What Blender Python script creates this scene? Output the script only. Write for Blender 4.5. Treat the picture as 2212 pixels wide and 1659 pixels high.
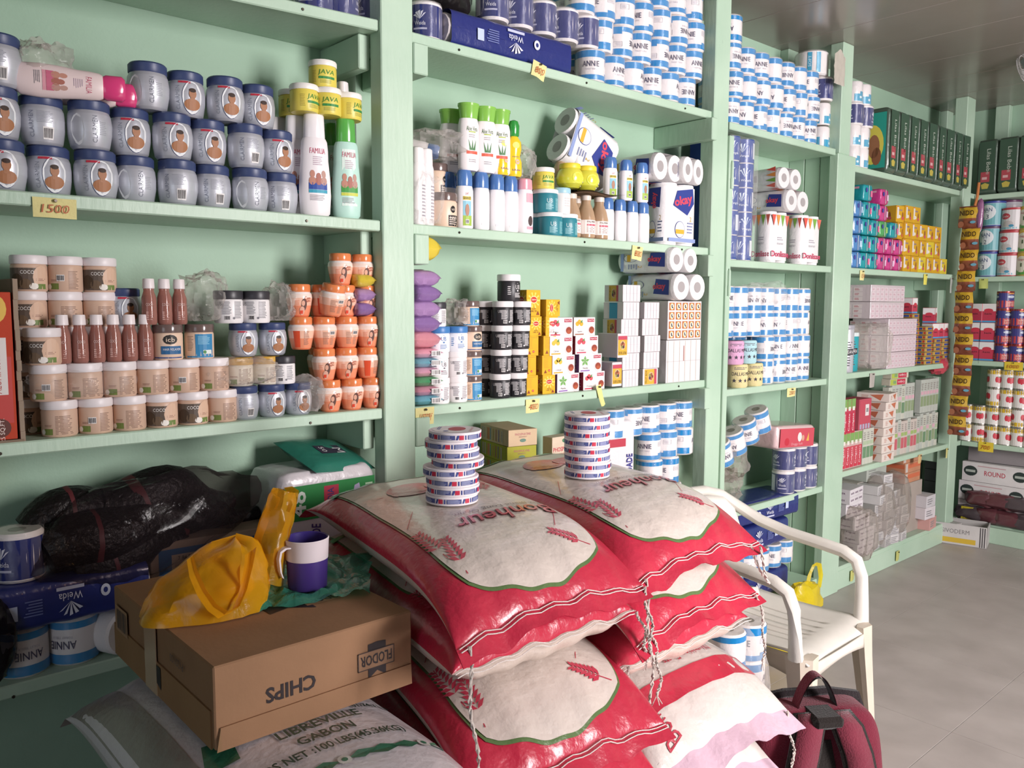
import bpy, math, random
from math import sin, cos, pi, radians, sqrt
from mathutils import Matrix, Vector, noise

random.seed(7)
SC = bpy.context.scene
COL = SC.collection
for o in list(bpy.data.objects):
    bpy.data.objects.remove(o, do_unlink=True)

# ------------------------------------------------------------------ camera
FPX = 1800.0                                   # focal length in pixels of the 2212 x 1659 frame
YAW, PITCH, ROLL, EYE = radians(48.45), radians(5.43), radians(.24), 1.45
FW = Vector((-sin(YAW) * cos(PITCH), cos(YAW) * cos(PITCH), -sin(PITCH)))
_r = Vector((cos(YAW), sin(YAW), 0)); _u = _r.cross(FW)
RT = _r * cos(ROLL) + _u * sin(ROLL)
UP = _u * cos(ROLL) - _r * sin(ROLL)
EYEP = Vector((0, 0, EYE))
cam = bpy.data.cameras.new('camera')
cam.sensor_fit = 'HORIZONTAL'; cam.sensor_width = 36; cam.lens = 36 * FPX / 2212
cam.clip_start = .05
camo = bpy.data.objects.new('camera', cam); COL.objects.link(camo)
m = Matrix((RT, UP, -FW)).transposed().to_4x4(); m.translation = EYEP
camo.matrix_world = m
SC.camera = camo

# ------------------------------------------------------------------ world, daylight through the doorway, added front fill, exposure
W = bpy.data.worlds.new('world'); SC.world = W; W.use_nodes = True
W.node_tree.nodes['Background'].inputs[0].default_value = (.75, .87, 1, 1)
W.node_tree.nodes['Background'].inputs[1].default_value = 1.5


def area(name, loc, target, sx, sy, power, col):
    l = bpy.data.lights.new(name, 'AREA'); l.shape = 'RECTANGLE'; l.size = sx; l.size_y = sy
    l.energy = power; l.color = col
    o = bpy.data.objects.new(name, l); COL.objects.link(o); o.location = loc
    o.rotation_euler = (Vector(target) - Vector(loc)).to_track_quat('-Z', 'Z').to_euler()


area('doorway_daylight', (2.62, 2.4, 1.75), (-2, 1.9, .7), 2.1, 1.15, 320, (1, .935, .935))
area('front_fill', (.9, -1.95, 1.3), (.2, 3, 1.2), 2.0, 2.0, 7, (1, .94, .94))  # weak fill lamp, added at the unseen front side
V = SC.view_settings
V.view_transform = 'Standard'; V.look = 'None'; V.gamma = 1; V.use_curve_mapping = False
V.exposure = -0.04


# ------------------------------------------------------------------ picking: a pixel of the photograph meets a known plane
def ray(px, py): return FW + RT * ((px - 1106) / FPX) - UP * ((py - 829.5) / FPX)


def on(px, py, ax, v):
    d = ray(px, py); return EYEP + d * ((v - EYEP[ax]) / d[ax])


def yy(px, x, z):                               # y of the point on the line (x, ., z) seen at column px
    n = RT - FW * ((px - 1106) / FPX); return -(x * n.x + (z - EYE) * n.z) / n.y


def xx(px, y, z):
    n = RT - FW * ((px - 1106) / FPX); return -(y * n.y + (z - EYE) * n.z) / n.x


# ------------------------------------------------------------------ materials (colour comes from each face, the node trees give finish and relief)
MATS = {}


def nt(name):
    m_ = bpy.data.materials.new(name); m_.use_nodes = True; t = m_.node_tree
    return m_, t, t.nodes['Principled BSDF']


def finish(name, rough, metal=0.0, spec=.5, bump=0.0, bscale=60, var=.0, vscale=8, coat=0.0, trans=0.0, sheen=0.0, detail=3):
    m_, t, b = nt(name); N = t.nodes; L = t.links
    a = N.new('ShaderNodeAttribute'); a.attribute_name = 'Col'
    c = a.outputs['Color']
    tc = N.new('ShaderNodeTexCoord')
    if var:
        n = N.new('ShaderNodeTexNoise'); n.inputs['Scale'].default_value = vscale; n.inputs['Detail'].default_value = 5
        L.new(tc.outputs['Object'], n.inputs['Vector'])
        r = N.new('ShaderNodeMapRange'); r.inputs[1].default_value = .3; r.inputs[2].default_value = .7
        r.inputs[3].default_value = 1 - var; r.inputs[4].default_value = 1
        L.new(n.outputs['Fac'], r.inputs[0])
        x = N.new('ShaderNodeMix'); x.data_type = 'RGBA'; x.blend_type = 'MULTIPLY'; x.inputs[0].default_value = 1
        L.new(c, x.inputs[6]); L.new(r.outputs[0], x.inputs[7]); c = x.outputs[2]
    L.new(c, b.inputs['Base Color'])
    b.inputs['Roughness'].default_value = rough; b.inputs['Metallic'].default_value = metal
    b.inputs['Specular IOR Level'].default_value = spec; b.inputs['Coat Weight'].default_value = coat
    b.inputs['Coat Roughness'].default_value = .12
    b.inputs['Transmission Weight'].default_value = trans
    b.inputs['Sheen Weight'].default_value = sheen
    if bump:
        n = N.new('ShaderNodeTexNoise'); n.inputs['Scale'].default_value = bscale; n.inputs['Detail'].default_value = detail
        L.new(tc.outputs['Object'], n.inputs['Vector'])
        p = N.new('ShaderNodeBump'); p.inputs['Strength'].default_value = bump; p.inputs['Distance'].default_value = .01
        L.new(n.outputs['Fac'], p.inputs['Height']); L.new(p.outputs[0], b.inputs['Normal'])
    MATS[name] = m_


finish('matte', .75, spec=.25)
finish('print', .5, spec=.35)
finish('satin', .4)
finish('gloss', .18, coat=.3)
finish('shrink', .3, coat=.5, bump=.25, bscale=35)
finish('metal', .28, metal=.85)
finish('silver', .38, metal=.35, coat=.25)
finish('paper', .85, spec=.2, bump=.15, bscale=120)
finish('card', .8, spec=.2, bump=.06, bscale=90, var=.14, vscale=9)
finish('cloth', .95, spec=.1, bump=.35, bscale=260, var=.18, vscale=14, sheen=.2)
finish('woven', .3, spec=.5, coat=.3, bump=.3, bscale=46, var=.08, vscale=6, detail=3)
finish('plastic', .45, var=.16, vscale=7, bump=.05, bscale=200)
finish('hair', .4, bump=.8, bscale=70, spec=.3)
finish('wood', .6, bump=.2, bscale=40, var=.2)


def paint():                                    # brushed mint gloss paint over rough sawn timber, worn and dusty
    m_, t, b = nt('paint'); N = t.nodes; L = t.links
    tc = N.new('ShaderNodeTexCoord')
    g = N.new('ShaderNodeNewGeometry')
    n1 = N.new('ShaderNodeTexNoise'); n1.inputs['Scale'].default_value = 3.2; n1.inputs['Detail'].default_value = 6
    L.new(g.outputs['Position'], n1.inputs['Vector'])
    r = N.new('ShaderNodeValToRGB')
    r.color_ramp.elements[0].position = .3; r.color_ramp.elements[0].color = C('a6c0aa') + (1,)
    r.color_ramp.elements[1].position = .7; r.color_ramp.elements[1].color = C('b6cdb8') + (1,)
    L.new(n1.outputs['Fac'], r.inputs[0])
    n2 = N.new('ShaderNodeTexNoise'); n2.inputs['Scale'].default_value = 70; n2.inputs['Detail'].default_value = 4
    mp = N.new('ShaderNodeMapping'); mp.inputs['Scale'].default_value = (1, 1, .25)
    L.new(g.outputs['Position'], mp.inputs[0]); L.new(mp.outputs[0], n2.inputs['Vector'])
    w = N.new('ShaderNodeValToRGB'); w.color_ramp.elements[0].position = .72; w.color_ramp.elements[0].color = (0, 0, 0, 1)
    w.color_ramp.elements[1].position = .8; w.color_ramp.elements[1].color = (.7, .7, .7, 1)
    L.new(n2.outputs['Fac'], w.inputs[0])
    x = N.new('ShaderNodeMix'); x.data_type = 'RGBA'; x.inputs[7].default_value = C('6f7f6c') + (1,)
    L.new(w.outputs[0], x.inputs[0]); L.new(r.outputs[0], x.inputs[6])
    L.new(x.outputs[2], b.inputs['Base Color']); b.inputs['Roughness'].default_value = .42
    p = N.new('ShaderNodeBump'); p.inputs['Strength'].default_value = .25; p.inputs['Distance'].default_value = .004
    L.new(n2.outputs['Fac'], p.inputs['Height']); L.new(p.outputs[0], b.inputs['Normal'])
    MATS['paint'] = m_


def film(name, tint, base, amount, rough=.12, bump=.5, bscale=30, edge=.45):   # thin clear plastic: see-through, with a glossy wrinkled face
    m_, t, b = nt(name); N = t.nodes; L = t.links
    N.remove(b); out = N['Material Output']
    tr = N.new('ShaderNodeBsdfTransparent'); tr.inputs[0].default_value = C(tint) + (1,)
    gl = N.new('ShaderNodeBsdfPrincipled'); gl.inputs['Base Color'].default_value = C(base) + (1,)
    gl.inputs['Roughness'].default_value = rough; gl.inputs['Coat Weight'].default_value = .5
    lw = N.new('ShaderNodeLayerWeight'); lw.inputs[0].default_value = .35
    tc = N.new('ShaderNodeTexCoord'); n = N.new('ShaderNodeTexNoise'); n.inputs['Scale'].default_value = bscale
    n.inputs['Detail'].default_value = 4; n.inputs['Distortion'].default_value = .6
    L.new(tc.outputs['Object'], n.inputs['Vector'])
    p = N.new('ShaderNodeBump'); p.inputs['Strength'].default_value = bump; p.inputs['Distance'].default_value = .012
    L.new(n.outputs['Fac'], p.inputs['Height']); L.new(p.outputs[0], gl.inputs['Normal'])
    r = N.new('ShaderNodeMapRange'); r.inputs[3].default_value = amount; r.inputs[4].default_value = min(1, amount + edge)
    L.new(lw.outputs['Facing'], r.inputs[0])
    mx = N.new('ShaderNodeMixShader'); L.new(r.outputs[0], mx.inputs[0]); L.new(tr.outputs[0], mx.inputs[1]); L.new(gl.outputs[0], mx.inputs[2])
    L.new(mx.outputs[0], out.inputs['Surface'])
    MATS[name] = m_


_cc = {}


def C(h):
    if h not in _cc:
        q = [int(h[i:i + 2], 16) / 255 for i in (0, 2, 4)]
        _cc[h] = tuple(v / 12.92 if v <= .04045 else ((v + .055) / 1.055) ** 2.4 for v in q)
    return _cc[h]


paint()
film('film', 'ffffff', 'e8e4e2', .05, edge=.2, bump=.8)
film('bagfilm', 'f8f6f4', 'e0dad6', .12, bump=1, bscale=26)
film('dustfilm', 'ece8e4', 'c0b8b2', .16, bump=1, bscale=28)
film('blackfilm', '8a8488', '302a2c', .3, bump=1, bscale=16)
film('yellowfilm', 'ffd060', 'e8a818', .48, rough=.3, bump=.5, bscale=18)
film('limefilm', 'f0e860', 'e0c820', .6, rough=.3, bump=.5, bscale=18)
film('greenfilm', '86d8bc', '4aa890', .3, rough=.18, bump=.8, bscale=24)
film('yellowthin', 'ffd878', 'e8b028', .28, rough=.3, bump=.5, bscale=18)
film('hairfilm', 'd8d0d0', '4a4246', .1, rough=.1, bump=1, bscale=14)
film('redliquid', 'e8b0a4', 'b88478', .5, rough=.1, bump=.05)
film('frosted', 'e8d8c0', 'c8a888', .6, rough=.25, bump=.05)
film('fanwire', 'ffffff', 'd0d0d0', .9)


# ------------------------------------------------------------------ mesh builder
class MB:
    def __init__(s):
        s.v = []; s.f = []; s.c = []; s.sm = []; s.M = None

    def add(s, vs, fs, col, sm=False):
        b = len(s.v)
        if s.M: vs = [s.M @ Vector(p) for p in vs]
        s.v += [tuple(p) for p in vs]
        many = isinstance(col, (list, tuple)) and not isinstance(col, str)
        for i, f in enumerate(fs):
            s.f.append([b + k for k in f]); s.c.append(col[i] if many else col); s.sm.append(sm)
        return s

    def box(s, x0, x1, y0, y1, z0, z1, col, b=0.0, jit=0.0):
        # col: one colour or 6 for -x, +x, -y, +y, -z, +z
        cs = col if isinstance(col, (list, tuple)) else [col] * 6
        J = lambda: random.uniform(-jit, jit) if jit else 0
        if not b:
            P = [(x0 + J(), y0 + J(), z0), (x1 + J(), y0 + J(), z0), (x1 + J(), y1 + J(), z0), (x0 + J(), y1 + J(), z0),
                 (x0 + J(), y0 + J(), z1 + J()), (x1 + J(), y0 + J(), z1 + J()), (x1 + J(), y1 + J(), z1 + J()), (x0 + J(), y1 + J(), z1 + J())]
            return s.add(P, [(0, 4, 7, 3), (1, 2, 6, 5), (0, 1, 5, 4), (3, 7, 6, 2), (0, 3, 2, 1), (4, 5, 6, 7)], cs)
        P = []; ix = {}
        X = (x0, x1); Y = (y0, y1); Z = (z0, z1)
        for i in (0, 1):
            for j in (0, 1):
                for k in (0, 1):
                    p = [X[i], Y[j], Z[k]]; sg = [b if i == 0 else -b, b if j == 0 else -b, b if k == 0 else -b]
                    for a in range(3):
                        q = p[:]
                        for a2 in range(3):
                            if a2 != a: q[a2] += sg[a2]
                        ix[i, j, k, a] = len(P); P.append(q)
        g = lambda i, j, k, a: ix[i, j, k, a]
        fs = [[g(0, 0, 0, 0), g(0, 0, 1, 0), g(0, 1, 1, 0), g(0, 1, 0, 0)], [g(1, 0, 0, 0), g(1, 1, 0, 0), g(1, 1, 1, 0), g(1, 0, 1, 0)],
              [g(0, 0, 0, 1), g(1, 0, 0, 1), g(1, 0, 1, 1), g(0, 0, 1, 1)], [g(0, 1, 0, 1), g(0, 1, 1, 1), g(1, 1, 1, 1), g(1, 1, 0, 1)],
              [g(0, 0, 0, 2), g(0, 1, 0, 2), g(1, 1, 0, 2), g(1, 0, 0, 2)], [g(0, 0, 1, 2), g(1, 0, 1, 2), g(1, 1, 1, 2), g(0, 1, 1, 2)]]
        cc = list(cs)
        for a, a1, a2 in ((0, 1, 2), (1, 0, 2), (2, 0, 1)):        # chamfers along axis a, between faces a1 and a2
            for p in (0, 1):
                for q in (0, 1):
                    def id_(t, fa):
                        l = [0, 0, 0]; l[a] = t; l[a1] = p; l[a2] = q; return ix[l[0], l[1], l[2], fa]
                    fs.append([id_(0, a1), id_(1, a1), id_(1, a2), id_(0, a2)]); cc.append(cs[a1 * 2 + p])
        for i in (0, 1):
            for j in (0, 1):
                for k in (0, 1):
                    fs.append([g(i, j, k, 0), g(i, j, k, 1), g(i, j, k, 2)]); cc.append(cs[4 + k])
        return s.add(P, fs, cc)

    def lathe(s, prof, cols, n=20, sx=1.0, sy=1.0, cb=None, ct=None, sm=True):
        vs = []; fs = []; cc = []
        for r, z in prof:
            for i in range(n):
                a = 2 * pi * i / n; vs.append((r * cos(a) * sx, r * sin(a) * sy, z))
        for k in range(len(prof) - 1):
            for i in range(n):
                j = (i + 1) % n
                fs.append((k * n + i, k * n + j, k * n + n + j, k * n + n + i)); cc.append(cols[k] if isinstance(cols, (list, tuple)) else cols)
        one = cols if isinstance(cols, str) else None
        fs.append(tuple(range(n))[::-1]); cc.append(cb or one or cols[0])
        l = (len(prof) - 1) * n
        fs.append(tuple(range(l, l + n))); cc.append(ct or one or cols[-1])
        return s.add(vs, fs, cc, sm)

    def grid(s, nu, nv, fn, col, sm=True, flip=False, wrap=False):
        vs = [fn(i / nu, j / nv) for j in range(nv + 1) for i in range(nu + 1)]
        fs = []; cc = []
        for j in range(nv):
            for i in range(nu):
                a = j * (nu + 1) + i; q = (a, a + 1, a + nu + 2, a + nu + 1)
                fs.append(q[::-1] if flip else q); cc.append(col((i + .5) / nu, (j + .5) / nv) if callable(col) else col)
        return s.add(vs, fs, cc, sm)

    def tube(s, path, r, col, n=6, closed=False, sm=True, sx=1.0):
        path = [Vector(p) for p in path]; vs = []; fs = []; N = len(path); up = Vector((0, 0, 1))
        for i, p in enumerate(path):
            a = path[(i - 1) % N] if closed or i else p; b = path[(i + 1) % N] if closed or i < N - 1 else p
            d = (b - a).normalized() if (b - a).length > 1e-9 else up
            e = d.cross(up)
            if e.length < 1e-3: e = d.cross(Vector((1, 0, 0)))
            e.normalize(); g = e.cross(d)
            rr = r[i] if isinstance(r, (list, tuple)) else r
            for k in range(n):
                t = 2 * pi * k / n; vs.append(p + e * (cos(t) * rr * sx) + g * (sin(t) * rr))
        M = N if closed else N - 1
        for i in range(M):
            for k in range(n):
                k2 = (k + 1) % n; i2 = (i + 1) % N
                fs.append((i * n + k, i * n + k2, i2 * n + k2, i2 * n + k))
        if not closed:
            fs.append(tuple(range(n))[::-1]); fs.append(tuple(range((N - 1) * n, N * n)))
        return s.add(vs, fs, col, sm)

    def ribbon(s, path, w, wd, col, th=0.0):             # strip of width w along direction wd
        path = [Vector(p) for p in path]; wd = Vector(wd)
        ws = w if isinstance(w, (list, tuple)) else [w] * len(path)
        vs = []
        for p, q in zip(path, ws): vs += [p - wd * q / 2, p + wd * q / 2]
        fs = [(2 * i, 2 * i + 1, 2 * i + 3, 2 * i + 2) for i in range(len(path) - 1)]
        return s.add(vs, fs, col, True)

    # flat print: a map turns (u, v) on the label into a point
    def poly(s, pts, mp, col):
        return s.add([mp(u, v) for u, v in pts], [tuple(range(len(pts)))], col)

    def rect(s, u0, u1, v0, v1, mp, col, n=1):
        vs = []
        for i in range(n + 1):
            u = u0 + (u1 - u0) * i / n; vs += [mp(u, v0), mp(u, v1)]
        return s.add(vs, [(2 * i, 2 * i + 2, 2 * i + 3, 2 * i + 1) for i in range(n)], col)

    def oval(s, u, v, a, b, mp, col, n=8):
        vs = []
        for i in range(n + 1):
            t = -cos(pi * i / n); h = sqrt(max(0, 1 - t * t)); vs += [mp(u + a * t, v - b * h), mp(u + a * t, v + b * h)]
        return s.add(vs, [(2 * i, 2 * i + 2, 2 * i + 3, 2 * i + 1) for i in range(n)], col)

    def lines(s, u0, u1, v0, v1, n, mp, col, k=1, rnd=True):
        h = (v1 - v0) / n
        for i in range(n):
            e = u1 - (u1 - u0) * (random.random() * .35 if rnd else 0)
            s.rect(u0, e, v0 + i * h + h * .25, v0 + i * h + h * .7, mp, col, k)

    def barcode(s, u, v, w, h, mp, bg='e8e4e2', k=2):
        s.rect(u - w / 2, u + w / 2, v - h / 2, v + h / 2, mp, bg, k)
        m2 = lambda a, b, f=mp: f(a, b, .0003)
        x = u - w * .42
        while x < u + w * .4:
            q = w * random.choice((.03, .05, .07)); s.rect(x, x + q, v - h * .38, v + h * .38, m2, '38343a'); x += q + w * random.choice((.04, .06))

    def text(s, t, u, v, size, mp, col, w=None, rot=0, bold=.0, shear=0.0, mirror=False):
        vs, fs, tw, th = tmesh(t, bold)
        k = size / th if size else w / tw
        kx = w / tw if w else k
        ca, sa = cos(radians(rot)), sin(radians(rot))
        P = []
        for x, y in vs:
            x, y = x * kx + y * k * shear, y * k
            P.append(mp(u + x * ca - y * sa, v + x * sa + y * ca))
        return s.add(P, fs, col)

    def mesh(s, name, mat, sharp=38):
        me = bpy.data.meshes.new(name)
        me.from_pydata(s.v, [], s.f); me.materials.append(MATS[mat])
        at = me.attributes.new('Col', 'FLOAT_COLOR', 'CORNER'); buf = []
        for f, c in zip(s.f, s.c):
            q = C(c) if isinstance(c, str) else c
            buf += (q[0], q[1], q[2], 1.0) * len(f)
        at.data.foreach_set('color', buf)
        me.polygons.foreach_set('use_smooth', s.sm)
        if any(s.sm): me.set_sharp_from_angle(angle=radians(sharp))
        me.update()
        return me


_tc = {}


def tmesh(t, bold=0.0):
    if (t, bold) not in _tc:
        cu = bpy.data.curves.new('t', 'FONT'); cu.body = t; cu.size = 1; cu.resolution_u = 2; cu.offset = bold
        cu.align_x = 'CENTER'; cu.align_y = 'CENTER'
        ob = bpy.data.objects.new('t', cu); me = ob.to_mesh()
        vs = [(v.co.x, v.co.y) for v in me.vertices]; fs = [tuple(p.vertices) for p in me.polygons]
        ob.to_mesh_clear(); bpy.data.objects.remove(ob); bpy.data.curves.remove(cu)
        x0 = min(v[0] for v in vs); x1 = max(v[0] for v in vs); y0 = min(v[1] for v in vs); y1 = max(v[1] for v in vs)
        vs = [(x - (x0 + x1) / 2, y - (y0 + y1) / 2) for x, y in vs]
        _tc[t, bold] = (vs, fs, x1 - x0, max(y1 - y0, 1e-6))
    return _tc[t, bold]


def cyl(r, ang=0.0, z0=0.0, off=.0006, up=1, sx=1.0, sy=1.0):     # label on a straight cylinder, facing angle ang
    a0 = radians(ang)

    def f(u, v, o=0):
        a = a0 + up * u / r; q = r + off + o; return (q * cos(a) * sx, q * sin(a) * sy, z0 + up * v)
    return f


def lat(prof, ang=0.0, z0=0.0, off=.0007, up=1, sx=1.0, sy=1.0):  # label on a lathe with a swelling profile
    a0 = radians(ang); rm = max(p[0] for p in prof)

    def f(u, v, o=0):
        z = z0 + up * v; r = prof[-1][0]
        for (r0, h0), (r1, h1) in zip(prof, prof[1:]):
            if h0 <= z <= h1 and h1 > h0: r = r0 + (r1 - r0) * (z - h0) / (h1 - h0); break
        a = a0 + up * u / rm; q = r + off + o; return (q * cos(a) * sx, q * sin(a) * sy, z)
    return f


def flat(o, r, u, off=.0006, nrm=None):          # label on a flat face: origin, right, up
    o = Vector(o); r = Vector(r); u = Vector(u); n = Vector(nrm) if nrm else r.cross(u).normalized()
    return lambda a, b, q=0: o + r * a + u * b + n * (off + q)


XP = ((0, 1, 0), (0, 0, 1)); XPR = ((0, -1, 0), (0, 0, -1))     # right, up of the +x face; the same upside down


# ------------------------------------------------------------------ things
def link(o, parent=None):
    COL.objects.link(o)
    if parent: o.parent = parent
    return o


def tag(o, label, cat, group=None, kind=None):
    o['label'] = label; o['category'] = cat
    if group: o['group'] = group
    if kind: o['kind'] = kind
    return o


def empty(name, loc=(0, 0, 0), rz=0.0, rot=None, sc=None):
    o = bpy.data.objects.new(name, None); o.empty_display_size = .05; link(o); o.location = loc
    o.rotation_euler = rot if rot else (0, 0, rz)
    if sc: o.scale = (sc,) * 3 if isinstance(sc, (int, float)) else sc
    return o


def part(name, mb, mat, parent=None, label=None, kind=None):
    me = mb.mesh(name, mat) if isinstance(mb, MB) else mb
    o = link(bpy.data.objects.new(name, me), parent)
    if label: o['label'] = label
    if kind: o['kind'] = kind
    return o


def struct(name, mb, mat):
    o = part(name, mb, mat); o['kind'] = 'structure'; return o


class T:                                         # a kind of thing: named parts with shared mesh data, copied for each individual
    def __init__(s, name, *parts):
        s.name = name
        s.parts = [(p[0], p[1].mesh(p[0], p[2]) if isinstance(p[1], MB) else p[1], p[3] if len(p) > 3 else None) for p in parts]

    def put(s, label, cat, loc, rz=0.0, group=None, rot=None, sc=None):
        if len(s.parts) == 1:
            r = link(bpy.data.objects.new(s.name, s.parts[0][1])); r.location = loc; r.rotation_euler = rot if rot else (0, 0, rz)
            if sc: r.scale = (sc,) * 3 if isinstance(sc, (int, float)) else sc
        else:
            r = empty(s.name, loc, rz, rot, sc); s.into(r)
        return tag(r, label, cat, group)

    def into(s, r):
        done = []
        for n, me, sub in s.parts:
            done.append(link(bpy.data.objects.new(n, me), r if sub is None else done[sub]))


def R(*a): return random.uniform(*a)


def blob(mb, c, s, col, seed=0, amp=.25, freq=2.2, nu=20, nv=12, flatb=True, pw=1.0):    # crumpled, sagging bag-like skin
    def fn(u, v):
        a = 2 * pi * u; t = pi * (v - .5)
        d = Vector((cos(t) * cos(a), cos(t) * sin(a), sin(t)))
        k = 1 + amp * noise.noise(d * freq + Vector((seed * 7.1, seed * 3.3, seed))) + amp * .5 * noise.noise(d * freq * 2.7 + Vector((seed, 9 + seed, 4)))
        e = Vector((math.copysign(abs(d.x) ** pw, d.x), math.copysign(abs(d.y) ** pw, d.y), math.copysign(abs(d.z) ** pw, d.z)))
        p = Vector((e.x * s[0] * k, e.y * s[1] * k, e.z * s[2] * k))
        if flatb and p.z < -s[2] * .92: p.z = -s[2] * .92
        return (c[0] + p.x, c[1] + p.y, c[2] + p.z)
    mb.grid(nu, nv, fn, col)
    return mb
# ------------------------------------------------------------------ the room
XF, XW = -2.0, -2.26          # front of the shelving and face of the left wall
YF, YW = 5.53, 5.79           # front of the back shelving and face of the back wall
ZC = 2.68
XR, YB = 2.6, -1.9


def wallmat():
    m_, t, b = nt('wallpaint'); N = t.nodes; L = t.links
    g = N.new('ShaderNodeNewGeometry'); n = N.new('ShaderNodeTexNoise'); n.inputs['Scale'].default_value = 2.2; n.inputs['Detail'].default_value = 7
    L.new(g.outputs['Position'], n.inputs['Vector'])
    r = N.new('ShaderNodeValToRGB'); e = r.color_ramp.elements
    e[0].position = .3; e[0].color = C('97b49d') + (1,); e[1].position = .7; e[1].color = C('a5c2ab') + (1,)
    L.new(n.outputs['Fac'], r.inputs[0]); L.new(r.outputs[0], b.inputs['Base Color']); b.inputs['Roughness'].default_value = .6
    n2 = N.new('ShaderNodeTexNoise'); n2.inputs['Scale'].default_value = 120; L.new(g.outputs['Position'], n2.inputs['Vector'])
    p = N.new('ShaderNodeBump'); p.inputs['Strength'].default_value = .15; p.inputs['Distance'].default_value = .004
    L.new(n2.outputs['Fac'], p.inputs['Height']); L.new(p.outputs[0], b.inputs['Normal'])
    MATS['wallpaint'] = m_
    m_, t, b = nt('ceilingpvc'); N = t.nodes; L = t.links
    g = N.new('ShaderNodeNewGeometry'); n = N.new('ShaderNodeTexNoise'); n.inputs['Scale'].default_value = 4; n.inputs['Detail'].default_value = 6
    L.new(g.outputs['Position'], n.inputs['Vector'])
    r = N.new('ShaderNodeValToRGB'); e = r.color_ramp.elements
    e[0].color = C('857c74') + (1,); e[1].color = C('958c84') + (1,)
    L.new(n.outputs['Fac'], r.inputs[0]); L.new(r.outputs[0], b.inputs['Base Color'])
    b.inputs['Roughness'].default_value = .22; b.inputs['Specular IOR Level'].default_value = .6
    MATS['ceilingpvc'] = m_
    m_, t, b = nt('tile'); N = t.nodes; L = t.links
    g = N.new('ShaderNodeNewGeometry'); n = N.new('ShaderNodeTexNoise'); n.inputs['Scale'].default_value = 5; n.inputs['Detail'].default_value = 8
    L.new(g.outputs['Position'], n.inputs['Vector'])
    r = N.new('ShaderNodeValToRGB'); e = r.color_ramp.elements
    e[0].position = .3; e[0].color = C('a39a96') + (1,); e[1].position = .7; e[1].color = C('b5aca8') + (1,)
    L.new(n.outputs['Fac'], r.inputs[0]); L.new(r.outputs[0], b.inputs['Base Color'])
    b.inputs['Roughness'].default_value = .4
    MATS['tile'] = m_


wallmat()
G_ = '90c8a6'
mb = MB(); mb.box(XW - .12, XW, YB - .1, YW + .12, 0, ZC, G_); struct('wall_left', mb, 'wallpaint')
mb = MB(); mb.box(XW, XR + .12, YW, YW + .12, 0, ZC, G_); struct('wall_back', mb, 'wallpaint')
mb = MB()                                        # right wall with the street doorway
mb.box(XR, XR + .12, YB - .1, 1.3, 0, ZC, '7d7468'); mb.box(XR, XR + .12, 3.5, YW, 0, ZC, '7d7468'); mb.box(XR, XR + .12, 1.3, 3.5, 2.35, ZC, '7d7468')
struct('wall_right', mb, 'card')
mb = MB(); mb.box(XW, -.3, YB - .12, YB, 0, ZC, '7d7468'); mb.box(2.1, XR, YB - .12, YB, 0, ZC, '7d7468'); mb.box(-.3, 2.1, YB - .12, YB, 2.35, ZC, '7d7468')
struct('wall_front', mb, 'card')
mb = MB(); mb.box(1.2, 1.3, YB, 1.72, 0, ZC, '7d7468'); struct('wall_added_shade', mb, 'card')  # added wall out of view, keeps part of the daylight off the left side
mb = MB(); mb.box(XW - .1, XR + 1.5, YB - 1.2, YW, -.1, -.008, '6c6864')
fl = struct('floor', mb, 'tile')
tm = MB(); tm.box(0, .5985, 0, .5985, -.012, 0, 'ffffff', b=.0006); tmesh_ = tm.mesh('floor_tile', 'tile')
for i in range(8):
    for j in range(13):
        x = XW + .02 + i * .6; y = YB + .04 + j * .6
        if x < XR and y < YW:
            o = part('floor_tile', tmesh_, None, fl); o.location = (x, y, 0)
mb = MB(); mb.box(XW - .1, XR + .12, YB - .1, YW + .1, ZC + .012, ZC + .05, '8f867e')
ce = struct('ceiling', mb, 'ceilingpvc')
cm = MB(); cm.box(XW - .05, XR + .05, 0, .3965, 0, .014, '8f867e', b=.0015); cmesh = cm.mesh('ceiling_panel', 'ceilingpvc')
for j in range(20):
    y = YB - .05 + j * .4
    if y < YW: o = part('ceiling_panel', cmesh, None, ce); o.location = (0, y, ZC)

# ------------------------------------------------------------------ shelving along the left wall
P1 = (1.282, 1.387); P2 = (2.816, 2.945); P3 = (3.82, 3.985); P4 = (5.33, 5.45)
LZ = (.62, 1.15, 1.68, 2.21)                     # tops of the four shelves
TH = .03
G1 = '9fd2b4'
shelf = tag(empty('shelving', (XF, 3, 0)), 'mint green timber shelving along the long wall, sawn boards on posts', 'shelf')


def sp(name, mb, par=None): 
    o = part(name, mb, 'paint', par or shelf); o.matrix_parent_inverse = Matrix.Translation(-Vector(((par or shelf).location))); return o


def board(x0, x1, y0, y1, z0, z1, name, b=.003): mb = MB(); mb.box(x0, x1, y0, y1, z0, z1, G1, b=b); return sp(name, mb)


def nails(pts, par):
    for p in pts:
        mb = MB(); mb.M = Matrix.Translation(p) @ Matrix.Rotation(pi / 2, 4, 'Y'); mb.lathe([(.004, 0), (.003, .002)], '4a443c', n=6); part('nail', mb, 'metal', shelf).matrix_parent_inverse = Matrix.Translation(-shelf.location)


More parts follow.
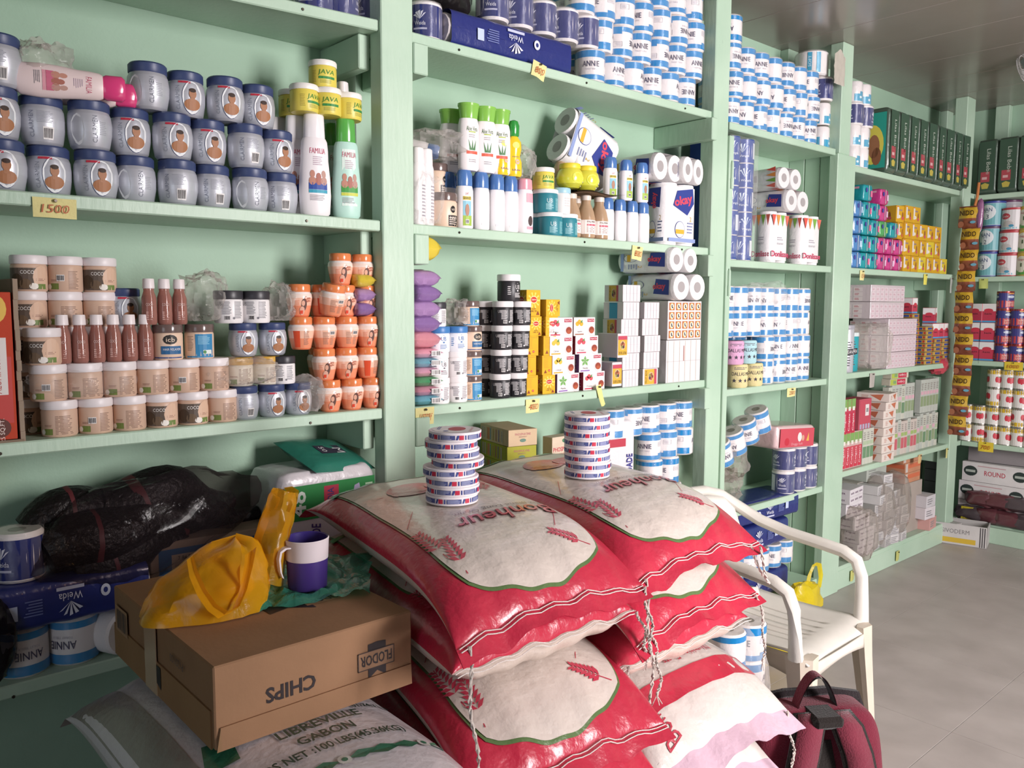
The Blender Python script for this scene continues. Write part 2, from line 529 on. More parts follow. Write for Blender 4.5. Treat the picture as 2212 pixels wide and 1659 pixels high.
board(XF - .045, XF + .012, P1[0], P1[1], 0, ZC, 'post')
board(XF - .05, XF + .012, P2[0], P2[1] - .03, 0, ZC, 'post')
board(XF - .04, XF + .022, P2[1] - .03, P2[1], 0, 2.13, 'door_jamb')
board(XF - .05, XF + .014, P3[0], P3[1] - .065, 2.17, ZC, 'post')
board(XF - .03, XF + .014, P3[0] - .01, P3[1], 0, 2.17, 'post')
board(XF - .06, XF + .01, P4[0], P4[1], 0, ZC, 'post')
for z in (1.98, 1.55):                           # lift-off hinges left on the jamb
    mb = MB(); mb.M = Matrix.Translation((XF + .026, P2[1] - .015, z)); mb.lathe([(.007, -.06), (.008, -.02), (.006, -.02), (.006, .04), (.003, .05)], '9fcbb0', n=8)
    sp('hinge', mb)
for y, z in ((1.25, 0), (3.73, 2.19), (5.62, 0)):  # studs on the wall
    board(XW, XW + .045, y, y + .09, z, ZC, 'wall_stud')
bays = (('A', -.6, P1[0]), ('B', P1[1], P2[0]), ('C', P2[1], P3[0] - .01), ('D', P3[1], YW))
for bay, y0, y1 in bays:
    for k, z in enumerate(LZ):
        z += {'A': (.012, .006, .002, .01), 'B': (-.01, 0, 0, .002), 'C': (-.05, -.05, -.04, -.02), 'D': (-.005, -.035, -.04, -.075)}[bay][k]
        mb = MB(); mb.box(XW, XF, y0 - .002 if bay != 'A' else y0, y1 + .002, z - TH, z, G1, b=.003)
        o = sp('shelf_board', mb)
        if bay == 'A' and k == 3:                # this one droops towards its free end
            for v in o.data.vertices:
                f = (1.28 - v.co.y) / 1.3; v.co.z -= .05 * max(0, f) if v.co.x > -2.1 else 0
    nails([(XF + .0015, y0 + (y1 - y0) * f, z_ - .015) for z_ in LZ for f in (.12, .5, .88)] if bay in 'AB' else [], None)
ZB = {'A': (.632, 1.156, 1.682, 2.22), 'B': (.61, 1.15, 1.68, 2.212), 'C': (.57, 1.10, 1.64, 2.19), 'D': (.615, 1.115, 1.64, 2.135)}
# bearers under the shelves, end on beside the posts
for k, z in enumerate(LZ):
    board(XW, XF + .016, P1[1], P1[1] + .05, z - TH - .085, z - TH, 'bearer')
    board(XW, XF - .046, P1[0] - .035, P1[0], z - TH - .085, z - TH + .008, 'bearer')
    board(XW, XF + .03, P2[0] - .035, P2[0], z - TH - .085, z - TH, 'bearer')
    if k < 3: board(XW, XF - .05, P4[0] + .02, P4[0] + .05, z - TH - .1, z - TH - .035, 'bearer')
for i, (x0, x1) in enumerate(((XW, XW + .085), (XW + .088, XW + .165), (XW + .168, XF - .03))):   # plank partition between two bays
    board(x0, x1, P3[0] + .02, P3[0] + .045, 0, 2.17, 'partition_plank')
board(XW, XF, P3[1], YW, .04, .12, 'plinth'); board(XW, XF - .01, P2[1], P3[0], .03, .10, 'plinth')
board(XF - .03, XF + .004, P3[1], 5.56, 0, .10, 'kickboard')

bshelf = tag(empty('shelving', (0, YF, 0)), 'mint green timber shelving across the end wall, holding tins', 'shelf')


def bboard(x0, x1, y0, y1, z0, z1, name):
    mb = MB(); mb.box(x0, x1, y0, y1, z0, z1, G1, b=.003); o = part(name, mb, 'paint', bshelf); o.matrix_parent_inverse = Matrix.Translation(-bshelf.location)


EZ = (.615, 1.12, 1.632, 2.125)
for z in EZ: bboard(XF + .003, 1.2, YF, YW, z - TH, z, 'shelf_board')
bboard(XF + .01, 1.2, YF + .03, YW, .02, .11, 'plinth'); bboard(XF + .01, 1.2, YF, YF + .03, 0, .10, 'kickboard')
bboard(-1.98, -1.90, YW - .05, YW, 0, ZC, 'wall_stud')
bboard(.2, .3, YF - .01, YF + .04, 0, ZC, 'post'); bboard(1.1, 1.2, YF - .01, YF + .04, 0, ZC, 'post')
# ------------------------------------------------------------------ kinds of goods (front of each faces +x)
def bust(b, mp, u, v, s, skin='a5714f', hair='3a2a22'):          # small printed portrait
    b.strip = None
    b.oval(u, v - s * .62, s * .62, s * .42, mp, skin, 8)
    b.rect(u - s * .16, u + s * .16, v - s * .4, v, mp, skin)
    b.oval(u, v + s * .15, s * .27, s * .38, mp, skin, 6)
    if hair: b.oval(u, v + s * .4, s * .25, s * .16, mp, hair, 6)


# --- silver pomade jar, navy lid
CP = [(.034, 0), (.04, .006), (.0455, .035), (.0465, .055), (.044, .075), (.0405, .083)]


def clair(kind):
    b = MB(); b.lathe(CP, ['b4b6be', 'c2c4cc', 'c6c8d0', 'c2c4cc', 'b8bac2'], n=24)
    l = MB(); l.lathe([(.041, .083), (.0425, .085), (.0425, .102), (.039, .106)], '39466e', n=24)
    p = MB(); mp = lat(CP, 0); mq = lambda u, v, o=0: mp(u, v, .0004 + o); mr = lambda u, v, o=0: mp(u, v, .0008 + o)
    if kind == 0:
        p.oval(.013, .043, .0245, .039, mp, '2f3a6a', 10); p.oval(.0135, .0435, .0238, .038, mq, 'e4e6e8', 10)
        bust(p, mr, .0135, .047, .0325)
        p.text('CLAIRMEN', -.021, .042, .0095, mp, '8a8e9a', w=.055, rot=90)
        p.rect(-.02, .01, .076, .081, mp, 'c0384a', 3)
    elif kind == 1:
        p.text('CLAIRMEN', -.024, .042, .0095, mp, '7c8090', w=.055, rot=90)
        p.lines(-.012, .02, .045, .07, 8, mp, '9a9ca6', 2); p.barcode(.01, .024, .022, .026, mp)
    else:
        p.text('CLAIRMEN', .004, .042, .0105, mp, '80848f', w=.058, rot=90)
        p.oval(-.034, .04, .016, .034, mp, 'd8dade', 6); p.lines(.014, .03, .03, .06, 8, mp, 'a2a4ac', 2)
    return T('cosmetic_jar', ('body', b, 'silver'), ('lid', l, 'satin'), ('label_print', p, 'print', 0))


CLAIR = [clair(0), clair(1), clair(2)]


def jar(name, r, h, lh, body, lid, draw, lr=None, n=22, prof=None, mat='satin', lmat='satin'):
    lr = lr or r * 1.03; bh = h - lh
    pf = prof or [(r * .93, 0), (r, .004), (r, bh - .004), (r * .94, bh)]
    b = MB(); b.lathe(pf, body, n=n)
    l = MB(); l.lathe([(lr * .98, bh), (lr, bh + .002), (lr, h - .003), (lr * .95, h)], lid, n=n)
    p = MB(); draw(p, lat(pf, 0))
    return T(name, ('body', b, mat), ('lid', l, lmat), ('label_print', p, 'print', 0))


def d_coco(kind):
    def f(p, mp):
        q = lambda u, v, o=0: mp(u, v, .0004 + o)
        if kind == 0:                           # picture side
            p.rect(-.052, .012, .004, .05, mp, '5e5148', 7); p.oval(-.03, .022, .014, .016, q, '453628', 6); p.oval(-.012, .016, .012, .011, q, '6b5744', 5)
            p.oval(.021, .03, .019, .026, q, 'd8b59c', 6)
            p.text('COCO', -.008, .041, .0075, q, 'f0ece8', w=.026); p.oval(.004, .011, .009, .007, q, 'e8e2da', 5); p.rect(.012, .03, .005, .016, q, '6f8446', 3)
            p.lines(.008, .03, .022, .028, 2, q, 'a07868', 2)
        else:
            p.lines(-.006 if kind == 1 else .008, .03, .005, .046, 13, mp, '8c6f60', 2); p.rect(-.03, -.012, .005, .018, mp, '71803f', 3)
            if kind == 2: p.barcode(-.008, .03, .016, .014, mp)
            p.lines(-.03, -.008, .022, .027, 2, mp, '9a7464', 2); p.oval(-.034, .011, .006, .006, q, 'e6e0d8', 4)
    return f


COCO = [jar('cosmetic_jar', .0355, .0775, .019, 'cfae98', 'e6dedf', d_coco(k)) for k in range(3)]

KP = [(.025, 0), (.028, .004), (.034, .03), (.0375, .05), (.036, .06), (.031, .066)]


def care(kind):
    b = MB(); b.lathe(KP, ['e07a54', 'ea9470', 'f0bda4', 'f2dccf', 'f2e8e4'], n=22)
    l = MB(); l.lathe([(.0315, .066), (.0325, .068), (.0325, .083), (.03, .0865)], 'de8350', n=22)
    p = MB(); mp = lat(KP, 0); q = lambda u, v, o=0: mp(u, v, .0004 + o); k2 = lambda u, v, o=0: mp(u, v, .0008 + o)
    if kind == 0:
        p.text('Care', .012, .05, .0085, mp, 'a8452c', w=.021); p.text('light', .015, .042, .007, mp, 'a8452c', w=.018)
        p.oval(.001, .032, .009, .017, mp, '5b3d36', 6); p.oval(-.002, .036, .0055, .0075, q, 'd6a088', 5); p.oval(-.005, .016, .009, .012, q, 'd9a690', 5)
        p.rect(-.012, -.002, .008, .017, k2, 'd2452c', 2); p.lines(-.026, -.013, .012, .044, 12, mp, 'dc8a6a', 2)
    elif kind == 1:
        p.lines(-.016, .004, .012, .046, 12, mp, '9a7868', 2); p.barcode(.014, .043, .018, .01, mp); p.lines(.008, .022, .01, .035, 8, mp, '9a7868', 2)
    else:
        p.rect(-.028, -.008, .006, .05, mp, 'd9512f', 4); p.lines(.004, .022, .012, .05, 13, mp, '8a6a5c', 2)
    return T('cosmetic_jar', ('body', b, 'gloss'), ('lid', l, 'gloss'), ('label_print', p, 'print', 0))


CARE = [care(0), care(1), care(2)]


def d_ub(col, kind):
    def f(p, mp):
        if kind == 0:
            p.text('UB', .004, .046, .014, mp, col, w=.019); p.oval(.004, .034, .004, .003, mp, col, 4)
            p.lines(-.008, .02, .012, .028, 4, mp, col, 2); p.poly([(-.012, .062), (.02, .062), (.004, .057)], mp, col)
            p.lines(-.032, -.02, .02, .05, 5, mp, col, 2)
        else:
            p.lines(-.028, -.004, .022, .056, 12, mp, col, 2); p.lines(.004, .028, .012, .056, 15, mp, col, 2)
            p.text('UB', -.034, .05, .01, mp, col, w=.013); p.oval(.002, .013, .003, .003, mp, col, 4)
            p.barcode(-.014, .014, .014, .012, mp)
    return f


UBK = [jar('hair_food_jar', .0375, .0865, .021, '2c2a2e', 'ece8e8', d_ub('d6d2d2', k)) for k in (0, 1)]
UBW = [jar('hair_food_jar', .036, .0865, .02, 'ece6e6', 'e8e2e2', d_ub('77747c', k)) for k in (0, 1)]
UBB = jar('hair_food_jar', .038, .0865, .022, 'e9e9ee', '3f78b4', d_ub('3f6fa8', 0))
WHK = jar('cosmetic_jar', .036, .083, .022, 'ece8e8', '36343a', d_ub('6c6a70', 1))


def d_icb(kind):
    def f(p, mp):
        q = lambda u, v, o=0: mp(u, v, .0004 + o)
        if kind == 0:
            p.rect(-.012, .034, .003, .062, mp, '3a85b4', 5); p.lines(-.006, .026, .036, .058, 7, q, '8cc0d8', 3); p.rect(.006, .028, .012, .022, q, 'dfe6e2', 2)
            p.oval(.01, .017, .004, .0045, mp2(q), '3f8a4a', 4); p.lines(-.034, -.016, .02, .058, 10, mp, 'a08674', 2); p.rect(-.036, .036, .003, .007, q, '4a90bc', 5)
        elif kind == 1:
            p.oval(.006, .05, .017, .012, mp, '2c2826', 6); p.text('icb', .006, .05, .011, q, 'e8d2bc', w=.02)
            p.rect(-.016, .034, .014, .034, mp, '2f6290', 5); p.text('HAIR RELAXER', .01, .026, .0055, q, 'e6e6ea', w=.042); p.rect(-.036, .036, .004, .007, mp, '3a4f86', 5)
        else:
            p.rect(.0, .034, .003, .03, mp, '1f1c1c', 4); p.lines(.002, .03, .006, .026, 4, q, 'd0c0b4', 3); p.oval(.014, .045, .008, .009, mp, '1f1c1c', 5); p.text('tcb', .014, .045, .006, q, 'e6d6c8', w=.011)
            p.text('HAIR', .016, .024, .007, q, 'e8d8cc', w=.024)
    return f


def mp2(q): return lambda u, v, o=0: q(u, v, .0004 + o)


ICB = [jar('relaxer_jar', .0355, .0865, .02, 'e4c6ae', '6b5a56', d_icb(k), lmat='gloss') for k in range(3)]


def d_java(p, mp):
    p.text('JAVA', .004, .034, .014, mp, '3f8a3c', w=.042, shear=.15); p.rect(-.016, .026, .019, .025, mp, '3f8a4a', 4)
    p.lines(-.012, .02, .008, .017, 3, mp, '9a9a4c', 2); p.lines(-.034, -.022, .01, .04, 8, mp, 'b0a04c', 2)


JAVA = jar('hair_cream_jar', .0345, .066, .014, 'dccb58', 'ece8e2', d_java)


def d_teal(p, mp):
    p.text('UB', -.008, .034, .012, mp, 'cfe4e6', w=.018); p.lines(-.02, .006, .008, .026, 5, mp, '9cc8cc', 2); p.lines(.012, .032, .006, .042, 11, mp, '8fc0c4', 2)


TEAL = jar('hair_food_jar', .0375, .068, .012, '2f7f8c', 'e4e6e6', d_teal)
LIME = jar('hair_cream_jar', .034, .06, .012, ['b8b838', 'd2d448', 'd8d24a', 'd8d24a'], 'e4cf3c', lambda p, mp: (p.oval(0, .024, .018, .014, mp, 'e2e24e', 6), p.barcode(.026, .01, .012, .012, mp)),
           prof=[(.022, 0), (.032, .01), (.035, .024), (.031, .04), (.025, .048)], lr=.027, mat='gloss')
GOLDJ = jar('cosmetic_jar', .037, .075, .02, 'e0d6c4', 'c89a3a', d_coco(1))


# --- flasks and bottles
def flask(name, prof, cols, cap, capcol, draw, sx=.62, mat='satin', n=20, capsx=None, off=.0006):
    b = MB(); b.lathe(prof, cols, n=n, sx=sx)
    l = MB(); l.lathe(cap, capcol, n=n, sx=capsx or sx)
    p = MB(); draw(p, lat(prof, 0, sx=sx, off=off))
    return T(name, ('body', b, mat), ('cap', l, 'gloss'), ('label_print', p, 'print', 0))


FP = [(.030, 0), (.037, .008), (.040, .05), (.0385, .09), (.0345, .13), (.034, .155), (.032, .175), (.028, .183)]


def d_fam(band, accent, lab):
    def f(p, mp):
        q = lambda u, v, o=0: mp(u, v, .0005 + o)
        if lab: p.rect(-.02, .026, .03, .165, mp, 'dcebe2', 5)
        p.text('FAMILIA', .004, .152, .0125, q, 'c05a72', w=.046); p.lines(-.01, .018, .118, .14, 5, q, 'b8a4b0', 2)
        for i, (u, c) in enumerate(((-.012, 'c08a78'), (.004, 'a8685a'), (.018, 'b89084'))):
            p.oval(u, .098 - i % 2 * .006, .0065, .009, q, c, 5); p.oval(u, .082, .009, .01, q, c, 5)
        p.rect(-.021, .027, .062, .078, q, band, 5); p.rect(-.021, .027, .054, .0615, q, accent, 5)
        p.lines(-.018, .018, .036, .05, 4, q, '8a8488', 2)
    return f


FAM = [flask('lotion_bottle', FP, 'ece6e8', [(.0255, .183), (.027, .185), (.025, .235), (.023, .238)], 'ece8ea', d_fam('33509c', '3f9fb8', 0), sx=.6),
       flask('lotion_bottle', FP, 'b9ddd0', [(.0255, .183), (.027, .185), (.025, .235), (.023, .238)], '5aa84e', d_fam('4c9a4a', 'c8cc58', 1), sx=.6),
       flask('lotion_bottle', FP, 'e6d2d0', [(.0255, .183), (.030, .19), (.031, .225), (.024, .232)], 'd8437c', d_fam('c86a84', 'd898a4', 0), sx=.6)]


def d_aloe(p, mp):
    p.text('Aloe Vera', 0, .108, .012, mp, '3f6a3a', w=.04); p.rect(-.012, .012, .098, .101, mp, 'a8b850', 3); p.lines(-.012, .012, .084, .094, 2, mp, 'a8a0a4', 2)
    for a in (-.006, 0, .006): p.poly([(a - .004, .052), (a + .004, .052), (a * 2.2, .08)], mp, '4a7a4c')
    p.rect(-.02, .02, .042, .05, mp, 'd2604c', 4); p.lines(-.012, .014, .02, .03, 2, mp, '9a9498', 2)


AP = [(.028, 0), (.034, .006), (.035, .06), (.034, .12), (.030, .135)]
ALOE = flask('lotion_bottle', AP, 'ece6e6', [(.028, .135), (.029, .137), (.033, .166), (.035, .168), (.035, .174), (.03, .175)], '84bb52', d_aloe, sx=.66, capsx=.8)


def d_shanti(k):
    def f(p, mp):
        p.text('LAIT', 0, .078, .005, mp, 'b0584c', w=.01)
        p.rect(-.012, .012, .064, .072, mp, 'd8c24c', 3); p.text('SHANTI' if k else 'JANISE', 0, .068, .006, lambda u, v, o=0: mp(u, v, .0004), '33303a', w=.022)
        p.rect(-.012, .012, .03, .062, mp, '8cc0d2', 3); p.oval(0, .042, .006, .014, lambda u, v, o=0: mp(u, v, .0004), 'a87860', 4); p.rect(-.012, .014, .008, .03, mp, '9cb84c', 3)
        p.barcode(.0, .017, .01, .009, lambda u, v, o=0: mp(u, v, .0004 + o))
    return f


BP = [(.020, 0), (.0245, .005), (.025, .05), (.0245, .085), (.022, .095)]
BLUE = [flask('lotion_bottle', BP, 'ece8ea', [(.0215, .095), (.0225, .097), (.022, .122), (.017, .13)], '4f76b0', d_shanti(k) if k < 2 else (lambda p, mp: p.lines(-.01, .01, .01, .02, 1, mp, 'dad6da', 2)), sx=.8) for k in range(3)]
YP = [(.020, 0), (.024, .006), (.024, .04), (.0185, .055), (.023, .075), (.022, .095), (.012, .11)]
YEL = flask('lotion_bottle', YP, 'e8c52e', [(.0125, .11), (.0155, .113), (.0165, .14), (.012, .152), (.005, .155)], '2f8c3c',
            lambda p, mp: (p.oval(0, .085, .012, .009, mp, 'f0e070', 5), p.rect(-.012, .014, .015, .055, mp, '9a7a5a', 3), p.oval(.004, .04, .007, .008, lambda u, v, o=0: mp(u, v, .0004), 'd8b0a0', 4)), sx=.75, mat='gloss')
PINKB = flask('lotion_bottle', [(.021, 0), (.025, .005), (.026, .06), (.024, .115), (.022, .12)], 'ece4e6', [(.0225, .12), (.0235, .122), (.022, .147), (.018, .15)], 'd898a4',
              lambda p, mp: (p.rect(-.006, .022, .085, .11, mp, 'dca0ac', 3), p.oval(.008, .035, .009, .014, mp, '4a3a3a', 5), p.rect(-.004, .02, .012, .02, mp, 'd49aa8', 3)), sx=.75)


def glassb():
    pf = [(.022, 0), (.026, .004), (.0265, .055), (.022, .075), (.0135, .095), (.0135, .112)]
    b = MB(); b.lathe(pf, 'd8cfc4', n=18)
    q = MB(); q.lathe([(.0215, .002), (.025, .006), (.0255, .05), (.0255, .058)], 'b08a68', n=18)
    c = MB(); c.lathe([(.0145, .104), (.0145, .116), (.012, .118)], 'd8ccc0', n=14)
    p = MB(); mp = cyl(.0262); p.rect(-.05, .05, .012, .05, mp, 'e6dcd6', 10)
    m2 = cyl(.0266); p.text('PALMERS', 0, .045, .005, m2, '6a5a54', w=.028); p.rect(-.015, .015, .034, .039, m2, 'c05a6c', 3); p.lines(-.015, .015, .016, .032, 5, m2, '9a7a78', 2)
    return T('glass_bottle', ('body', b, 'frosted'), ('oil', q, 'satin'), ('cap', c, 'satin'), ('label_print', p, 'print', 0))


PALM = glassb()


def redb():
    pf = [(.0155, 0), (.018, .004), (.0185, .02), (.0175, .06), (.0125, .074), (.0125, .08)]
    b = MB(); b.lathe(pf, 'd8a49a', n=14)
    q = MB(); q.lathe([(.015, .003), (.0172, .01), (.0166, .056), (.013, .066)], '97604f', n=14)
    c = MB(); c.lathe([(.0135, .08), (.0145, .081), (.0135, .1), (.0125, .102)], 'e8dede', n=14)
    p = MB(); mp = cyl(.0188); p.text('COCO', 0, .045, .006, mp, 'd8c0b8', w=.016); p.lines(-.008, .008, .01, .03, 5, mp, 'c49c92', 1)
    return T('oil_bottle', ('body', b, 'redliquid'), ('oil', q, 'gloss'), ('cap', c, 'satin'), ('label_print', p, 'print', 0))


REDB = redb()
PLAINB = flask('lotion_bottle', [(.022, 0), (.027, .005), (.028, .09), (.026, .14), (.022, .15)], 'e8e2e2', [(.0225, .15), (.023, .152), (.021, .185), (.018, .187)], 'e6e0e0',
               lambda p, mp: p.lines(-.012, .012, .02, .1, 10, mp, 'a09ca4', 2), sx=.75)


# --- toilet rolls
RR, RH = .052, .108


def rollmesh(draw, body='e6e0e0', r=RR, h=RH, core=.018, end='dcd4d0', n=22):
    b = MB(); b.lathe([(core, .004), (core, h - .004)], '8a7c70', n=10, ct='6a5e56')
    b.lathe([(r * .9, 0), (r, .006), (r * 1.005, h * .5), (r, h - .006), (r * .9, h)], body, n=n, cb=end, ct=end)
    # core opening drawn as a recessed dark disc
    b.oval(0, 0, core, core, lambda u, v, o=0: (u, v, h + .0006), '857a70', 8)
    draw(b, cyl(r * 1.005, 0, 0))
    return b


def d_annie(a, flip):
    def f(b, mp0):
        s = -1 if flip else 1; a0 = radians(a); r = RR * 1.005

        def mp(u, v, o=0):
            t = a0 + s * u / r; q = r + .0006 + o; z = RH / 2 + s * v; return (q * cos(t), q * sin(t), z)
        b.rect(-.13, .13, .026, .048, mp, '1a80be', 16)      # blue bands end in a step, so each roll differs by its turn
        b.rect(-.155, .06, -.048, -.032, mp, '1a80be', 14)
        b.rect(.06, .12, -.048, -.024, mp, '1a80be', 5)
        m2 = lambda u, v, o=0: mp(u, v, .0004 + o)
        for u in (0, .163):
            b.text('ANNIE', u, .004, .0185, m2, '45425e', w=.058, bold=.01); b.text('TOILET TISSUE', u, -.014, .005, m2, 'a8a4b4', w=.044)
        for u in (.075,):
            for (x0, x1, y0, y1) in ((-.016, .016, .018, .019), (-.016, .016, .002, .003), (-.016, -.015, .002, .019), (.015, .016, .002, .019)):
                b.rect(u + x0, u + x1, y0, y1, m2, '9a96a4', 2)
            b.lines(u - .012, u + .012, .005, .016, 3, m2, 'b0acb8', 2)
    return f


ANNIE = [rollmesh(d_annie(a, fl)).mesh('toilet_roll', 'shrink') for a, fl in ((0, 0), (12, 1), (-70, 0), (25, 0), (-20, 1), (65, 1), (100, 0), (-15, 0))]


def d_leaf(b, mp):
    for k in range(4):
        u = (k - 1.5) * .08; b.rect(u - .03, u + .03, .006, .04, mp, '3f9cc0', 6); b.rect(u, u + .03, .04, .052, mp, '3f9cc0', 3); b.oval(u + .004, .024, .008, .006, lambda a, c, o=0: mp(a, c, .0004), 'd8e8ec', 4)


LEAF = [rollmesh(d_leaf, r=.044, h=.1).mesh('toilet_roll', 'shrink')]


def d_weida(b, mp):
    m2 = lambda u, v, o=0: mp(u, v, .0005)
    b.rect(-.16, .16, .008, .096, mp, '222c6c', 18)
    for u in (-.02, .09):
        for i in range(5):
            t = radians(-60 + 26 * i); b.poly([(u, .055), (u + .02 * sin(t) - .003, .055 + .022 * cos(t)), (u + .02 * sin(t) + .004, .058 + .022 * cos(t))], m2, 'd6d6e6')
        b.text('Weida', u, .044, .011, m2, 'dcdcea', w=.032); b.rect(u - .02, u + .02, .026, .031, m2, 'b8b8d0', 3)
    b.rect(-.08, -.055, .015, .09, m2, 'd8d4dc', 3); b.lines(-.077, -.058, .05, .088, 8, mp2(m2), '5a5a7a', 1)


WEIDA = [rollmesh(d_weida).mesh('toilet_roll', 'shrink')]


def d_wangda(b, mp):
    m2 = lambda u, v, o=0: mp(u, v, .0005)
    b.rect(-.16, .16, .004, .1, mp, '2a4690', 18)
    for i in range(6):
        t = radians(-70 + 28 * i); b.poly([(0, .045), (.03 * sin(t) - .003, .05 + .03 * cos(t)), (.03 * sin(t) + .004, .053 + .03 * cos(t))], m2, 'd0dcea')
    b.text('Wangda', .006, .03, .012, m2, 'e0e6f0', w=.046); b.rect(.05, .085, .02, .085, m2, 'd0d4dc', 3); b.lines(.053, .082, .024, .08, 9, mp2(m2), '6a7090', 1)


WANG = [rollmesh(d_wangda, r=.05, h=.1).mesh('toilet_roll', 'shrink')]


def d_minx(col):
    def f(b, mp):
        b.text('DALLAS MINX', .02, .06, .015, mp, '4a4650', w=.1); b.lines(-.02, .05, .078, .09, 2, mp, '6a6670', 3)
        for i in range(4):
            u = -.02 + i * .025; b.poly([(u, .04), (u + .003, .034), (u + .009, .034), (u + .004, .03), (u + .006, .023), (u, .027), (u - .006, .023), (u - .004, .03), (u - .009, .034), (u - .003, .034)], mp, '4a4650')
    return f


MINX = {c: T('toilet_roll', ('roll', rollmesh(d_minx(c), body=c, r=.045, h=.1, end=c), 'paper')) for c in ('d6a4c4', 'a9cdd2', 'd8cb98')}


def filmrow(n, r, h, rows=1, vstep=0, d=None):                    # shrink film hugging a row of n rolls
    b = MB(); d = d or 2 * r; pts = []
    m_ = 6
    for i in range(n):                           # scalloped outline, room side then wall side
        for k in range(m_ + 1):
            t = radians(-62 + 124 * k / m_) if 0 < i < n - 1 else radians((-90 if i == 0 else -62) + (152 if n > 1 else 180) * k / m_)
            if n == 1: t = radians(-90 + 180 * k / m_)
            pts.append(((r + .002) * cos(t), i * d + (r + .002) * sin(t)))
    back = [(-x, y) for x, y in pts][::-1]
    o = pts + back; N = len(o); cx, cy = 0, (n - 1) * d / 2
    vs = []
    for z, k in ((.001, .97), (h * .1, 1.0), (h * .5, 1.004), (h * .92, 1.0), (h + .0015, .93)):
        for i, (x, y) in enumerate(o):
            q = 1 + .012 * noise.noise(Vector((x * 40, y * 40, z * 40)))
            vs.append(((x - cx) * k * q, cy + (y - cy) * (1 - (1 - k) * .3) * (1 + (q - 1) * .3), z))
    fs = []
    for j in range(4):
        for i in range(N):
            i2 = (i + 1) % N; fs.append((j * N + i, j * N + i2, j * N + N + i2, j * N + N + i))
    fs.append(tuple(range(4 * N, 5 * N))[::1])
    b.add(vs, fs, 'ffffff', True)
    return b.mesh('plastic_film', 'film', 50)


_fr = {}


def rollpack(meshes, n, loc, label, group, r=RR, h=RH, rz=0.0, tiers=1, start=0, wrap=True, rot=None, cat='toilet paper', name='toilet_paper_pack', d=None, turn=None):
    if turn is None: turn = -math.degrees(math.atan2(loc[1] + .2, -loc[0]))
    d = d or 2 * r
    e = tag(empty(name, loc, rz, rot), label, cat, group)
    for t in range(tiers):
        for i in range(n):
            o = part('roll', meshes[(start + i * 3 + t * 5) % len(meshes)], None, e); o.location = (0, i * d, t * h); o.rotation_euler = (0, 0, radians(turn + R(-22, 22)))
        if wrap:
            k = (n, r, h, d)
            if k not in _fr: _fr[k] = filmrow(n, r, h, d=d)
            o = part('plastic_film', _fr[k], None, e); o.location = (0, 0, t * h)
    return e


# --- boxes: every face printed with flat shapes
def pbox(name, dx, dy, dz, col, draw=None, b=.0012, mat='card', part_='carton'):
    m_ = MB(); m_.box(-dx / 2, dx / 2, -dy / 2, dy / 2, 0, dz, col, b=b)
    ps = [(part_, m_, mat)]
    if draw:
        p = MB(); draw(p, flat((dx / 2, 0, dz / 2), *XP), flat((0, -dy / 2, dz / 2), (1, 0, 0), (0, 0, 1)), flat((0, 0, dz), (0, 1, 0), (-1, 0, 0)))
        ps.append(('print', p, 'print', 0))
    return T(name, *ps)


def d_lipton(p, f, s, t):
    for q, w in ((f, .06), (s, .05)):
        p.lines(-w / 2 * .8, w * .1, -.012, .028, 7, q, 'c8962a', 1); p.oval(w * .1, -.022, .006, .0045, q, 'c0392c', 6); p.text('Lipton', w * .1, -.022, .003, lambda u, v, o=0: q(u, v, .0004), 'f4e8d8', w=.009)
        p.poly([(-w * .4, -.032), (-w * .25, -.018), (-w * .12, -.032)], q, '8a4226')
        p.rect(-w / 2 * .9, w / 2 * .9, .031, .033, q, 'b8862a')


def d_lipton2(p, f, s, t):
    for q, w in ((f, .06), (s, .05)):
        for i in range(10):
            a = 2 * pi * i / 10; p.poly([(0, .008), (.03 * cos(a - .12), .008 + .024 * sin(a - .12)), (.03 * cos(a + .12), .008 + .024 * sin(a + .12))], q, 'f0d060')
        q2 = mp2(q); p.oval(0, .01, .017, .011, q2, 'f0dc9c', 8); p.oval(0, .01, .0145, .0085, mp2(q2), 'c0392c', 8); p.text('Lipton', 0, .01, .0065, mp2(mp2(q2)), 'f6ece0', w=.022)
        p.text('YELLOW', 0, -.016, .005, q2, '8a5a2a', w=.02); p.text('LABEL TEA', 0, -.023, .005, q2, '8a5a2a', w=.03); p.poly([(.012, -.034), (.02, -.022), (.028, -.034)], q2, '8a4226')


LIP = [pbox('tea_box', .058, .066, .076, 'dcae35', d_lipton), pbox('tea_box', .058, .066, .076, 'dcae35', d_lipton2)]


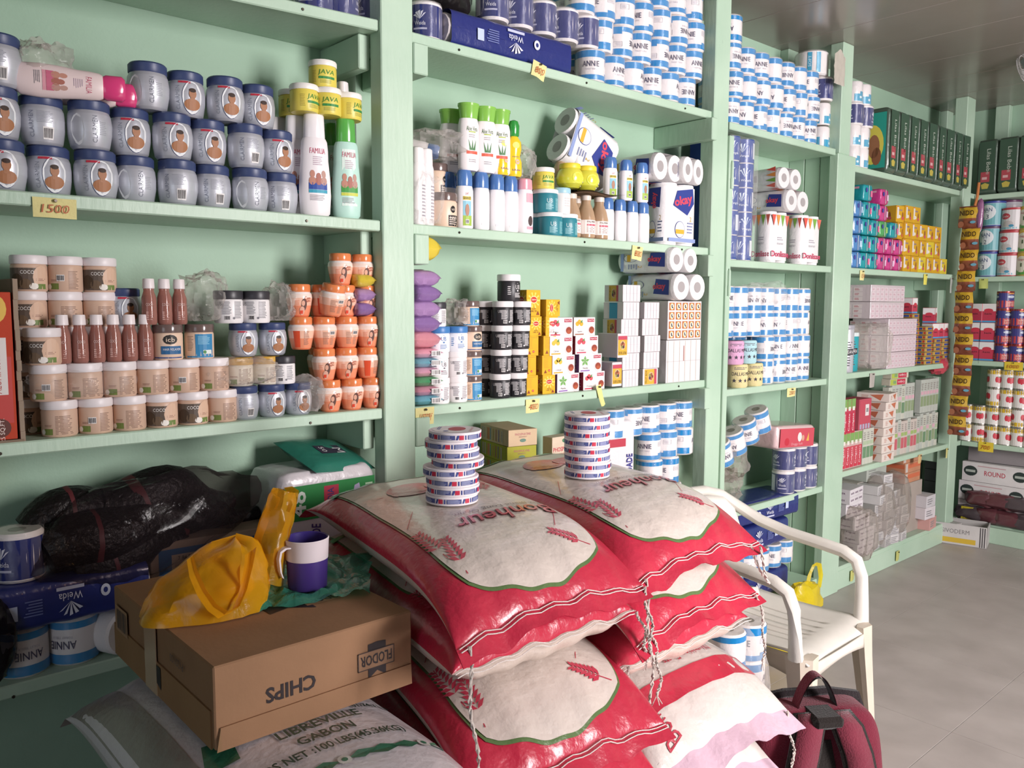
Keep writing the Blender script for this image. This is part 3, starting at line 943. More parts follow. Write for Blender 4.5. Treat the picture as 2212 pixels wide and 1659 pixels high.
def d_tea(fr, frc, word, side):
    def f(p, f_, s, t):
        q = f_; q2 = mp2(q)
        p.rect(.014, .05, .018, .031, q, 'b04a5c'); p.text('DipperTea', .032, .0245, .008, q2, 'f0e0e0', w=.032)
        p.oval(.036, -.016, .019, .021, q, 'd8cccc', 8); p.oval(.036, -.014, .014, .014, q2, '8f4030', 8); p.oval(.036, -.02, .011, .008, mp2(q2), 'a85438', 6)
        for i in range(5):
            a = 2 * pi * i / 5 + .3; u, v = -.028 + .011 * cos(a), .008 + .011 * sin(a)
            if fr == 'leaf': p.poly([(-.028, .008), (u + .006 * sin(a), v - .006 * cos(a)), (-.028 + .022 * cos(a), .008 + .022 * sin(a)), (u - .006 * sin(a), v + .006 * cos(a))], q, frc)
            elif i < 3: p.oval(u, v, .0095, .0095, q, frc, 6)
        if fr != 'leaf': p.poly([(-.024, .018), (-.012, .028), (-.014, .014)], q2, '5f8a4a')
        p.text(word, -.026, -.02, .007, q, '5a4a4e', w=.026, shear=.2); p.rect(-.05, -.005, -.033, -.028, q, side)
        for i in range(2): p.text('DipperTea', 0, .02, .007, s, 'f0e4ea', w=.03)
        p.lines(-.02, .02, -.03, .012, 7, s, 'e8d8e0')
        p.oval(0, .02, .004, .004, s, '7fae4a', 5)
    return f


def tea(fr, frc, word, side): return pbox('tea_box', .062, .112, .074, ['ece6e4', 'ece6e4', side, side, 'ece6e4', 'ece6e4'], d_tea(fr, frc, word, side))


TEA = [tea('leaf', '6fa25a', 'Menthe', '8a62a8'), tea('fruit', 'd0525c', 'Fraise', 'bf3f58'), tea('fruit', 'd8a83c', 'Gingembre', '9a6a58'), tea('fruit', 'd8b44a', 'Citron', 'c8a03c'), tea('fruit', 'cf5562', 'Fraise', 'b8405a')]


def d_match(side):
    def f(p, f_, s, t):
        q = s if side else f_; q2 = mp2(q); W = .05 if side else .04
        p.rect(-W / 2, W / 2, -.027, .027, q, 'd0a53c'); p.rect(W * .3, W / 2, -.027, .027, q2, 'b8485a'); p.oval(W * .02, 0, W * .24, .017, q2, 'c8b084', 8)
        for i, c in enumerate(('7a4a3c', '9a5a3c', '8a8a4a', '5a3a4a', 'b86a4a')):
            a = 2 * pi * i / 5; p.oval(W * .02 + W * .11 * cos(a), .008 * sin(a), W * .09, .006, mp2(q2), c, 5)
        p.text('FRUIT BOX', -W * .38, 0, .006, q2, '4a3c24', w=.046, rot=90)
    return f


def d_slits(p, f_, s, t):
    for i in range(1, 5): p.rect(-.05 + i * .02 - .0006, -.05 + i * .02 + .0006, -.027, .027, f_, 'a39aa0')
    p.rect(-.05, .05, -.0005, .0005, f_, 'c4bcc0') if random.random() < .5 else None


def d_slits2(p, f_, s, t): d_slits(p, f_, s, t); p.rect(-.02, .02, -.027, .027, s, '3f93b4'); p.lines(-.02, .02, .022, .026, 1, mp2(s), '2f6f90')


def d_slits3(p, f_, s, t): d_slits(p, f_, s, t); d_match(1)(p, f_, s, t)


MATCH = [pbox('matchbox_pack', .1, .1, .058, 'dfd8da', d_slits3), pbox('matchbox_pack', .1, .1, .058, 'dfd8da', d_slits2),
         pbox('matchbox_pack', .1, .05, .058, 'dfd8da', d_match(0)), pbox('matchbox_pack', .1, .1, .058, 'dfd8da', d_slits)]
# ------------------------------------------------------------------ goods on the two near bays
ORD = ('first', 'second', 'third', 'fourth', 'fifth', 'sixth', 'seventh', 'eighth', 'ninth', 'tenth', 'eleventh', 'twelfth')
def line(kinds, pxs, x, z, label, group, cat, d=0.0, stag=0.0, sc=None, turn=8, hh=.05, face=-12, seq=None, sh=0, ref=None, rev=False):
    last = -9
    for i, px in enumerate(pxs):
        xi = x - (stag if i % 2 else 0)
        y = yy(px, xi, z + hh)
        need = sqrt(max(0, d * d - stag * stag)) if d else 0
        y = max(y, last + need); last = y
        k = kinds[(seq[i] if seq else i) % len(kinds)] if isinstance(kinds, list) else kinds
        lb = label + (', %s from %s' % (ORD[len(pxs) - 1 - i if rev else i], ref) if ref else '')
        k.put(lb, cat, (xi, y, z), radians(face + R(-turn, turn)), group, sc=sc)


ZA, ZBb = ZB['A'], ZB['B']


# clear crumpled bags
def clearbag(px, py, x, s, label, seed, mat='bagfilm', zbase=None, amp=.35, name='plastic_bag', group=None, pw=.8):
    p = on(px, py, 0, x)
    b = MB(); blob(b, (0, 0, s[2]), s, 'ffffff', seed, amp=amp, freq=2.6, nu=36, nv=22, pw=pw)
    z = zbase if zbase is not None else p.z - s[2]
    o = part(name, b, mat); o.location = (p.x, p.y, z); return tag(o, label, 'plastic bag', group)


# price slips pinned to the shelf edges
def note(px, py, text, label, w=.075, h=.04, col='d8cf92', ink='b0562c', x=XF + .004, tilt=0, ax=0, fold=.0):
    p = on(px, py, 0, x) if ax == 0 else on(px, py, 1, YF - .004)
    b = MB()
    b.grid(6, 4, lambda u, v: (.004 * sin(u * 5) * v + fold * v * v, (u - .5) * w, -v * h), col)
    e = tag(empty('price_slip', p, rot=(radians(tilt), 0, 0 if ax == 0 else -pi / 2)), label, 'price tag')
    part('paper', b, 'paper', e)
    if text:
        t = MB(); t.text(text, 0, -h * .55, h * .42, lambda u, v, o=0: (.006 + fold * .3, u, v), ink, w=w * .62, shear=.2); part('handwriting', t, 'print', e)
    n = MB(); n.M = Matrix.Translation((.005, 0, -.006)) @ Matrix.Rotation(pi / 2, 4, 'Y'); n.lathe([(.004, 0), (.003, .004)], '6a625a', n=8); part('pin', n, 'metal', e)


# ---- bay A, second shelf from the top
z = ZA[2]
gA = 'silver jars with navy lids on the upper shelf'
line(CLAIR, [5, 105, 185, 260, 342, 420, 487, 545], -2.055, z, 'silver navy-lidded jar, lowest tier', gA, 'jar', d=.093, stag=.02, seq=[0, 0, 0, 2, 1, 1, 2, 1], ref='the white lotion bottles', rev=True)
line(CLAIR, [-10, 90, 172, 248, 333, 410, 483, 552], -2.055, z + .1065, 'silver navy-lidded jar, middle tier', gA, 'jar', d=.093, stag=.02, seq=[0, 1, 2, 0, 0, 0, 1, 0], ref='the white lotion bottles', rev=True)
line(CLAIR, [-5], -2.055, z + .213, 'silver jar with navy lid beside the crumpled clear bag, upper shelf', None, 'jar', seq=[1])
line(CLAIR, [320, 400, 477, 542], -2.06, z + .213, 'silver navy-lidded jar, top tier', gA, 'jar', d=.093, stag=.02, seq=[2, 0, 0, 0], ref='the pink-capped bottles', rev=False)
p = on(205, 190, 0, -2.06)
for i in (0, 1):
    FAM[2].put('pale pink-capped lotion bottle lying on the silver jars, %s' % ('at the front', 'half hidden behind the other')[i], 'bottle', (p.x + .02 - i * .05, p.y - .16 + i * .04, z + .213 + .026), group='pink-capped bottles lying on the silver jars', rot=(radians(-90), radians(0), radians(-12)), sc=.9)
clearbag(95, 150, -2.06, (.05, .055, .055), 'crumpled clear plastic bag between the top silver jar and the pink-capped bottles', 1, zbase=z + .214)
note(118, 428, '1500', 'yellow price slip reading 1500 under the silver jars', .085, .042)
for i, (px, x) in enumerate(((676, -2.045), (676, -2.095), (676, -2.145), (676, -2.195))):
    FAM[0].put('tall white lotion bottle with a white cap, %s in its file from the shelf edge' % ORD[i], 'bottle', (x, yy(680, -2.045, z + .1) - i * .026, z), radians(-14), 'white lotion bottles standing in a file', sc=(1.12, 1.08, 1.12))
for i, x in enumerate((-2.04, -2.11)):
    FAM[1].put('pale green lotion bottle with a green cap, %s' % ('at the shelf edge', 'behind its twin')[i], 'bottle', (x, yy(748, -2.04, z + .1) + i * .004, z), radians(-14), 'green lotion bottles', sc=(1.12, 1.02, 1.12))
zt = z + .238 * 1.12
for px, x, w_ in ((657, -2.045, 'the white bottle'), (707, -2.04, 'two bottles, between its neighbours'), (752, -2.05, 'the green-capped bottle'), (632, -2.12, 'a rear white bottle')):
    JAVA.put('yellow cream jar with white lid resting on the cap of ' + w_, 'jar', (x, yy(px, x, zt + .03), zt), radians(R(-40, 25)), 'yellow jars on the lotion bottles', sc=1.06)
JAVA.put('yellow hair cream jar with a white lid crowning the heap above the lotion bottles', 'jar', (-2.05, yy(697, -2.05, zt + .1), zt + .071), radians(-18), sc=1.06)
for i, (x, dz) in enumerate(((-2.06, 0), (-2.12, 0), (-2.08, .188), (-2.18, 0))):
    PLAINB.put('white bottle half hidden behind the post, next to the green-capped bottle', 'bottle', (x, 1.215 + (i % 2) * .005, z + dz), radians(60), 'white bottles by the post')

# ---- bay A, third shelf
z = ZA[1]; ck = 1.03; ch = .0775 * ck
gC = 'tan coconut cream jars on the lower shelf'
line(COCO, [128, 199, 269, 335, 399, 462], -2.05, z, 'tan coconut jar, lowest tier', gC, 'jar', d=.074, sc=ck, seq=[1, 2, 1, 0, 0, 1], ref='the foil carton', rev=False)
line(COCO, [104, 178, 249, 327, 392, 455], -2.05, z + ch, 'tan coconut jar, second tier', gC, 'jar', d=.074, sc=ck, seq=[2, 1, 1, 1, 2, 1], ref='the foil carton', rev=False)
line(COCO, [92], -2.05, z + 2 * ch, 'tan jar with white lid beside the row of six red oil bottles', None, 'jar', sc=ck)
for t, nm in ((0, None), (1, None), (2, None), (3, 'fourth'), (4, 'topmost')):
    line(COCO, [62, 126, 192], -2.128, z + t * ch, 'tan coconut jar, %s tier' % nm if nm else 'tan jar with white lid hidden behind the front coconut jars', gC, 'jar', d=.0735, sc=ck, seq=[0, 2, 0] if t > 3 else [0, 1, 1], ref='the foil carton' if nm else None)
line(COCO, [268, 268, 268], -2.13, z, 'tan jar with white lid hidden behind the front coconut jars', gC, 'jar', sc=ck)
for t in (1, 2): line(COCO, [266], -2.13, z + t * ch, 'tan jar with white lid hidden behind the front coconut jars', gC, 'jar', sc=ck)
line(REDB, [135, 165, 195, 226, 256, 286], -2.05, z + 2 * ch, 'white-capped red oil bottle in the row of six', 'row of six red oil bottles', 'bottle', d=.0355, sc=(.95, .95, 1.06), ref='the foil carton', rev=False)
clearbag(178, 820, -2.045, (.045, .11, .034), 'dusty clear wrap over the second tier of coconut jars', 3, 'film', zbase=z + ch + .002, amp=.2, name='plastic_wrap')
line(CLAIR, [268], -2.13, z + 3 * ch, 'silver jar with navy lid behind the red oil bottles', None, 'jar', sc=.85, seq=[0])
for t in (0, 1): line(COCO, [330, 395], -2.13, z + t * ch, 'tan jar with white lid hidden behind the front coconut jars', gC, 'jar', sc=ck, d=.075)
line(ICB, [362, 430], -2.055, z + 2 * ch, 'cream relaxer jar with a dark lid', 'cream relaxer jars on the coconut jars', 'jar', sc=.97, seq=[1, 0], d=.074, ref='the six red oil bottles')
z3 = z + 2 * ch + .0865 * .97
line(REDB, [322, 350, 378], -2.05, z3, 'white-capped red oil bottle in the trio on relaxer jars', 'trio of red oil bottles', 'bottle', d=.0355, sc=(.95, .95, 1.06), ref='the crumpled bag', rev=True)
clearbag(440, 640, -2.07, (.05, .055, .062), 'crumpled clear plastic bag next to the trio of red oil bottles', 5, zbase=z3 + .002)
line(CLAIR, [527, 572, 615], -2.05, z, 'small silver jar with navy lid on the shelf', 'small silver jars among the creams', 'jar', sc=.8, d=.075, seq=[1, 0, 0], ref='the coconut jars')
hs = .106 * .8
line(GOLDJ, [515, 560], -2.07, z + hs, 'cream jar with a golden lid wrapped in crumpled clear plastic', 'golden-lidded jars', 'jar', sc=.97, d=.075)
line(WHK, [611], -2.05, z + hs, 'white jar with a black lid beside the wrapped golden-lidded jar', None, 'jar', sc=.87)
clearbag(520, 800, -2.05, (.045, .1, .036), 'crumpled clear plastic over the golden-lidded jar', 6, 'bagfilm', zbase=z + hs + .002, amp=.25, name='plastic_wrap')
z2 = z + hs + .0755
line(CLAIR, [525, 588], -2.06, z2, 'small silver jar with navy lid above the golden-lidded jar', 'small silver jars on the golden-lidded jars', 'jar', sc=.8, d=.075, seq=[0, 0], ref='the coconut jars')
line(WHK, [493, 546], -2.055, z2 + hs, 'white jar with a black lid, atop the silver jars', 'white jars with black lids', 'jar', sc=.98, d=.072, ref='the coconut jars')
clearbag(602, 655, -2.06, (.04, .04, .05), 'twisted end of a clear bag beside the black-lidded white jars', 8, zbase=z2 + hs + .001)
clearbag(664, 860, -2.035, (.035, .045, .05), 'round crumpled clear bag on the shelf in front of the orange jars', 9, zbase=z + .002, amp=.2)
gK = 'orange and white cream jars with orange lids'
ks = (.93, .93, 1.0); kh = .0866
for t, (pxs, sq, nm) in enumerate((([712, 756, 800], [0, 0, 0], 'lowest'), ([700, 745, 793], [0, 0, 2], 'second'), ([650, 700, 741, 787], [2, 1, 1, 0], 'third'), ([646, 680, 738, 780], [0, 2, 0, 0], 'fourth'))):
    line(CARE, pxs, -2.045 if t < 3 else -2.06, z + t * kh, 'orange-lidded jar, %s tier' % nm, gK, 'jar', d=.069, sc=ks, seq=sq, ref='the post', rev=True)
    line(CARE, [690, 735, 775], -2.125, z + t * kh, 'orange and white jar in the back row of orange-lidded jars', gK, 'jar', d=.07, sc=ks)
CARE[1].put('loose orange-lidded jar with its barcode turned out, tilted on the heap', 'jar', (-2.02, yy(713, -2.02, z + .3), z + 3 * kh + .004), radians(-10), rot=(radians(-6), radians(8), radians(-10)), sc=(.98, .98, .98))
line(CARE, [735, 782], -2.06, z + 4 * kh, 'orange-lidded jar of the wrapped pair crowning the orange jars', gK, 'jar', d=.069, sc=ks, seq=[0, 0], ref='the post', rev=True)


def pillow(name, dx, dy, dz, col, draw=None, mat='shrink', seed=0, crimp=.012):
    b = MB()

    def top(sg):
        def f(u, v):
            x = (u - .5) * 2; y = (v - .5) * 2
            h = (max(0, 1 - abs(x) ** 3.2) * max(0, 1 - abs(y) ** 3.2)) ** .45
            w = .07 * noise.noise(Vector((x * 2.2 + seed, y * 2.2, sg + seed)))
            return (x * dx / 2, y * dy / 2, dz / 2 + sg * dz / 2 * h * (1 + w))
        return f
    b.grid(14, 14, top(1), col); b.grid(14, 14, top(-1), col, flip=True)
    ps = [('pack', b, mat)]
    if draw:
        p = MB()

        def mp(u, v, o=0):                      # printed on the upper, room-facing side
            q = top(1)(min(1, max(0, .5 + u / dx)), min(1, max(0, .5 + v / dy))); return (q[0], q[1], q[2] + .0012 + o)
        draw(p, mp); ps.append(('print', p, 'print', 0))
    return T(name, *ps)


WIPE = {c: pillow('wipes_pack', .12, .16, .055, c, (lambda p, mp: (p.oval(.0, .0, .03, .035, mp, 'e0b8b0', 8), p.oval(.01, .02, .012, .014, mp2(mp), 'c88a84', 6))), seed=i) for i, c in enumerate(('a884b4', 'd8c040', 'd08a94', '8a6aa0'))}
for i, c in enumerate(('8a6aa0', 'a884b4', 'd8c040')):
    WIPE[c].put('%s wipes packet squeezed between the orange jars and the post' % ('dark purple', 'lilac', 'yellow')[i], 'wipes', (-2.07, 1.243, z + 3 * kh + i * .04), 0, sc=(1, .38, .72))


# open shipping carton of foil boxes at the end of the third shelf
e = tag(empty('carton', (-2.1, .33, z)), 'brown cardboard carton with a torn-open side, holding foil boxes', 'carton')
y1 = yy(42, -2.02, 1.3) - .33
b = MB(); b.box(-.13, .08, y1 - .006, y1, 0, .345, '8a7866', b=.001)
for i in range(16): b.box(.074, .082 + R(0, .012), y1 - .006, y1 + .003, i * .0215, i * .0215 + .0215, '9c8a78')
part('side_panel', b, 'card', e)
b = MB(); b.box(-.13, .095, -.45, y1, 0, .005, '8a7866'); part('bottom_panel', b, 'card', e)
b = MB(); b.box(-.135, -.13, -.45, y1, 0, .345, '7a6a5a'); part('back_panel', b, 'card', e)
def d_foil(p, f, s, t):
    p.rect(-.026, .026, -.12, .02, f, 'b83a34'); p.rect(-.018, .018, -.06, .06, mp2(f), 'd8d0cc'); p.text('ALUMINIUM FOIL', 0, 0, .012, mp2(mp2(f)), 'a8342e', w=.115, rot=90)
    p.oval(.0, .12, .022, .03, f, 'd8b04a', 8); p.oval(0, -.13, .02, .02, mp2(f), '5a2a20', 8); p.text('25 SQ.FT.', .004, -.135, .01, mp2(mp2(f)), 'e8d8d0', w=.05, rot=90)
FOIL = pbox('foil_box', .06, .062, .31, ['c04a34'] * 2 + ['b8402f'] * 2 + ['b8402f', 'c8703a'], d_foil)
for i in range(3):
    FOIL.put('red and orange aluminium foil box standing in the torn carton', 'box', (-2.04 if i < 2 else -2.12, .33 + y1 - .042 - (i % 2) * .066, z + .006), 0, 'foil boxes in the carton')

# ---- bay A, top shelf and bottom shelf
zt = ZA[3]
rollpack(WEIDA, 2, (-2.09, yy(745, -2.06, zt), zt), 'navy pack of toilet rolls on the top shelf left of the post', None, rz=0)
rollpack(WEIDA, 1, (-2.09, yy(690, -2.06, zt), zt - .005), 'navy wrapped toilet roll on the top shelf next to the navy pack', None)


def longpack(L, Wd, Hh, seed=0, flip=False):    # flat pack of navy-wrapped rolls: soft box with printed face, roll ends showing
    b = MB(); col = '252e70'

    def fn(u, v):
        a = v * 2 * pi; cx_, cz_ = cos(a), sin(a); k = .32
        x = math.copysign(abs(cx_) ** k, cx_) * Wd / 2; zz = math.copysign(abs(cz_) ** k, cz_) * Hh / 2
        q = 1 + .03 * noise.noise(Vector((u * 9 + seed, v * 7, seed)))
        return (x * q, (u - .5) * L, Hh / 2 + zz * q)
    b.grid(18, 28, fn, col, flip=False)
    e_ = MB()
    for s_ in (-1, 1):
        for k in (-1, 1):
            e_.M = Matrix.Translation((k * Wd * .25, s_ * L / 2, Hh / 2)) @ Matrix.Rotation(-s_ * pi / 2, 4, 'X'); e_.lathe([(Wd * .24, -.03), (Wd * .245, -.004), (Wd * .22, .006)], 'c8c0c0', n=14)
    p = MB(); s = -1 if flip else 1
    mp = lambda u, v, o=0: (Wd / 2 * 1.035 + .001 + o, s * u, Hh / 2 + s * v)
    for i in range(5):
        t = radians(-60 + 30 * i); p.poly([(0, .0), (.03 * sin(t) - .004, .006 + .026 * cos(t)), (.03 * sin(t) + .005, .009 + .026 * cos(t))], mp, 'd0d2e4')
    p.text('Weida', 0, -.012, .018, mp, 'd8daea', w=.06); p.rect(-.035, .035, -.036, -.028, mp, 'b8bcd4')
    p.oval(-.09, -.01, .013, .015, mp, 'd0d2e0', 8); p.oval(-.09, -.01, .006, .007, mp2(mp), '252e70', 6)
    p.rect(.13, .155, -.012, .022, mp, 'b8c4e0'); p.lines(.07, .12, -.02, .02, 6, mp, '6a74a8')
    return T('toilet_paper_pack', ('wrapper', b, 'shrink'), ('roll_ends', e_, 'paper'), ('print', p, 'print', 0))


LONG = longpack(.5, .2, .108, 1, True); LONGU = longpack(.42, .2, .11, 2, False); SHORT = longpack(.24, .2, .1, 3, True)
z = ZA[0]
rollpack(ANNIE, 2, (-2.065, yy(50, -2.06, z + .05), z), 'white toilet rolls with blue bands standing under the navy pack, bottom shelf', None, start=1)
e = tag(empty('toilet_roll', (-2.06, yy(232, -2.06, z + .05), z + .052), rot=(0, radians(90), radians(25))), 'white toilet roll lying on its side behind the chips carton', 'toilet paper')
part('roll', rollmesh(lambda b, mp: None), 'paper', e).location = (0, 0, -.05)
LONGU.put('navy soft pack of toilet rolls lying on the blue-banded rolls, bottom shelf', 'toilet paper', (-2.08, yy(150, -2.0, z + .16), z + .109), radians(180), rot=(pi, 0, 0), sc=(.9, .8, .95)).location.z += .105
rollpack(WEIDA, 1, (-2.06, yy(38, -2.06, z + .3), z + .215), 'navy wrapped toilet roll on top of the navy pack, bottom shelf', None)
b = MB(); blob(b, (0, 0, .11), (.05, .05, .1), '2a282c', 12, amp=.2); o = part('plastic_bag', b, 'blackfilm'); o.location = (-2.0, yy(-20, -2.0, z + .12), z + .002)
tag(o, 'dark plastic bag at the end of the bottom shelf', 'plastic bag')

# hair bundles in clear film
hb = tag(empty('hair_bundle_bag', (-2.06, .72, .85)), 'clear bag of black hair bundles tied with red bands', 'hair bundles')
for i, (a, c, r) in enumerate((((65, 1150), (330, 1075), .05), ((95, 1205), (430, 1120), .06), ((150, 1235), (420, 1170), .055), ((210, 1095), (500, 1075), .055), ((300, 1150), (555, 1112), .048))):
    xa = -2.06 if i in (1, 2) else -2.12
    A = on(*a, 0, xa); B = on(*c, 0, xa - .02); b = MB(); N = 14; path = []
    for k in range(N + 1):
        t = k / N; q = A.lerp(B, t); q.z += .025 * sin(t * pi) + .012 * sin(t * 9 + i); path.append(q)
    b.tube(path, [r * (.45 + .75 * sin(min(1, k / N * 1.2 + .12) * pi) ** .6) * (1 + .12 * noise.noise(Vector((k, i, 3)))) for k in range(N + 1)], '1c1718', n=12, sx=1.1)
    o = part('hair_bundle', b, 'hair', hb); o.matrix_parent_inverse = Matrix.Translation(-hb.location)
    b = MB(); q = path[4]; b.tube([path[3], path[4], path[5]], [r * 1.16, r * 1.2, r * 1.17], '5e2a2e', n=12, sx=1.1); o2 = part('paper_band', b, 'print', hb); o2.matrix_parent_inverse = Matrix.Translation(-hb.location)
b = MB(); c = on(300, 1145, 0, -2.07); blob(b, (c.x, c.y, c.z), (.11, .275, .125), 'ffffff', 21, amp=.16, freq=2, nu=40, nv=20, flatb=False)
for i, v in enumerate(b.v):
    b.v[i] = (v[0], v[1], v[2] + (v[1] - c.y) * .18)
o = part('clear_bag', b, 'hairfilm', hb); o.matrix_parent_inverse = Matrix.Translation(-hb.location)

b = MB(); b.box(-.09, .1, -.17, .17, 0, .235, ['9a8674'] * 6, b=.002); p = MB()
f = flat((.1, 0, .117), *XP); p.rect(-.15, .16, .02, .1, f, '2f557c'); p.rect(-.12, .0, .0, .085, mp2(f), 'a8927e'); p.barcode(-.06, .035, .1, .05, mp2(f), bg='a8927e'); p.text('7 84 98460 60942', -.06, .075, .01, mp2(mp2(f)), '3a342e', w=.09)
p.poly([(.1, -.1), (.16, -.1), (.15, .02)], mp2(f), '24466e')
T('carton', ('carton', b, 'card'), ('print', p, 'print')).put('brown carton with blue print and barcode, behind the yellow carrier bag', 'carton', (-2.14, yy(490, -2.02, .8), z), radians(-4))


def diaperpack(dx, dy, dz, col, draw, seed=0, mat='shrink', pw=.2):
    b = MB()

    def fn(u, v):
        a = 2 * pi * u; t = pi * (v - .5); d = (cos(t) * cos(a), cos(t) * sin(a), sin(t))
        e_ = [math.copysign(abs(q) ** pw, q) for q in d]
        k = 1 + .018 * noise.noise(Vector(d) * 3 + Vector((seed, seed, 0)))
        return (e_[0] * dx / 2 * k, e_[1] * dy / 2 * k, dz / 2 + e_[2] * dz / 2 * k)
    b.grid(44, 26, fn, col)
    p = MB(); f = flat((dx / 2 * 1.012, 0, dz / 2), *XP, off=.002); s = flat((0, -dy / 2 * 1.012, dz / 2), (1, 0, 0), (0, 0, 1), off=.002); draw(p, f, s)
    return T('diaper_pack', ('wrapper', b, mat), ('print', p, 'print', 0))


def d_media(p, f, s):
    p.rect(-.135, .14, .055, .15, f, '2f8a48', 4); g = mp2(f)
    p.text('48', -.095, .1, .042, g, 'e6f0e6', w=.07, rot=90, bold=.02)
    p.rect(-.02, .025, .065, .14, g, 'b83a50'); p.text('MEDIA', .0, .102, .02, mp2(g), '3c3a7a', w=.062, rot=90, bold=.01)
    p.poly([(.065, .08), (.1, .085), (.09, .135), (.075, .13), (.07, .105)], g, 'b8b0d0'); p.lines(.11, .135, .07, .135, 6, g, 'b8d8b8')
    p.text('COMODIDADE', -.045, -.045, .028, f, '4a3a80', w=.17, rot=90, bold=.015, shear=.15); p.rect(-.1, -.08, -.02, .02, f, '9a4a4a')


DIA = diaperpack(.2, .3, .37, 'd8d2d6', d_media, 4, 'shrink')
DIA.put('large white diaper pack with a green band reading 48 MEDIA, bottom shelf', 'diaper pack', (-2.11, yy(718, -2.0, .85), z), 0)
GPK = pillow('diaper_pack', .2, .22, .045, '2f7a68', lambda p, mp: (p.rect(-.02, .03, -.04, .05, mp, '3a3444'), p.text('M', .015, .03, .03, mp2(mp), 'dcd8d8', w=.03), p.text('50', .005, -.02, .016, mp2(mp), 'dcd8d8', w=.03)), seed=5)
GPK.put('crumpled green diaper packet marked 50 M on the white diaper pack', 'diaper pack', (-2.12, yy(705, -2.1, 1.02), z + .365), 0, rot=(radians(-6), radians(18), radians(10)))

# ================================================================== bay B
# ---- top shelf
z = ZBb[3]
rollpack(WEIDA, 1, (-2.07, yy(921, -2.06, z + .05), z), 'navy wrapped toilet roll on the top shelf against the near post', None)
b = MB(); blob(b, (0, 0, .07), (.07, .08, .07), '2a282c', 31, amp=.25); o = part('plastic_bag', b, 'blackfilm'); o.location = (-2.13, yy(965, -2.13, z + .1), z + .1); tag(o, 'black plastic bag on the top shelf behind the navy roll', 'plastic bag')
rollpack(WEIDA, 1, (-2.14, yy(965, -2.13, z + .1), z), 'navy wrapped toilet roll under the black plastic bag, top shelf', None)
LONG.put('long navy soft pack of toilet rolls lying upside down on the top shelf', 'toilet paper', (-2.115, (yy(990, -2.0, z) + yy(1235, -2.0, z)) / 2 + .0, z), 0)
y0 = yy(1068, -2.06, z + .15)
rollpack(WEIDA, 5, (-2.07, y0, z + .113), 'row of navy wrapped toilet rolls on the long navy pack, top shelf', None)
for t, px in enumerate((1274, 1292, 1252, 1246)):
    zz = z + t * RH + .002; y0 = yy(px, -2.06, zz + .05); n = int((P2[0] - .06 - y0) / (2 * RR)) + 1
    a = n // 2
    nm = ('lowest', 'second', 'third', 'topmost')[t]
    rollpack(ANNIE, a, (-2.06, y0, zz), 'pack of blue-banded toilet rolls, %s tier on the top shelf, by the navy packs' % nm, 'white toilet rolls on the top shelf', start=t * 2)
    rollpack(ANNIE, n - a, (-2.06, y0 + a * 2 * RR, zz), 'pack of blue-banded toilet rolls, %s tier on the top shelf, by the far post' % nm, 'white toilet rolls on the top shelf', start=t * 2 + 3)
    if t > 1: rollpack(ANNIE, a, (-2.17, y0 + .05, zz), 'film-wrapped white toilet rolls in the rear row of the top shelf', 'white toilet rolls on the top shelf', start=t)
    else: rollpack(ANNIE, a, (-2.17, y0 + .05, zz), 'film-wrapped white toilet rolls in the rear row of the top shelf', 'white toilet rolls on the top shelf', start=t)
note(1167, 136, '800', 'yellow price slip reading 800 under the long navy pack', .06, .05, tilt=-12)

# ---- second shelf
z = ZBb[2]
for px, x in ((903, -2.04), (922, -2.045)):
    PLAINB.put('plain white bottle wrapped in clear plastic against the near post', 'bottle', (x, yy(px, x, z + .1), z), radians(30), 'white bottles by the near post', sc=(1, 1, 1.2))
clearbag(925, 440, -2.02, (.03, .05, .075), 'loose clear plastic around the white bottles by the near post', 14, 'film', zbase=z + .001)
ICB[2].put('pink-beige hair relaxer jar with a dark lid standing at the shelf edge', 'jar', (-2.05, yy(957, -2.05, z + .05), z), radians(-14), sc=1.18)
for t in (0, 1): ICB[2].put('pink-beige hair relaxer jar in the stack behind the shelf edge jar', 'jar', (-2.145, yy(941, -2.145, z + .1), z + t * .102), radians(-14), 'relaxer jars stacked at the back', sc=1.18)
p = on(940, 310, 0, -2.1)
BLUE[2].put('bottle with a dark blue cap lying in a cloudy bag', 'bottle', (-2.16, p.y - .1, z + .25), rot=(radians(-100), 0, radians(-40)), sc=1.0)
clearbag(935, 305, -2.1, (.07, .1, .045), 'cloudy plastic bag around the lying bottle beside the green-capped bottles', 15, 'bagfilm', zbase=z + .205)
bs = (1.15, 1.15, 1.38); bh = .13 * 1.38
line(BLUE, [1003, 1039, 1072, 1100], -2.05, z, 'blue-capped white bottle under the green-capped ones', 'white bottles with blue caps, left cluster', 'bottle', d=.058, sc=bs, seq=[1, 2, 2, 2], ref='the pink-capped bottle', rev=True)
line(BLUE, [968, 990, 1022, 1050], -2.115, z, 'white lotion bottle with a blue cap in the rear of the left cluster', 'white bottles with blue caps, left cluster', 'bottle', d=.058, sc=bs, seq=[2, 2, 2, 2])
line([ALOE], [1012, 1048, 1073], -2.05, z + bh, 'white bottle with a broad light green cap', 'white bottles with light green caps', 'bottle', sc=(1.05, 1.0, 1.15), d=.06, ref='the yellow bottles', rev=True)
line([ALOE], [975], -2.12, z + bh, 'white lotion bottle with a light green cap set back behind the others', None, 'bottle', sc=1.1)
line([YEL], [1083, 1104], -2.045, z + bh, 'yellow bottle with a dark green cap', 'yellow bottles with green caps', 'bottle', sc=1.15, d=.052, ref='the light green caps', rev=False)
clearbag(1130, 350, -2.07, (.04, .04, .05), 'small cloudy bag beside the yellow bottles', 16, zbase=z + bh)
line([PINKB], [1133], -2.04, z, 'slim white bottle with a pink cap and a pink label', None, 'bottle', sc=1.18)
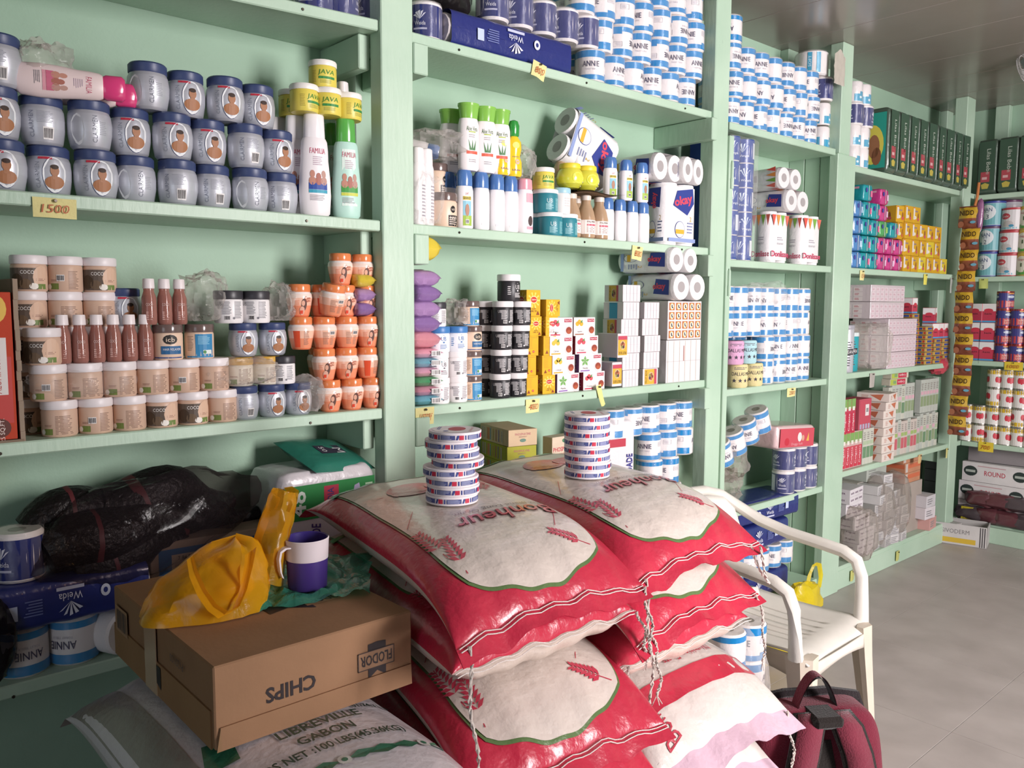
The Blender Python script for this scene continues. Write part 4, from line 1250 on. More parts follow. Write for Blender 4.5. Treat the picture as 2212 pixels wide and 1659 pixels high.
line([PINKB], [1120], -2.1, z, 'slim pink-capped bottle set back behind the other', None, 'bottle', sc=1.18)
tz = .068 * 1.13
line([TEAL], [1188, 1215], -2.045, z, 'teal hair food jar with a white lid on the shelf by the glass bottles', 'teal jars', 'jar', sc=1.13, d=.075)
line([TEAL], [1162], -2.1, z, 'teal hair food jar set back behind the teal pair', None, 'jar', sc=1.13)
line([TEAL], [1178], -2.06, z + tz, 'teal hair food jar on top of the teal pair', None, 'jar', sc=1.13)
jar('cosmetic_jar', .03, .078, .016, 'e0dedc', '9cc4d4', lambda p, mp: p.lines(-.01, .012, .02, .05, 4, mp, 'c8c4c4', 2)).put('small white jar with a pale blue lid beside the teal jars', 'jar', (-2.045, yy(1211, -2.045, z + .11), z + tz), 0, sc=1.1)
line([JAVA], [1174], -2.055, z + 2 * tz, 'yellow hair cream jar with a white lid on the teal jars', None, 'jar', sc=1.05)
line([PALM], [1234, 1265, 1290], -2.04, z, 'glass bottle of brown oil with a printed label', 'glass bottles of brown oil', 'bottle', sc=1.27, d=.068, ref='the teal jars', rev=False)
line([PALM], [1216, 1240, 1300], -2.12, z, 'clear glass bottle of brown oil in the rear row', 'glass bottles of brown oil', 'bottle', sc=1.27, d=.068)
line([PALM], [1211, 1232], -2.13, z + .15, 'clear glass bottle of brown oil standing above the others, by the tilted towel pack', 'raised glass bottles', 'bottle', sc=1.27, d=.068)
b = MB(); b.grid(10, 3, lambda u, v: (-.075 + v * .14, (u - .5) * .24, .004 * sin(u * 7) - .03 * (1 - u) * 0 + .006 * u * u), '8a7258'); b.grid(10, 3, lambda u, v: (-.075 + v * .14, (u - .5) * .24, -.003 + .004 * sin(u * 7) + .006 * u * u), '8a7258', flip=True)
o = part('cardboard_sheet', b, 'card'); o.location = (-2.06, yy(1277, -2.06, z + .15), z + .156); tag(o, 'brown cardboard sheet laid across the glass bottles', 'cardboard')
zc = z + .164
line([LIME], [1231, 1256], -2.03, zc, 'bulbous yellow-green jar on the cardboard sheet', 'yellow-green jars', 'jar', sc=1.35, d=.08, ref='the teal jars')
flask('lotion_bottle', [(.016, 0), (.02, .004), (.02, .07), (.015, .08)], '2f3444', [(.0155, .08), (.017, .081), (.017, .112), (.015, .114)], 'ece8e8', lambda p, mp: p.rect(-.01, .01, .02, .05, mp, '50566a', 3), sx=.9).put('dark bottle with a tall white cap behind the yellow-green jars', 'bottle', (-2.1, yy(1247, -2.1, zc + .06), zc - .002), 0, sc=1.15)
line(BLUE, [1311, 1338, 1364, 1388], -2.045, z, 'blue-capped white bottle, lower row', 'white bottles with blue caps, right cluster', 'bottle', sc=(1.1, 1.1, 1.16), d=.056, seq=[2, 2, 2, 2], ref='the towel packs', rev=True)
line(BLUE, [1318, 1352, 1386], -2.05, z + .151, 'blue-capped white bottle, upper row', 'upper white bottles with blue caps', 'bottle', sc=(1.1, 1.1, 1.12), d=.056, seq=[0, 0, 0], ref='the towel packs', rev=True)


# paper towel packs: two rolls in printed film
def towels(r, L, brand, shape, shapecol, txtcol, bandcol, leaves=None):
    rolls = []
    for k in (-1, 1):
        b = MB(); b.M = Matrix.Translation((0, k * r, 0)); b.lathe([(r * .95, .0), (r * .98, .004), (r * .98, L - .004), (r * .95, L)], 'e6e2e2', n=20, cb='d8d4d4', ct='d8d4d4')
        for zz, s_ in ((-.0008, -1), (L + .0008, 1)): b.oval(0, 0, r * .4, r * .42, (lambda u, v, o=0, zz=zz: (u, v, zz)), 'a09a9a', 8)
        rolls.append(('roll', b, 'paper'))
    f = MB(); pts = []
    for i in range(28):
        a = 2 * pi * i / 28; cx_, sy_ = cos(a), sin(a); pts.append((r * 1.01 * math.copysign(abs(cx_) ** .8, cx_), math.copysign(r * max(0, 1) * (1 if abs(sy_) > .02 else 0), sy_) + r * 1.01 * math.copysign(abs(sy_) ** .8, sy_)))
    vs = [(x, y, zz) for zz in (.012, L * .5, L - .012) for x, y in pts]; N = 28
    f.add(vs, [(j * N + i, j * N + (i + 1) % N, j * N + N + (i + 1) % N, j * N + N + i) for j in (0, 1) for i in range(N)], 'e8e5e6', True)
    p = MB(); mp = lambda u, v, o=0: (r * 1.02 + .001 + o, u, L / 2 + v); mq = lambda u, v, o=0: (u, -2.02 * r - .001 - o, L / 2 + v)
    for q, s_ in ((mp, 1), (mq, .55)):
        q2 = mp2(q); q3 = mp2(q2); w = 2 * r * s_
        if brand == 'okay':
            p.poly([(-.058, L * .14), (-.035, L * .38), (.062, L * .44), (.07, L * .2), (.03, L * .0)] if s_ == 1 else [(-r * .6, L * .15), (-r * .5, L * .42), (r * .6, L * .42), (r * .5, L * .1)], q, '33408a')
            p.text('okay', .004 if s_ == 1 else 0, L * .22, .044 * (1 if s_ == 1 else .7), q2, 'd84a5c', w=.112 * s_, rot=12 if s_ == 1 else 90, bold=.03)
            p.oval(-w * .15, -L * .24, .03 * s_, .032, q, '3a4a90', 10); p.oval(-w * .15, -L * .24, .028 * s_, .03, q2, 'e6e2e0', 10); p.rect(-w * .15 - .026 * s_, -w * .15 + .026 * s_, -L * .31, -L * .24, q3, 'd8a83c', 3)
            p.rect(-w * .8, w * .8, -L * .44, -L * .38, q, '8c9cc8', 4); p.lines(w * .3, w * .7, -L * .3, -L * .1, 4, q, '8a90b0', 1); p.text('2', w * .5, -L * .06, .018, q, 'd0a83c', w=.01)
        else:
            for i, c in enumerate(('d8584c', 'e0904a', '7aa84a', 'd86a5c')):
                u = -w * .7 + i * w * .45; p.poly([(u - w * .2, L * .44), (u + w * .2, L * .44), (u, L * .22)], q, c)
            p.text('Donlisse', 0, -L * .32, .026, q2, 'c84a6a', w=.16 * s_, bold=.02); p.text('ESSUIE-TOUT', 0, -L * .12, .008, q, '8a8490', w=.06 * s_); p.lines(-w * .3, w * .3, -L * .06, L * .02, 2, q, 'a8a2ac', 2)
    return T('paper_towel_pack', *rolls, ('wrapper', f, 'shrink'), ('print', p, 'print', 2))


OKAY = towels(.052, .235, 'okay', 0, 0, 0, 0); DON = towels(.047, .225, 'don', 0, 0, 0, 0)
zk = z
OKAY.put('upright two-roll paper towel pack with a blue and red emblem at the shelf edge', 'paper towels', (-2.06, yy(1450, -2.06, z + .1), zk), 0)
OKAY.put('upright paper towel pack squeezed against the far post', 'paper towels', (-2.13, 2.655, zk), radians(20), sc=(1, .9, .95))
yq = yy(1436, -2.05, z + .3)
OKAY.put('paper towel pack lying end-on across the upright pack and the bottles', 'paper towels', (-2.235, yq - .03, zk + .236 + .052), rot=(0, radians(90), 0), sc=(1, .85, .95))
OKAY.put('paper towel pack lying end-on by the far post above the upright packs', 'paper towels', (-2.225, 2.68, zk + .24 + .05), rot=(0, radians(90), radians(8)), sc=(.98, .8, .95))
p = on(1262, 330, 0, -2.15)
OKAY.put('paper towel pack tilted on its side above the glass bottles', 'paper towels', (p.x + .01, p.y - .13, p.z + .05), rot=(radians(-112), 0, 0), sc=(1.0, 1.0, 1.05))
note(1378, 532, '800', 'yellow price slip reading 800 below the upright towel pack', .06, .05, tilt=-6)

# ---- third shelf
z = ZBb[1]
GW = 'flat wipes packets stacked by the near post'
for i in range(6):
    c = ('6ab0c0', 'd08aa0', '4a9a68', 'd898ac', '6aa8b8', 'dc9cae')[i]
    q = pillow('wipes_pack', .15, .1, .032, c, None, seed=20 + i); q.put('thin %s wipes packet with a barcode end, in the stack by the near post' % ('aqua', 'pink', 'green', 'rose', 'blue', 'pale pink')[i], 'wipes', (-2.07, 1.445, z + i * .028), 0, GW)
    b = MB(); b.barcode(0, 0, .034, .016, flat((-1.993, 1.466, z + i * .028 + .016), *XP)); o = part('barcode_label', b, 'print'); r_ = [o2 for o2 in bpy.data.objects if o2.name.startswith('wipes_pack')][-1]
    r_ = COL.objects[len(COL.objects) - 2]; o.parent = r_; o.matrix_parent_inverse = Matrix.Translation(-r_.location)
for i, c in enumerate(('d08a94', '8a6aa0', 'a884b4', '8a6aa0', 'a884b4', 'd8c040')):
    WIPE[c].put('plump %s wipes packet in the stack by the near post' % ('coral', 'violet', 'lilac', 'dusky purple', 'mauve', 'bright yellow')[i], 'wipes', (-2.06, 1.442, z + .17 + i * .045 + (.03 if i == 5 else 0)), R(-.15, .15), GW, sc=(1.05, .62, .95 if i < 5 else 1.4))
js = .9; jh = .0865 * js
line(UBW, [948, 987], -2.045, z, 'white hair food jar, lowest tier', 'white hair food jars', 'jar', sc=js, d=.066, seq=[1, 1], ref='the wipes packets', rev=False)
line(UBW, [946, 986], -2.045, z + jh, 'white hair food jar, second tier', 'white hair food jars', 'jar', sc=js, d=.066, seq=[0, 1], ref='the wipes packets', rev=False)
line([UBB], [947, 986], -2.045, z + 2 * jh, 'white hair food jar with a blue lid', 'blue-lidded hair food jars', 'jar', sc=js, d=.069)
line([WHK], [941], -2.05, z + 3 * jh, 'white jar with a dark lid on the blue-lidded jars', None, 'jar', sc=.88)
clearbag(985, 680, -2.05, (.035, .04, .042), 'grey translucent bag on the blue-lidded jars', 18, zbase=z + 3 * jh)
for t, k in enumerate((0, 0, 1, 0)):
    line([ICB[k]], [1019 if t < 3 else 1013], -2.045, z + t * jh, 'beige and blue relaxer jar, %s of its stack' % ('bottom', 'second', 'third', 'top')[t], None, 'jar', sc=js, turn=4)
line([ICB[0]], [1003], -2.115, z + 3 * jh, 'beige and blue relaxer jar set back behind the top of its stack', None, 'jar', sc=js)
for t in range(3): line([ICB[0]], [1003], -2.115, z + t * jh, 'beige and blue relaxer jar hidden behind its stack', 'relaxer jars at the back', 'jar', sc=js)
for t in range(4):
    nm = ('lowest', 'second', 'third', 'fourth')[t]
    line(UBK, [1080 + t * 2, 1116 + t * 3], -2.045, z + t * jh, 'black white-lidded jar at the shelf edge, %s tier' % nm, 'black hair food jars', 'jar', sc=js, d=.069, seq=[1, 1], ref='the yellow tea boxes', rev=True)
    line(UBK, [1048, 1080], -2.115, z + t * jh, 'black hair food jar with a white lid, %s tier of the rear row' % nm, 'black hair food jars', 'jar', sc=js, d=.069, seq=[0 if t == 0 else 1, 1])
line([UBK[0]], [1099], -2.06, z + 4 * jh, 'single black hair food jar crowning the stack of black jars', None, 'jar', sc=1.0, face=-5)
lz = .0655; ls = .86
gl = 'yellow tea boxes'
for t, pxs in enumerate(([1149, 1182], [1145, 1179], [1150, 1184], [1157, 1188])):
    for i, px in enumerate(pxs):
        LIP[1 if (t, i) in ((0, 1), (3, 1), (3, 0)) else 0].put('yellow tea box in the %s row, %s' % (('lowest', 'second', 'third', 'fourth')[t], ('next to the black jars', 'next to the fruit tea boxes')[i]), 'tea box', (-2.045 - (.01 if i == 0 else 0), yy(px, -2.03, z + t * lz + .03), z + t * lz), radians(R(-3, 3)), gl, sc=ls)
LIP[1].put('tall yellow tea box standing on the yellow tea boxes, by the black jars', 'tea box', (-2.06, yy(1150, -2.04, z + .3), z + 4 * lz), 0, sc=(.9, .95, 1.15))
LIP[1].put('yellow tea box lying on its side at the top of the yellow boxes', 'tea box', (-2.045, yy(1186, -2.04, z + .29), z + 4 * lz + .028), rot=(radians(90), 0, 0), sc=.86).location.y += .033
ts = (1, 1.0, .87); th_ = .074 * .87
for t, (pxs, ks_) in enumerate((([1227, 1283], [0, 1]), ([1217, 1276], [3, 0]), ([1212, 1268], [3, 4]), ([1212, 1262], [1, 2]))):
    last = 0
    for i, (px, k) in enumerate(zip(pxs, ks_)):
        y = max(yy(px, -2.02, z + t * th_ + .03), last + .114); last = y
        TEA[k].put('fruit tea box picturing a tea glass, %s row, %s' % (('lowest', 'second', 'third', 'topmost')[t], ('near the yellow boxes', 'near the matchbox packs')[i]), 'tea box', (-2.05, y, z + t * th_), radians(R(-3, 3)), 'fruit tea boxes', sc=ts)
gm = 'wrapped packs of matchboxes'
for i, (px, t) in enumerate(((1321, 0), (1333, 1))):
    MATCH[2].put('matchbox pack standing upright beside the fruit tea boxes, %s' % ('lower one', 'upper one')[i], 'matchbox pack', (-2.05, yy(px, -2.0, z + .05 + t * .11) + .03, z + t * .103 + .051), rot=(radians(90), 0, 0), sc=(1, 1.75, .9)).location.y += .026
for t in range(6):
    for c in (0, 1):
        px = (1362, 1408)[c] + (t % 3) * 2
        if c == 1 and t > 4: continue
        k = {(0, 0): 1, (0, 1): 2, (1, 0): 1, (1, 1): 1, (2, 0): 0, (2, 1): 0, (3, 0): 0, (3, 1): 3, (4, 0): 1, (4, 1): 1, (5, 0): 0}[t, c]
        MATCH[k].put('white matchbox pack in the %s layer, %s column of matchboxes' % (('lowest', 'second', 'third', 'fourth', 'fifth', 'topmost')[t], ('nearer', 'farther')[c]), 'matchbox pack', (-2.055 - c * .004, yy(px, -2.0, z + t * .0625 + .03) + .008, z + t * .0625), radians(R(-3, 3)), gm, sc=(.95, .92 if k != 2 else 1.7, 1.06))


def d_bird(p, f, s, t):
    for i in range(5):
        for j in range(4):
            u, v = -.084 + i * .042, -.054 + j * .036; p.rect(u - .0165, u + .0165, v - .0145, v + .0145, f, 'b0684a'); p.oval(u, v, .013, .0135, mp2(f), 'd8b060', 6); p.oval(u, v, .009, .011, mp2(mp2(f)), 'ece6e2', 6)
            p.oval(u - .001, v + .002, .003, .006, mp2(mp2(mp2(f))), '2c2826', 5); p.oval(u + .002, v - .004, .004, .003, mp2(mp2(mp2(f))), '2c2826', 4)


MB5 = pbox('matchbox_bundle', .13, .215, .15, 'dcd4d2', d_bird); WB = pbox('matchbox_bundle', .14, .22, .165, 'dcd6d8', lambda p, f, s, t: ([p.rect(-.1 + i * .036 - .0008, -.1 + i * .036 + .0008, -.08, .08, f, 'b8a890') for i in range(6)], p.rect(-.108, .108, -.001, .001, f, 'bfb8ba'), p.rect(-.003, .002, .0, .06, mp2(f), 'b07a70')), mat='shrink')
yb = yy(1478, -2.0, z + .1)
WB.put('white wrapped bundle of matchboxes on the shelf by the far post', 'matchbox bundle', (-2.08, yb + .01, z), 0)
MB5.put('bundle of small matchboxes printed with black emblems in red frames', 'matchbox bundle', (-2.075, yb + .012, z + .167), 0)
OKAY.put('paper towel pack lying end-on directly on the emblem matchboxes', 'paper towels', (-2.215, yy(1480, -2.0, z + .36), z + .318 + .053), rot=(0, radians(90), radians(0)), sc=(1, .98, 1.0))
OKAY.put('paper towel pack lying end-on just under the shelf above', 'paper towels', (-2.22, yy(1462, -2.0, z + .46), z + .424 + .05), rot=(0, radians(90), radians(6)), sc=(.92, .98, 1.0))
note(918, 880, '1000f', 'yellow price slip reading 1000 beside the near post', .068, .052)
note(1151, 862, '400', 'yellow price slip reading 400 below the yellow tea boxes', .062, .045)
note(1293, 832, '', 'yellow folded paper strip hanging below the fruit tea boxes', .025, .075, col='d2d088', tilt=14, fold=.01)

# ---- bottom shelf
z = ZBb[0]
b = MB(); b.box(-.11, .11, -.22, .22, 0, .26, '8c7866', b=.002); T('carton', ('carton', b, 'card'),).put('dusty brown carton under the cereal boxes, bottom shelf', 'carton', (-2.13, yy(1040, -2.0, .8), z), 0)
b = MB(); b.box(-.1, .1, -.07, .07, 0, .27, '84705f', b=.002); p = MB(); f = flat((.1, 0, .2), *XP); p.rect(-.05, -.01, -.02, .02, f, 'c8bcb0'); p.rect(.01, .05, -.02, .02, f, 'c8bcb0')
T('carton', ('carton', b, 'card'), ('print', p, 'print')).put('brown carton with pale labels beside the near post, bottom shelf', 'carton', (-2.12, 1.47, z), 0)


def d_phos(bg):
    def f(p, f_, s, t):
        p.text('PHOSPHATINE', 0, .012, .008, f_, 'b86a70', w=.06); p.text('MILK&WHEAT', 0, .003, .004, f_, 'a87a70', w=.03); p.oval(0, -.009, .012, .006, f_, '5a7a6a', 6)
        for i, c in enumerate(('b8aa9a', 'c8b8a8', 'c07a50', '78a8b8', 'c8a048', 'b8704c', '8a6aa8', 'c0ac98')):
            p.rect(-.09 + i * .02, -.09 + i * .02 + (.014, .01, .02, .008, .009, .009, .007, .012)[i], -.02, .02, s, c); p.lines(-.09 + i * .02 + .001, -.09 + i * .02 + .009, -.018, .018, 7, mp2(s), '8a7a6c')
    return f


PH = [pbox('cereal_box', .2, .11, .055, 'cdb494', d_phos(0)), pbox('cereal_box', .2, .11, .055, 'a6a440', d_phos(1))]
yb = yy(1150, -2.02, 1.0)
for i, k in enumerate((1, 1, 0)):
    PH[k].put(('olive green cereal box at the foot of the cereal stack', 'olive green cereal box in the middle of the cereal stack', 'tan cereal box lying on the olive green ones')[i], 'cereal box', (-2.12, yb - .02, z + .262 + i * .056), radians(-16 + i * 2))
def d_hos(p, f, s, t):
    p.text('PHOSPHATINE', 0, .055, .016, f, 'b8384a', w=.115, bold=.01); p.text('NUTRIJU', 0, .035, .012, f, 'b8384a', w=.05); p.lines(-.02, .02, -.01, .025, 4, f, '7a6a60', 1)
    p.rect(-.058, .058, -.075, -.02, f, 'b8b4c8'); p.oval(0, .085, .014, .008, f, '4a7a5a', 6)
    for i in range(6): p.oval(-.04 + i * .016, -.055, .004, .02, mp2(f), 'c8a060', 5)
pbox('cereal_box', .05, .125, .2, 'd4c2ac', d_hos).put('upright tan cereal box with wheat ears, behind the cereal stack', 'cereal box', (-2.1, yy(1218, -2.08, .95), z + .175), 0)
b = MB(); b.box(-.09, .09, -.1, .1, 0, .175, '8f7b68', b=.002); T('carton', ('carton', b, 'card')).put('brown carton holding up the upright cereal box, bottom shelf', 'carton', (-2.12, yy(1222, -2.08, .9) + .01, z), 0)
for t, (px, n) in enumerate(((1408, 6), (1402, 5), (1398, 5), (1318, 6))):
    zz = z + .025 + t * RH; y0 = yy(px, -2.06, zz + .05); n = int((P2[0] - .06 - y0) / (2 * RR)) + 1
    nm = ('lowest', 'second', 'third', 'topmost')[t]
    rollpack(ANNIE, n - n // 2, (-2.06, y0, zz), 'pack of blue-banded toilet rolls behind the rice, %s tier, away from the post' % nm, 'white toilet rolls behind the rice sacks', start=t * 3 + 1)
    rollpack(ANNIE, n // 2, (-2.06, y0 + (n - n // 2) * 2 * RR, zz), 'pack of blue-banded toilet rolls behind the rice, %s tier, against the post' % nm, 'white toilet rolls behind the rice sacks', start=t * 3 + 4)
b = MB(); b.box(XW + .01, XF - .01, yy(1318, -2.06, .95), P2[0] - .05, z, z + .024, '9a8672', b=.002); tag(part('cardboard_sheet', b, 'card'), 'flattened cardboard under the toilet rolls, bottom shelf', 'cardboard')
def d_dade(p, f, s):
    p.rect(-.07, .03, .1, .13, f, 'b03a4a'); p.text('COMODIDADE', .05, -.02, .03, f, '3a3a86', w=.18, rot=90, bold=.02); p.lines(-.06, .0, -.04, .02, 3, f, 'd0a0a0')
diaperpack(.1, .16, .39, 'dcd8da', d_dade, 9).put('white diaper pack with navy lettering in front of the toilet rolls', 'diaper pack', (-2.06, yy(1345, -2.0, .95), .635), radians(-8))
# ------------------------------------------------------------------ goods on the far bays
ORD = ('first', 'second', 'third', 'fourth', 'fifth', 'sixth', 'seventh', 'eighth', 'ninth', 'tenth', 'eleventh', 'twelfth')
ZCc, ZDd = ZB['C'], ZB['D']
# ---- bay C, top shelf
z = ZCc[3]; y0 = P2[1] + .06
TN = ('lowest', 'second', 'third', 'topmost')
for t, n in enumerate((7, 7, 7)):
    rollpack(ANNIE, n, (-2.06, y0 + .02 * (t % 2), z + t * RH), 'row of film-wrapped white toilet rolls under the ceiling, %s tier between the posts' % TN[t], 'white toilet rolls under the ceiling', start=t * 2 + 1)
    rollpack(ANNIE, 5, (-2.17, y0 + .04, z + t * RH), 'rear row of white toilet rolls under the ceiling, hidden behind', 'white toilet rolls under the ceiling', start=t)
rollpack(ANNIE, 1, (-2.06, y0, z + 3 * RH), 'single white toilet roll on the topmost tier beside the jambed post', None, start=1)
for t in (0, 1): rollpack(LEAF, 1, (-2.065, 3.775, z + t * RH), 'white toilet roll with a teal leaf pattern by the foil plate post, %s' % ('lower', 'upper')[t], None, r=.044, h=.1)
rollpack(WEIDA, 1, (-2.06, 3.765, z + 2 * RH), 'navy wrapped toilet roll just below the foil plate', None)
big = rollmesh(lambda b, mp: (b.rect(-.03, -.01, .01, .1, mp, '3f9cc0', 2), b.rect(.01, .03, .01, .1, mp, '3f9cc0', 2), b.text('SOFT', -.02, .06, .012, lambda u, v, o=0: mp(u, v, .0005), 'd8e8ee', w=.05, rot=90)), r=.075, h=.11, core=.02).mesh('toilet_roll', 'shrink')
rollpack([big], 1, (-2.09, 3.72, z + 3 * RH), 'large white paper roll in clear film at the very top by the foil plate', None, r=.075, h=.11)
b = MB()
b.grid(10, 10, lambda u, v: (.006 * noise.noise(Vector((u * 6, v * 6, 3))), (u - .5) * .1, (v - .5) * .13 + (.03 * (1 - abs(u - .5) * 2) if v > .95 else 0)), 'd8d0c4')
o = part('foil_plate', b, 'silver'); o.location = on(1814, 152, 0, XF + .03); tag(o, 'crumpled silver foil plate nailed to the timber post near the ceiling', 'foil plate')
# ---- second shelf
z = ZCc[2]
e = tag(empty('toilet_paper_pack', (-2.06, P2[1] + .075, z)), 'tall blue multipack of toilet rolls, two wide and five high', 'toilet paper')
for t in range(5):
    for i in (0, 1):
        for k in (0, 1):
            o = part('roll', WANG[0], None, e); o.location = (-.1 * k, i * .105, t * .101); o.rotation_euler = (0, 0, radians(-40 + R(-25, 25)))
b = MB(); b.box(-.155, .053, -.054, .16, 0, .51, 'ffffff', b=.012)
part('plastic_film', b, 'film', e)
p = MB(); s = flat((-.05, -.055, .25), (1, 0, 0), (0, 0, 1)); p.rect(-.1, .1, -.25, .25, s, '2b4690'); p.text('10 ROLLS', .02, -.16, .03, mp2(s), 'd8dcea', w=.11); p.lines(-.05, .08, -.22, -.19, 2, mp2(s), 'c0c8e0'); part('print', p, 'print', e)
yq = yy(1695, -2.0, z + .1)
DON.put('upright paper towel pack with leaf border beside the blue multipack', 'paper towels', (-2.07, yq, z), 0, sc=(1, .85, 1.0))
DON.put('upright paper towel pack with leaf border next to the plank partition', 'paper towels', (-2.055, yy(1757, -2.0, z + .1), z), 0, sc=(1, .95, 1.0))
OKAY.put('paper towel pack lying end-on across the upright leaf-border packs', 'paper towels', (-2.235, yy(1722, -2.0, z + .28), z + .228 + .05), rot=(0, radians(90), 0), sc=(.95, .95, 1))
DON.put('leaf-border paper towel pack lying end-on at the top of the towel pile', 'paper towels', (-2.235, yy(1714, -2.0, z + .38), z + .326 + .048), rot=(0, radians(90), radians(-3)), sc=(1, .95, 1))
# ---- third shelf
z = ZCc[1]
for c, px, zz, nm in (('d8cb98', 1592, 0, 'pale yellow paper-wrapped roll at the shelf edge, by the jambed post'), ('d8cb98', 1625, 0, 'pale yellow paper-wrapped roll at the shelf edge, by the banded rolls'),
                      ('d6a4c4', 1582, .101, 'pink paper-wrapped roll on the pale yellow ones'), ('a9cdd2', 1610, .101, 'pale blue paper-wrapped roll on the pale yellow ones')):
    MINX[c].put(nm, 'toilet paper', (-2.04, yy(px, -2.04, z + .05), z + zz), radians(-50), rot=(0, 0, radians(-45)))
for t in range(4):
    a = yy(1650, -2.06, z + .1) if t < 2 else y0; n = int((3.72 - a) / .104) + 1
    rollpack(ANNIE, n, (-2.06 if t > 1 else -2.07, a, z + t * RH), 'film-wrapped white toilet rolls in the middle compartment, %s tier' % TN[t], 'white toilet rolls in the middle compartment', start=t * 3 + 2)
    rollpack(ANNIE, 6, (-2.17, y0 + .02, z + t * RH), 'rear row of white toilet rolls in the middle compartment', 'white toilet rolls in the middle compartment', start=t * 3)
clearbag(1650, 660, -2.04, (.05, .16, .05), 'loose clear film bulging over the top tier of the middle compartment', 41, 'film', zbase=z + 3 * RH + .03, name='plastic_wrap')
note(1710, 838, '2500', 'yellow price slip on the edge of the middle compartment', .075, .04)
# ---- fourth shelf
z = ZCc[0]
for k, lab in ((0, 'brown'), (1, 'grey')):
    p_ = on(1603 + k * 6, 1040 - k * 30, 0, -2.05); b = MB(); blob(b, (0, 0, .09), (.08, .1, .09), 'ffffff', 51 + k, amp=.35, freq=3, nu=34, nv=20)
    o = part('plastic_bag', b, 'dustfilm'); o.location = (-2.09, P2[1] + .13 + k * .05, z + k * .1); tag(o, 'crumpled dusty %s clear bags bundled beside the jambed post' % lab, 'plastic bag')
for t in (0, 1):
    rollpack(WEIDA, 3, (-2.055, yy(1690, -2.06, z + .1), z + t * .109), 'blue-wrapped toilet rolls under the red diaper pack, %s tier' % ('lower', 'upper')[t], None, start=t)
def d_red(p, f, s):
    p.rect(-.15, .15, -.045, .04, f, 'c04a58', 4); g = mp2(f); p.oval(.02, .0, .018, .022, g, 'dcd4d4', 8); p.oval(.05, -.005, .012, .014, g, 'c89a84', 6); p.text('Doggy Soft', .0, -.033, .014, g, 'd8a4a8', w=.1); p.oval(-.09, -.02, .02, .018, g, 'b82f40', 6); p.poly([(.08, -.02), (.1, .02), (.105, -.02)], g, 'd0a850')
b_ = diaperpack(.2, .34, .11, 'd0b4b4', d_red, 7, pw=.2)
b_.put('red and white diaper pack lying under the tilted white toilet rolls', 'diaper pack', (-2.08, yy(1712, -2.0, z + .28), z + .222), rot=(radians(-4), 0, 0))
rollpack(ANNIE, 4, (-2.06, P2[1] + .1, z + .2), 'tilted pack of white toilet rolls leaning on the red diaper pack', None, rot=(radians(22), 0, 0), start=1)
# ---- under the fourth shelf
z = .105
SHORT2 = longpack(.5, .2, .12, 6, False)
rollpack(ANNIE, 6, (-2.06, P2[1] + .09, z + .13), 'white toilet rolls with blue bands behind the plastic chair', None, start=3)
SHORT2.put('navy soft pack at the foot of the pile behind the plastic chair', 'toilet paper', (-2.12, 3.3, z), 0)
SHORT2.put('navy soft pack in the middle of the pile behind the plastic chair', 'toilet paper', (-2.11, 3.27, z + .242), 0)
SHORT2.put('navy soft pack topping the pile behind the plastic chair', 'toilet paper', (-2.11, 3.36, z + .345), radians(-3), sc=(1, .92, .9)).location.z = z + .365

# ================================================================== bay D
# ---- top shelf
z = ZDd[3]
for t, (ms, r, h) in enumerate(((LEAF, .044, .1), (LEAF, .044, .1), (WEIDA, RR, RH), (LEAF, .044, .1))):
    rollpack(ms, 2 if r < .05 else 2, (-2.05, P3[1] + .07, z + (0, .1, .2, .308)[t]), '%s toilet rolls beside the foil plate post, %s' % ('blue-wrapped' if t == 2 else 'white leaf-patterned', ('at the bottom', 'second up', 'third up', 'at the top')[t]), None, r=r, h=h)


def d_lilas(first):
    def f(p, f_, s):
        if first:
            p.rect(-.09, .09, -.14, .14, s, '2f9a8a'); p.oval(.02, -.02, .06, .1, mp2(s), 'd8cc58', 10); p.oval(.03, -.03, .03, .06, mp2(mp2(s)), '9a6a4c', 8); p.oval(-.01, .04, .02, .05, mp2(mp2(s)), 'e2dcd4', 6); p.oval(.045, -.08, .025, .045, mp2(mp2(s)), '8a5a40', 6); p.rect(-.08, -.03, .1, .13, mp2(s), '2c3468')
            p.text('50', -.055, .115, .02, mp2(mp2(s)), 'e0e4ee', w=.03)
        g = mp2(f_)
        p.rect(-.045, .045, -.14, .15, f_, '3d5444'); p.text('Lilas Bebe', .01, .03, .022, g, 'b8c0b4', w=.15, rot=-90); p.rect(-.03, .02, -.09, -.03, g, 'a84a52'); p.rect(-.022, .006, -.075, -.06, mp2(g), 'd0a8a8'); p.poly([(-.02, -.13), (.012, -.13), (.02, -.105), (-.004, -.095), (-.026, -.105)], g, 'b8a850')
    return f


LIL = [diaperpack(.21, .115, .33, '4a5a4e', d_lilas(k), 11 + k, pw=.2) for k in (1, 0)]
for i in range(9):
    LIL[0 if i == 0 else 1].put('diaper pack with a printed baby on its end, first of the green row' if i == 0 else 'dark green diaper pack, %s in the row under the ceiling' % ORD[i], 'diaper pack', (-2.09, 4.375 + i * .12, z), radians(R(-3, 3)), 'dark green diaper packs')
# ---- second shelf: soft packs in columns
z = ZDd[2]


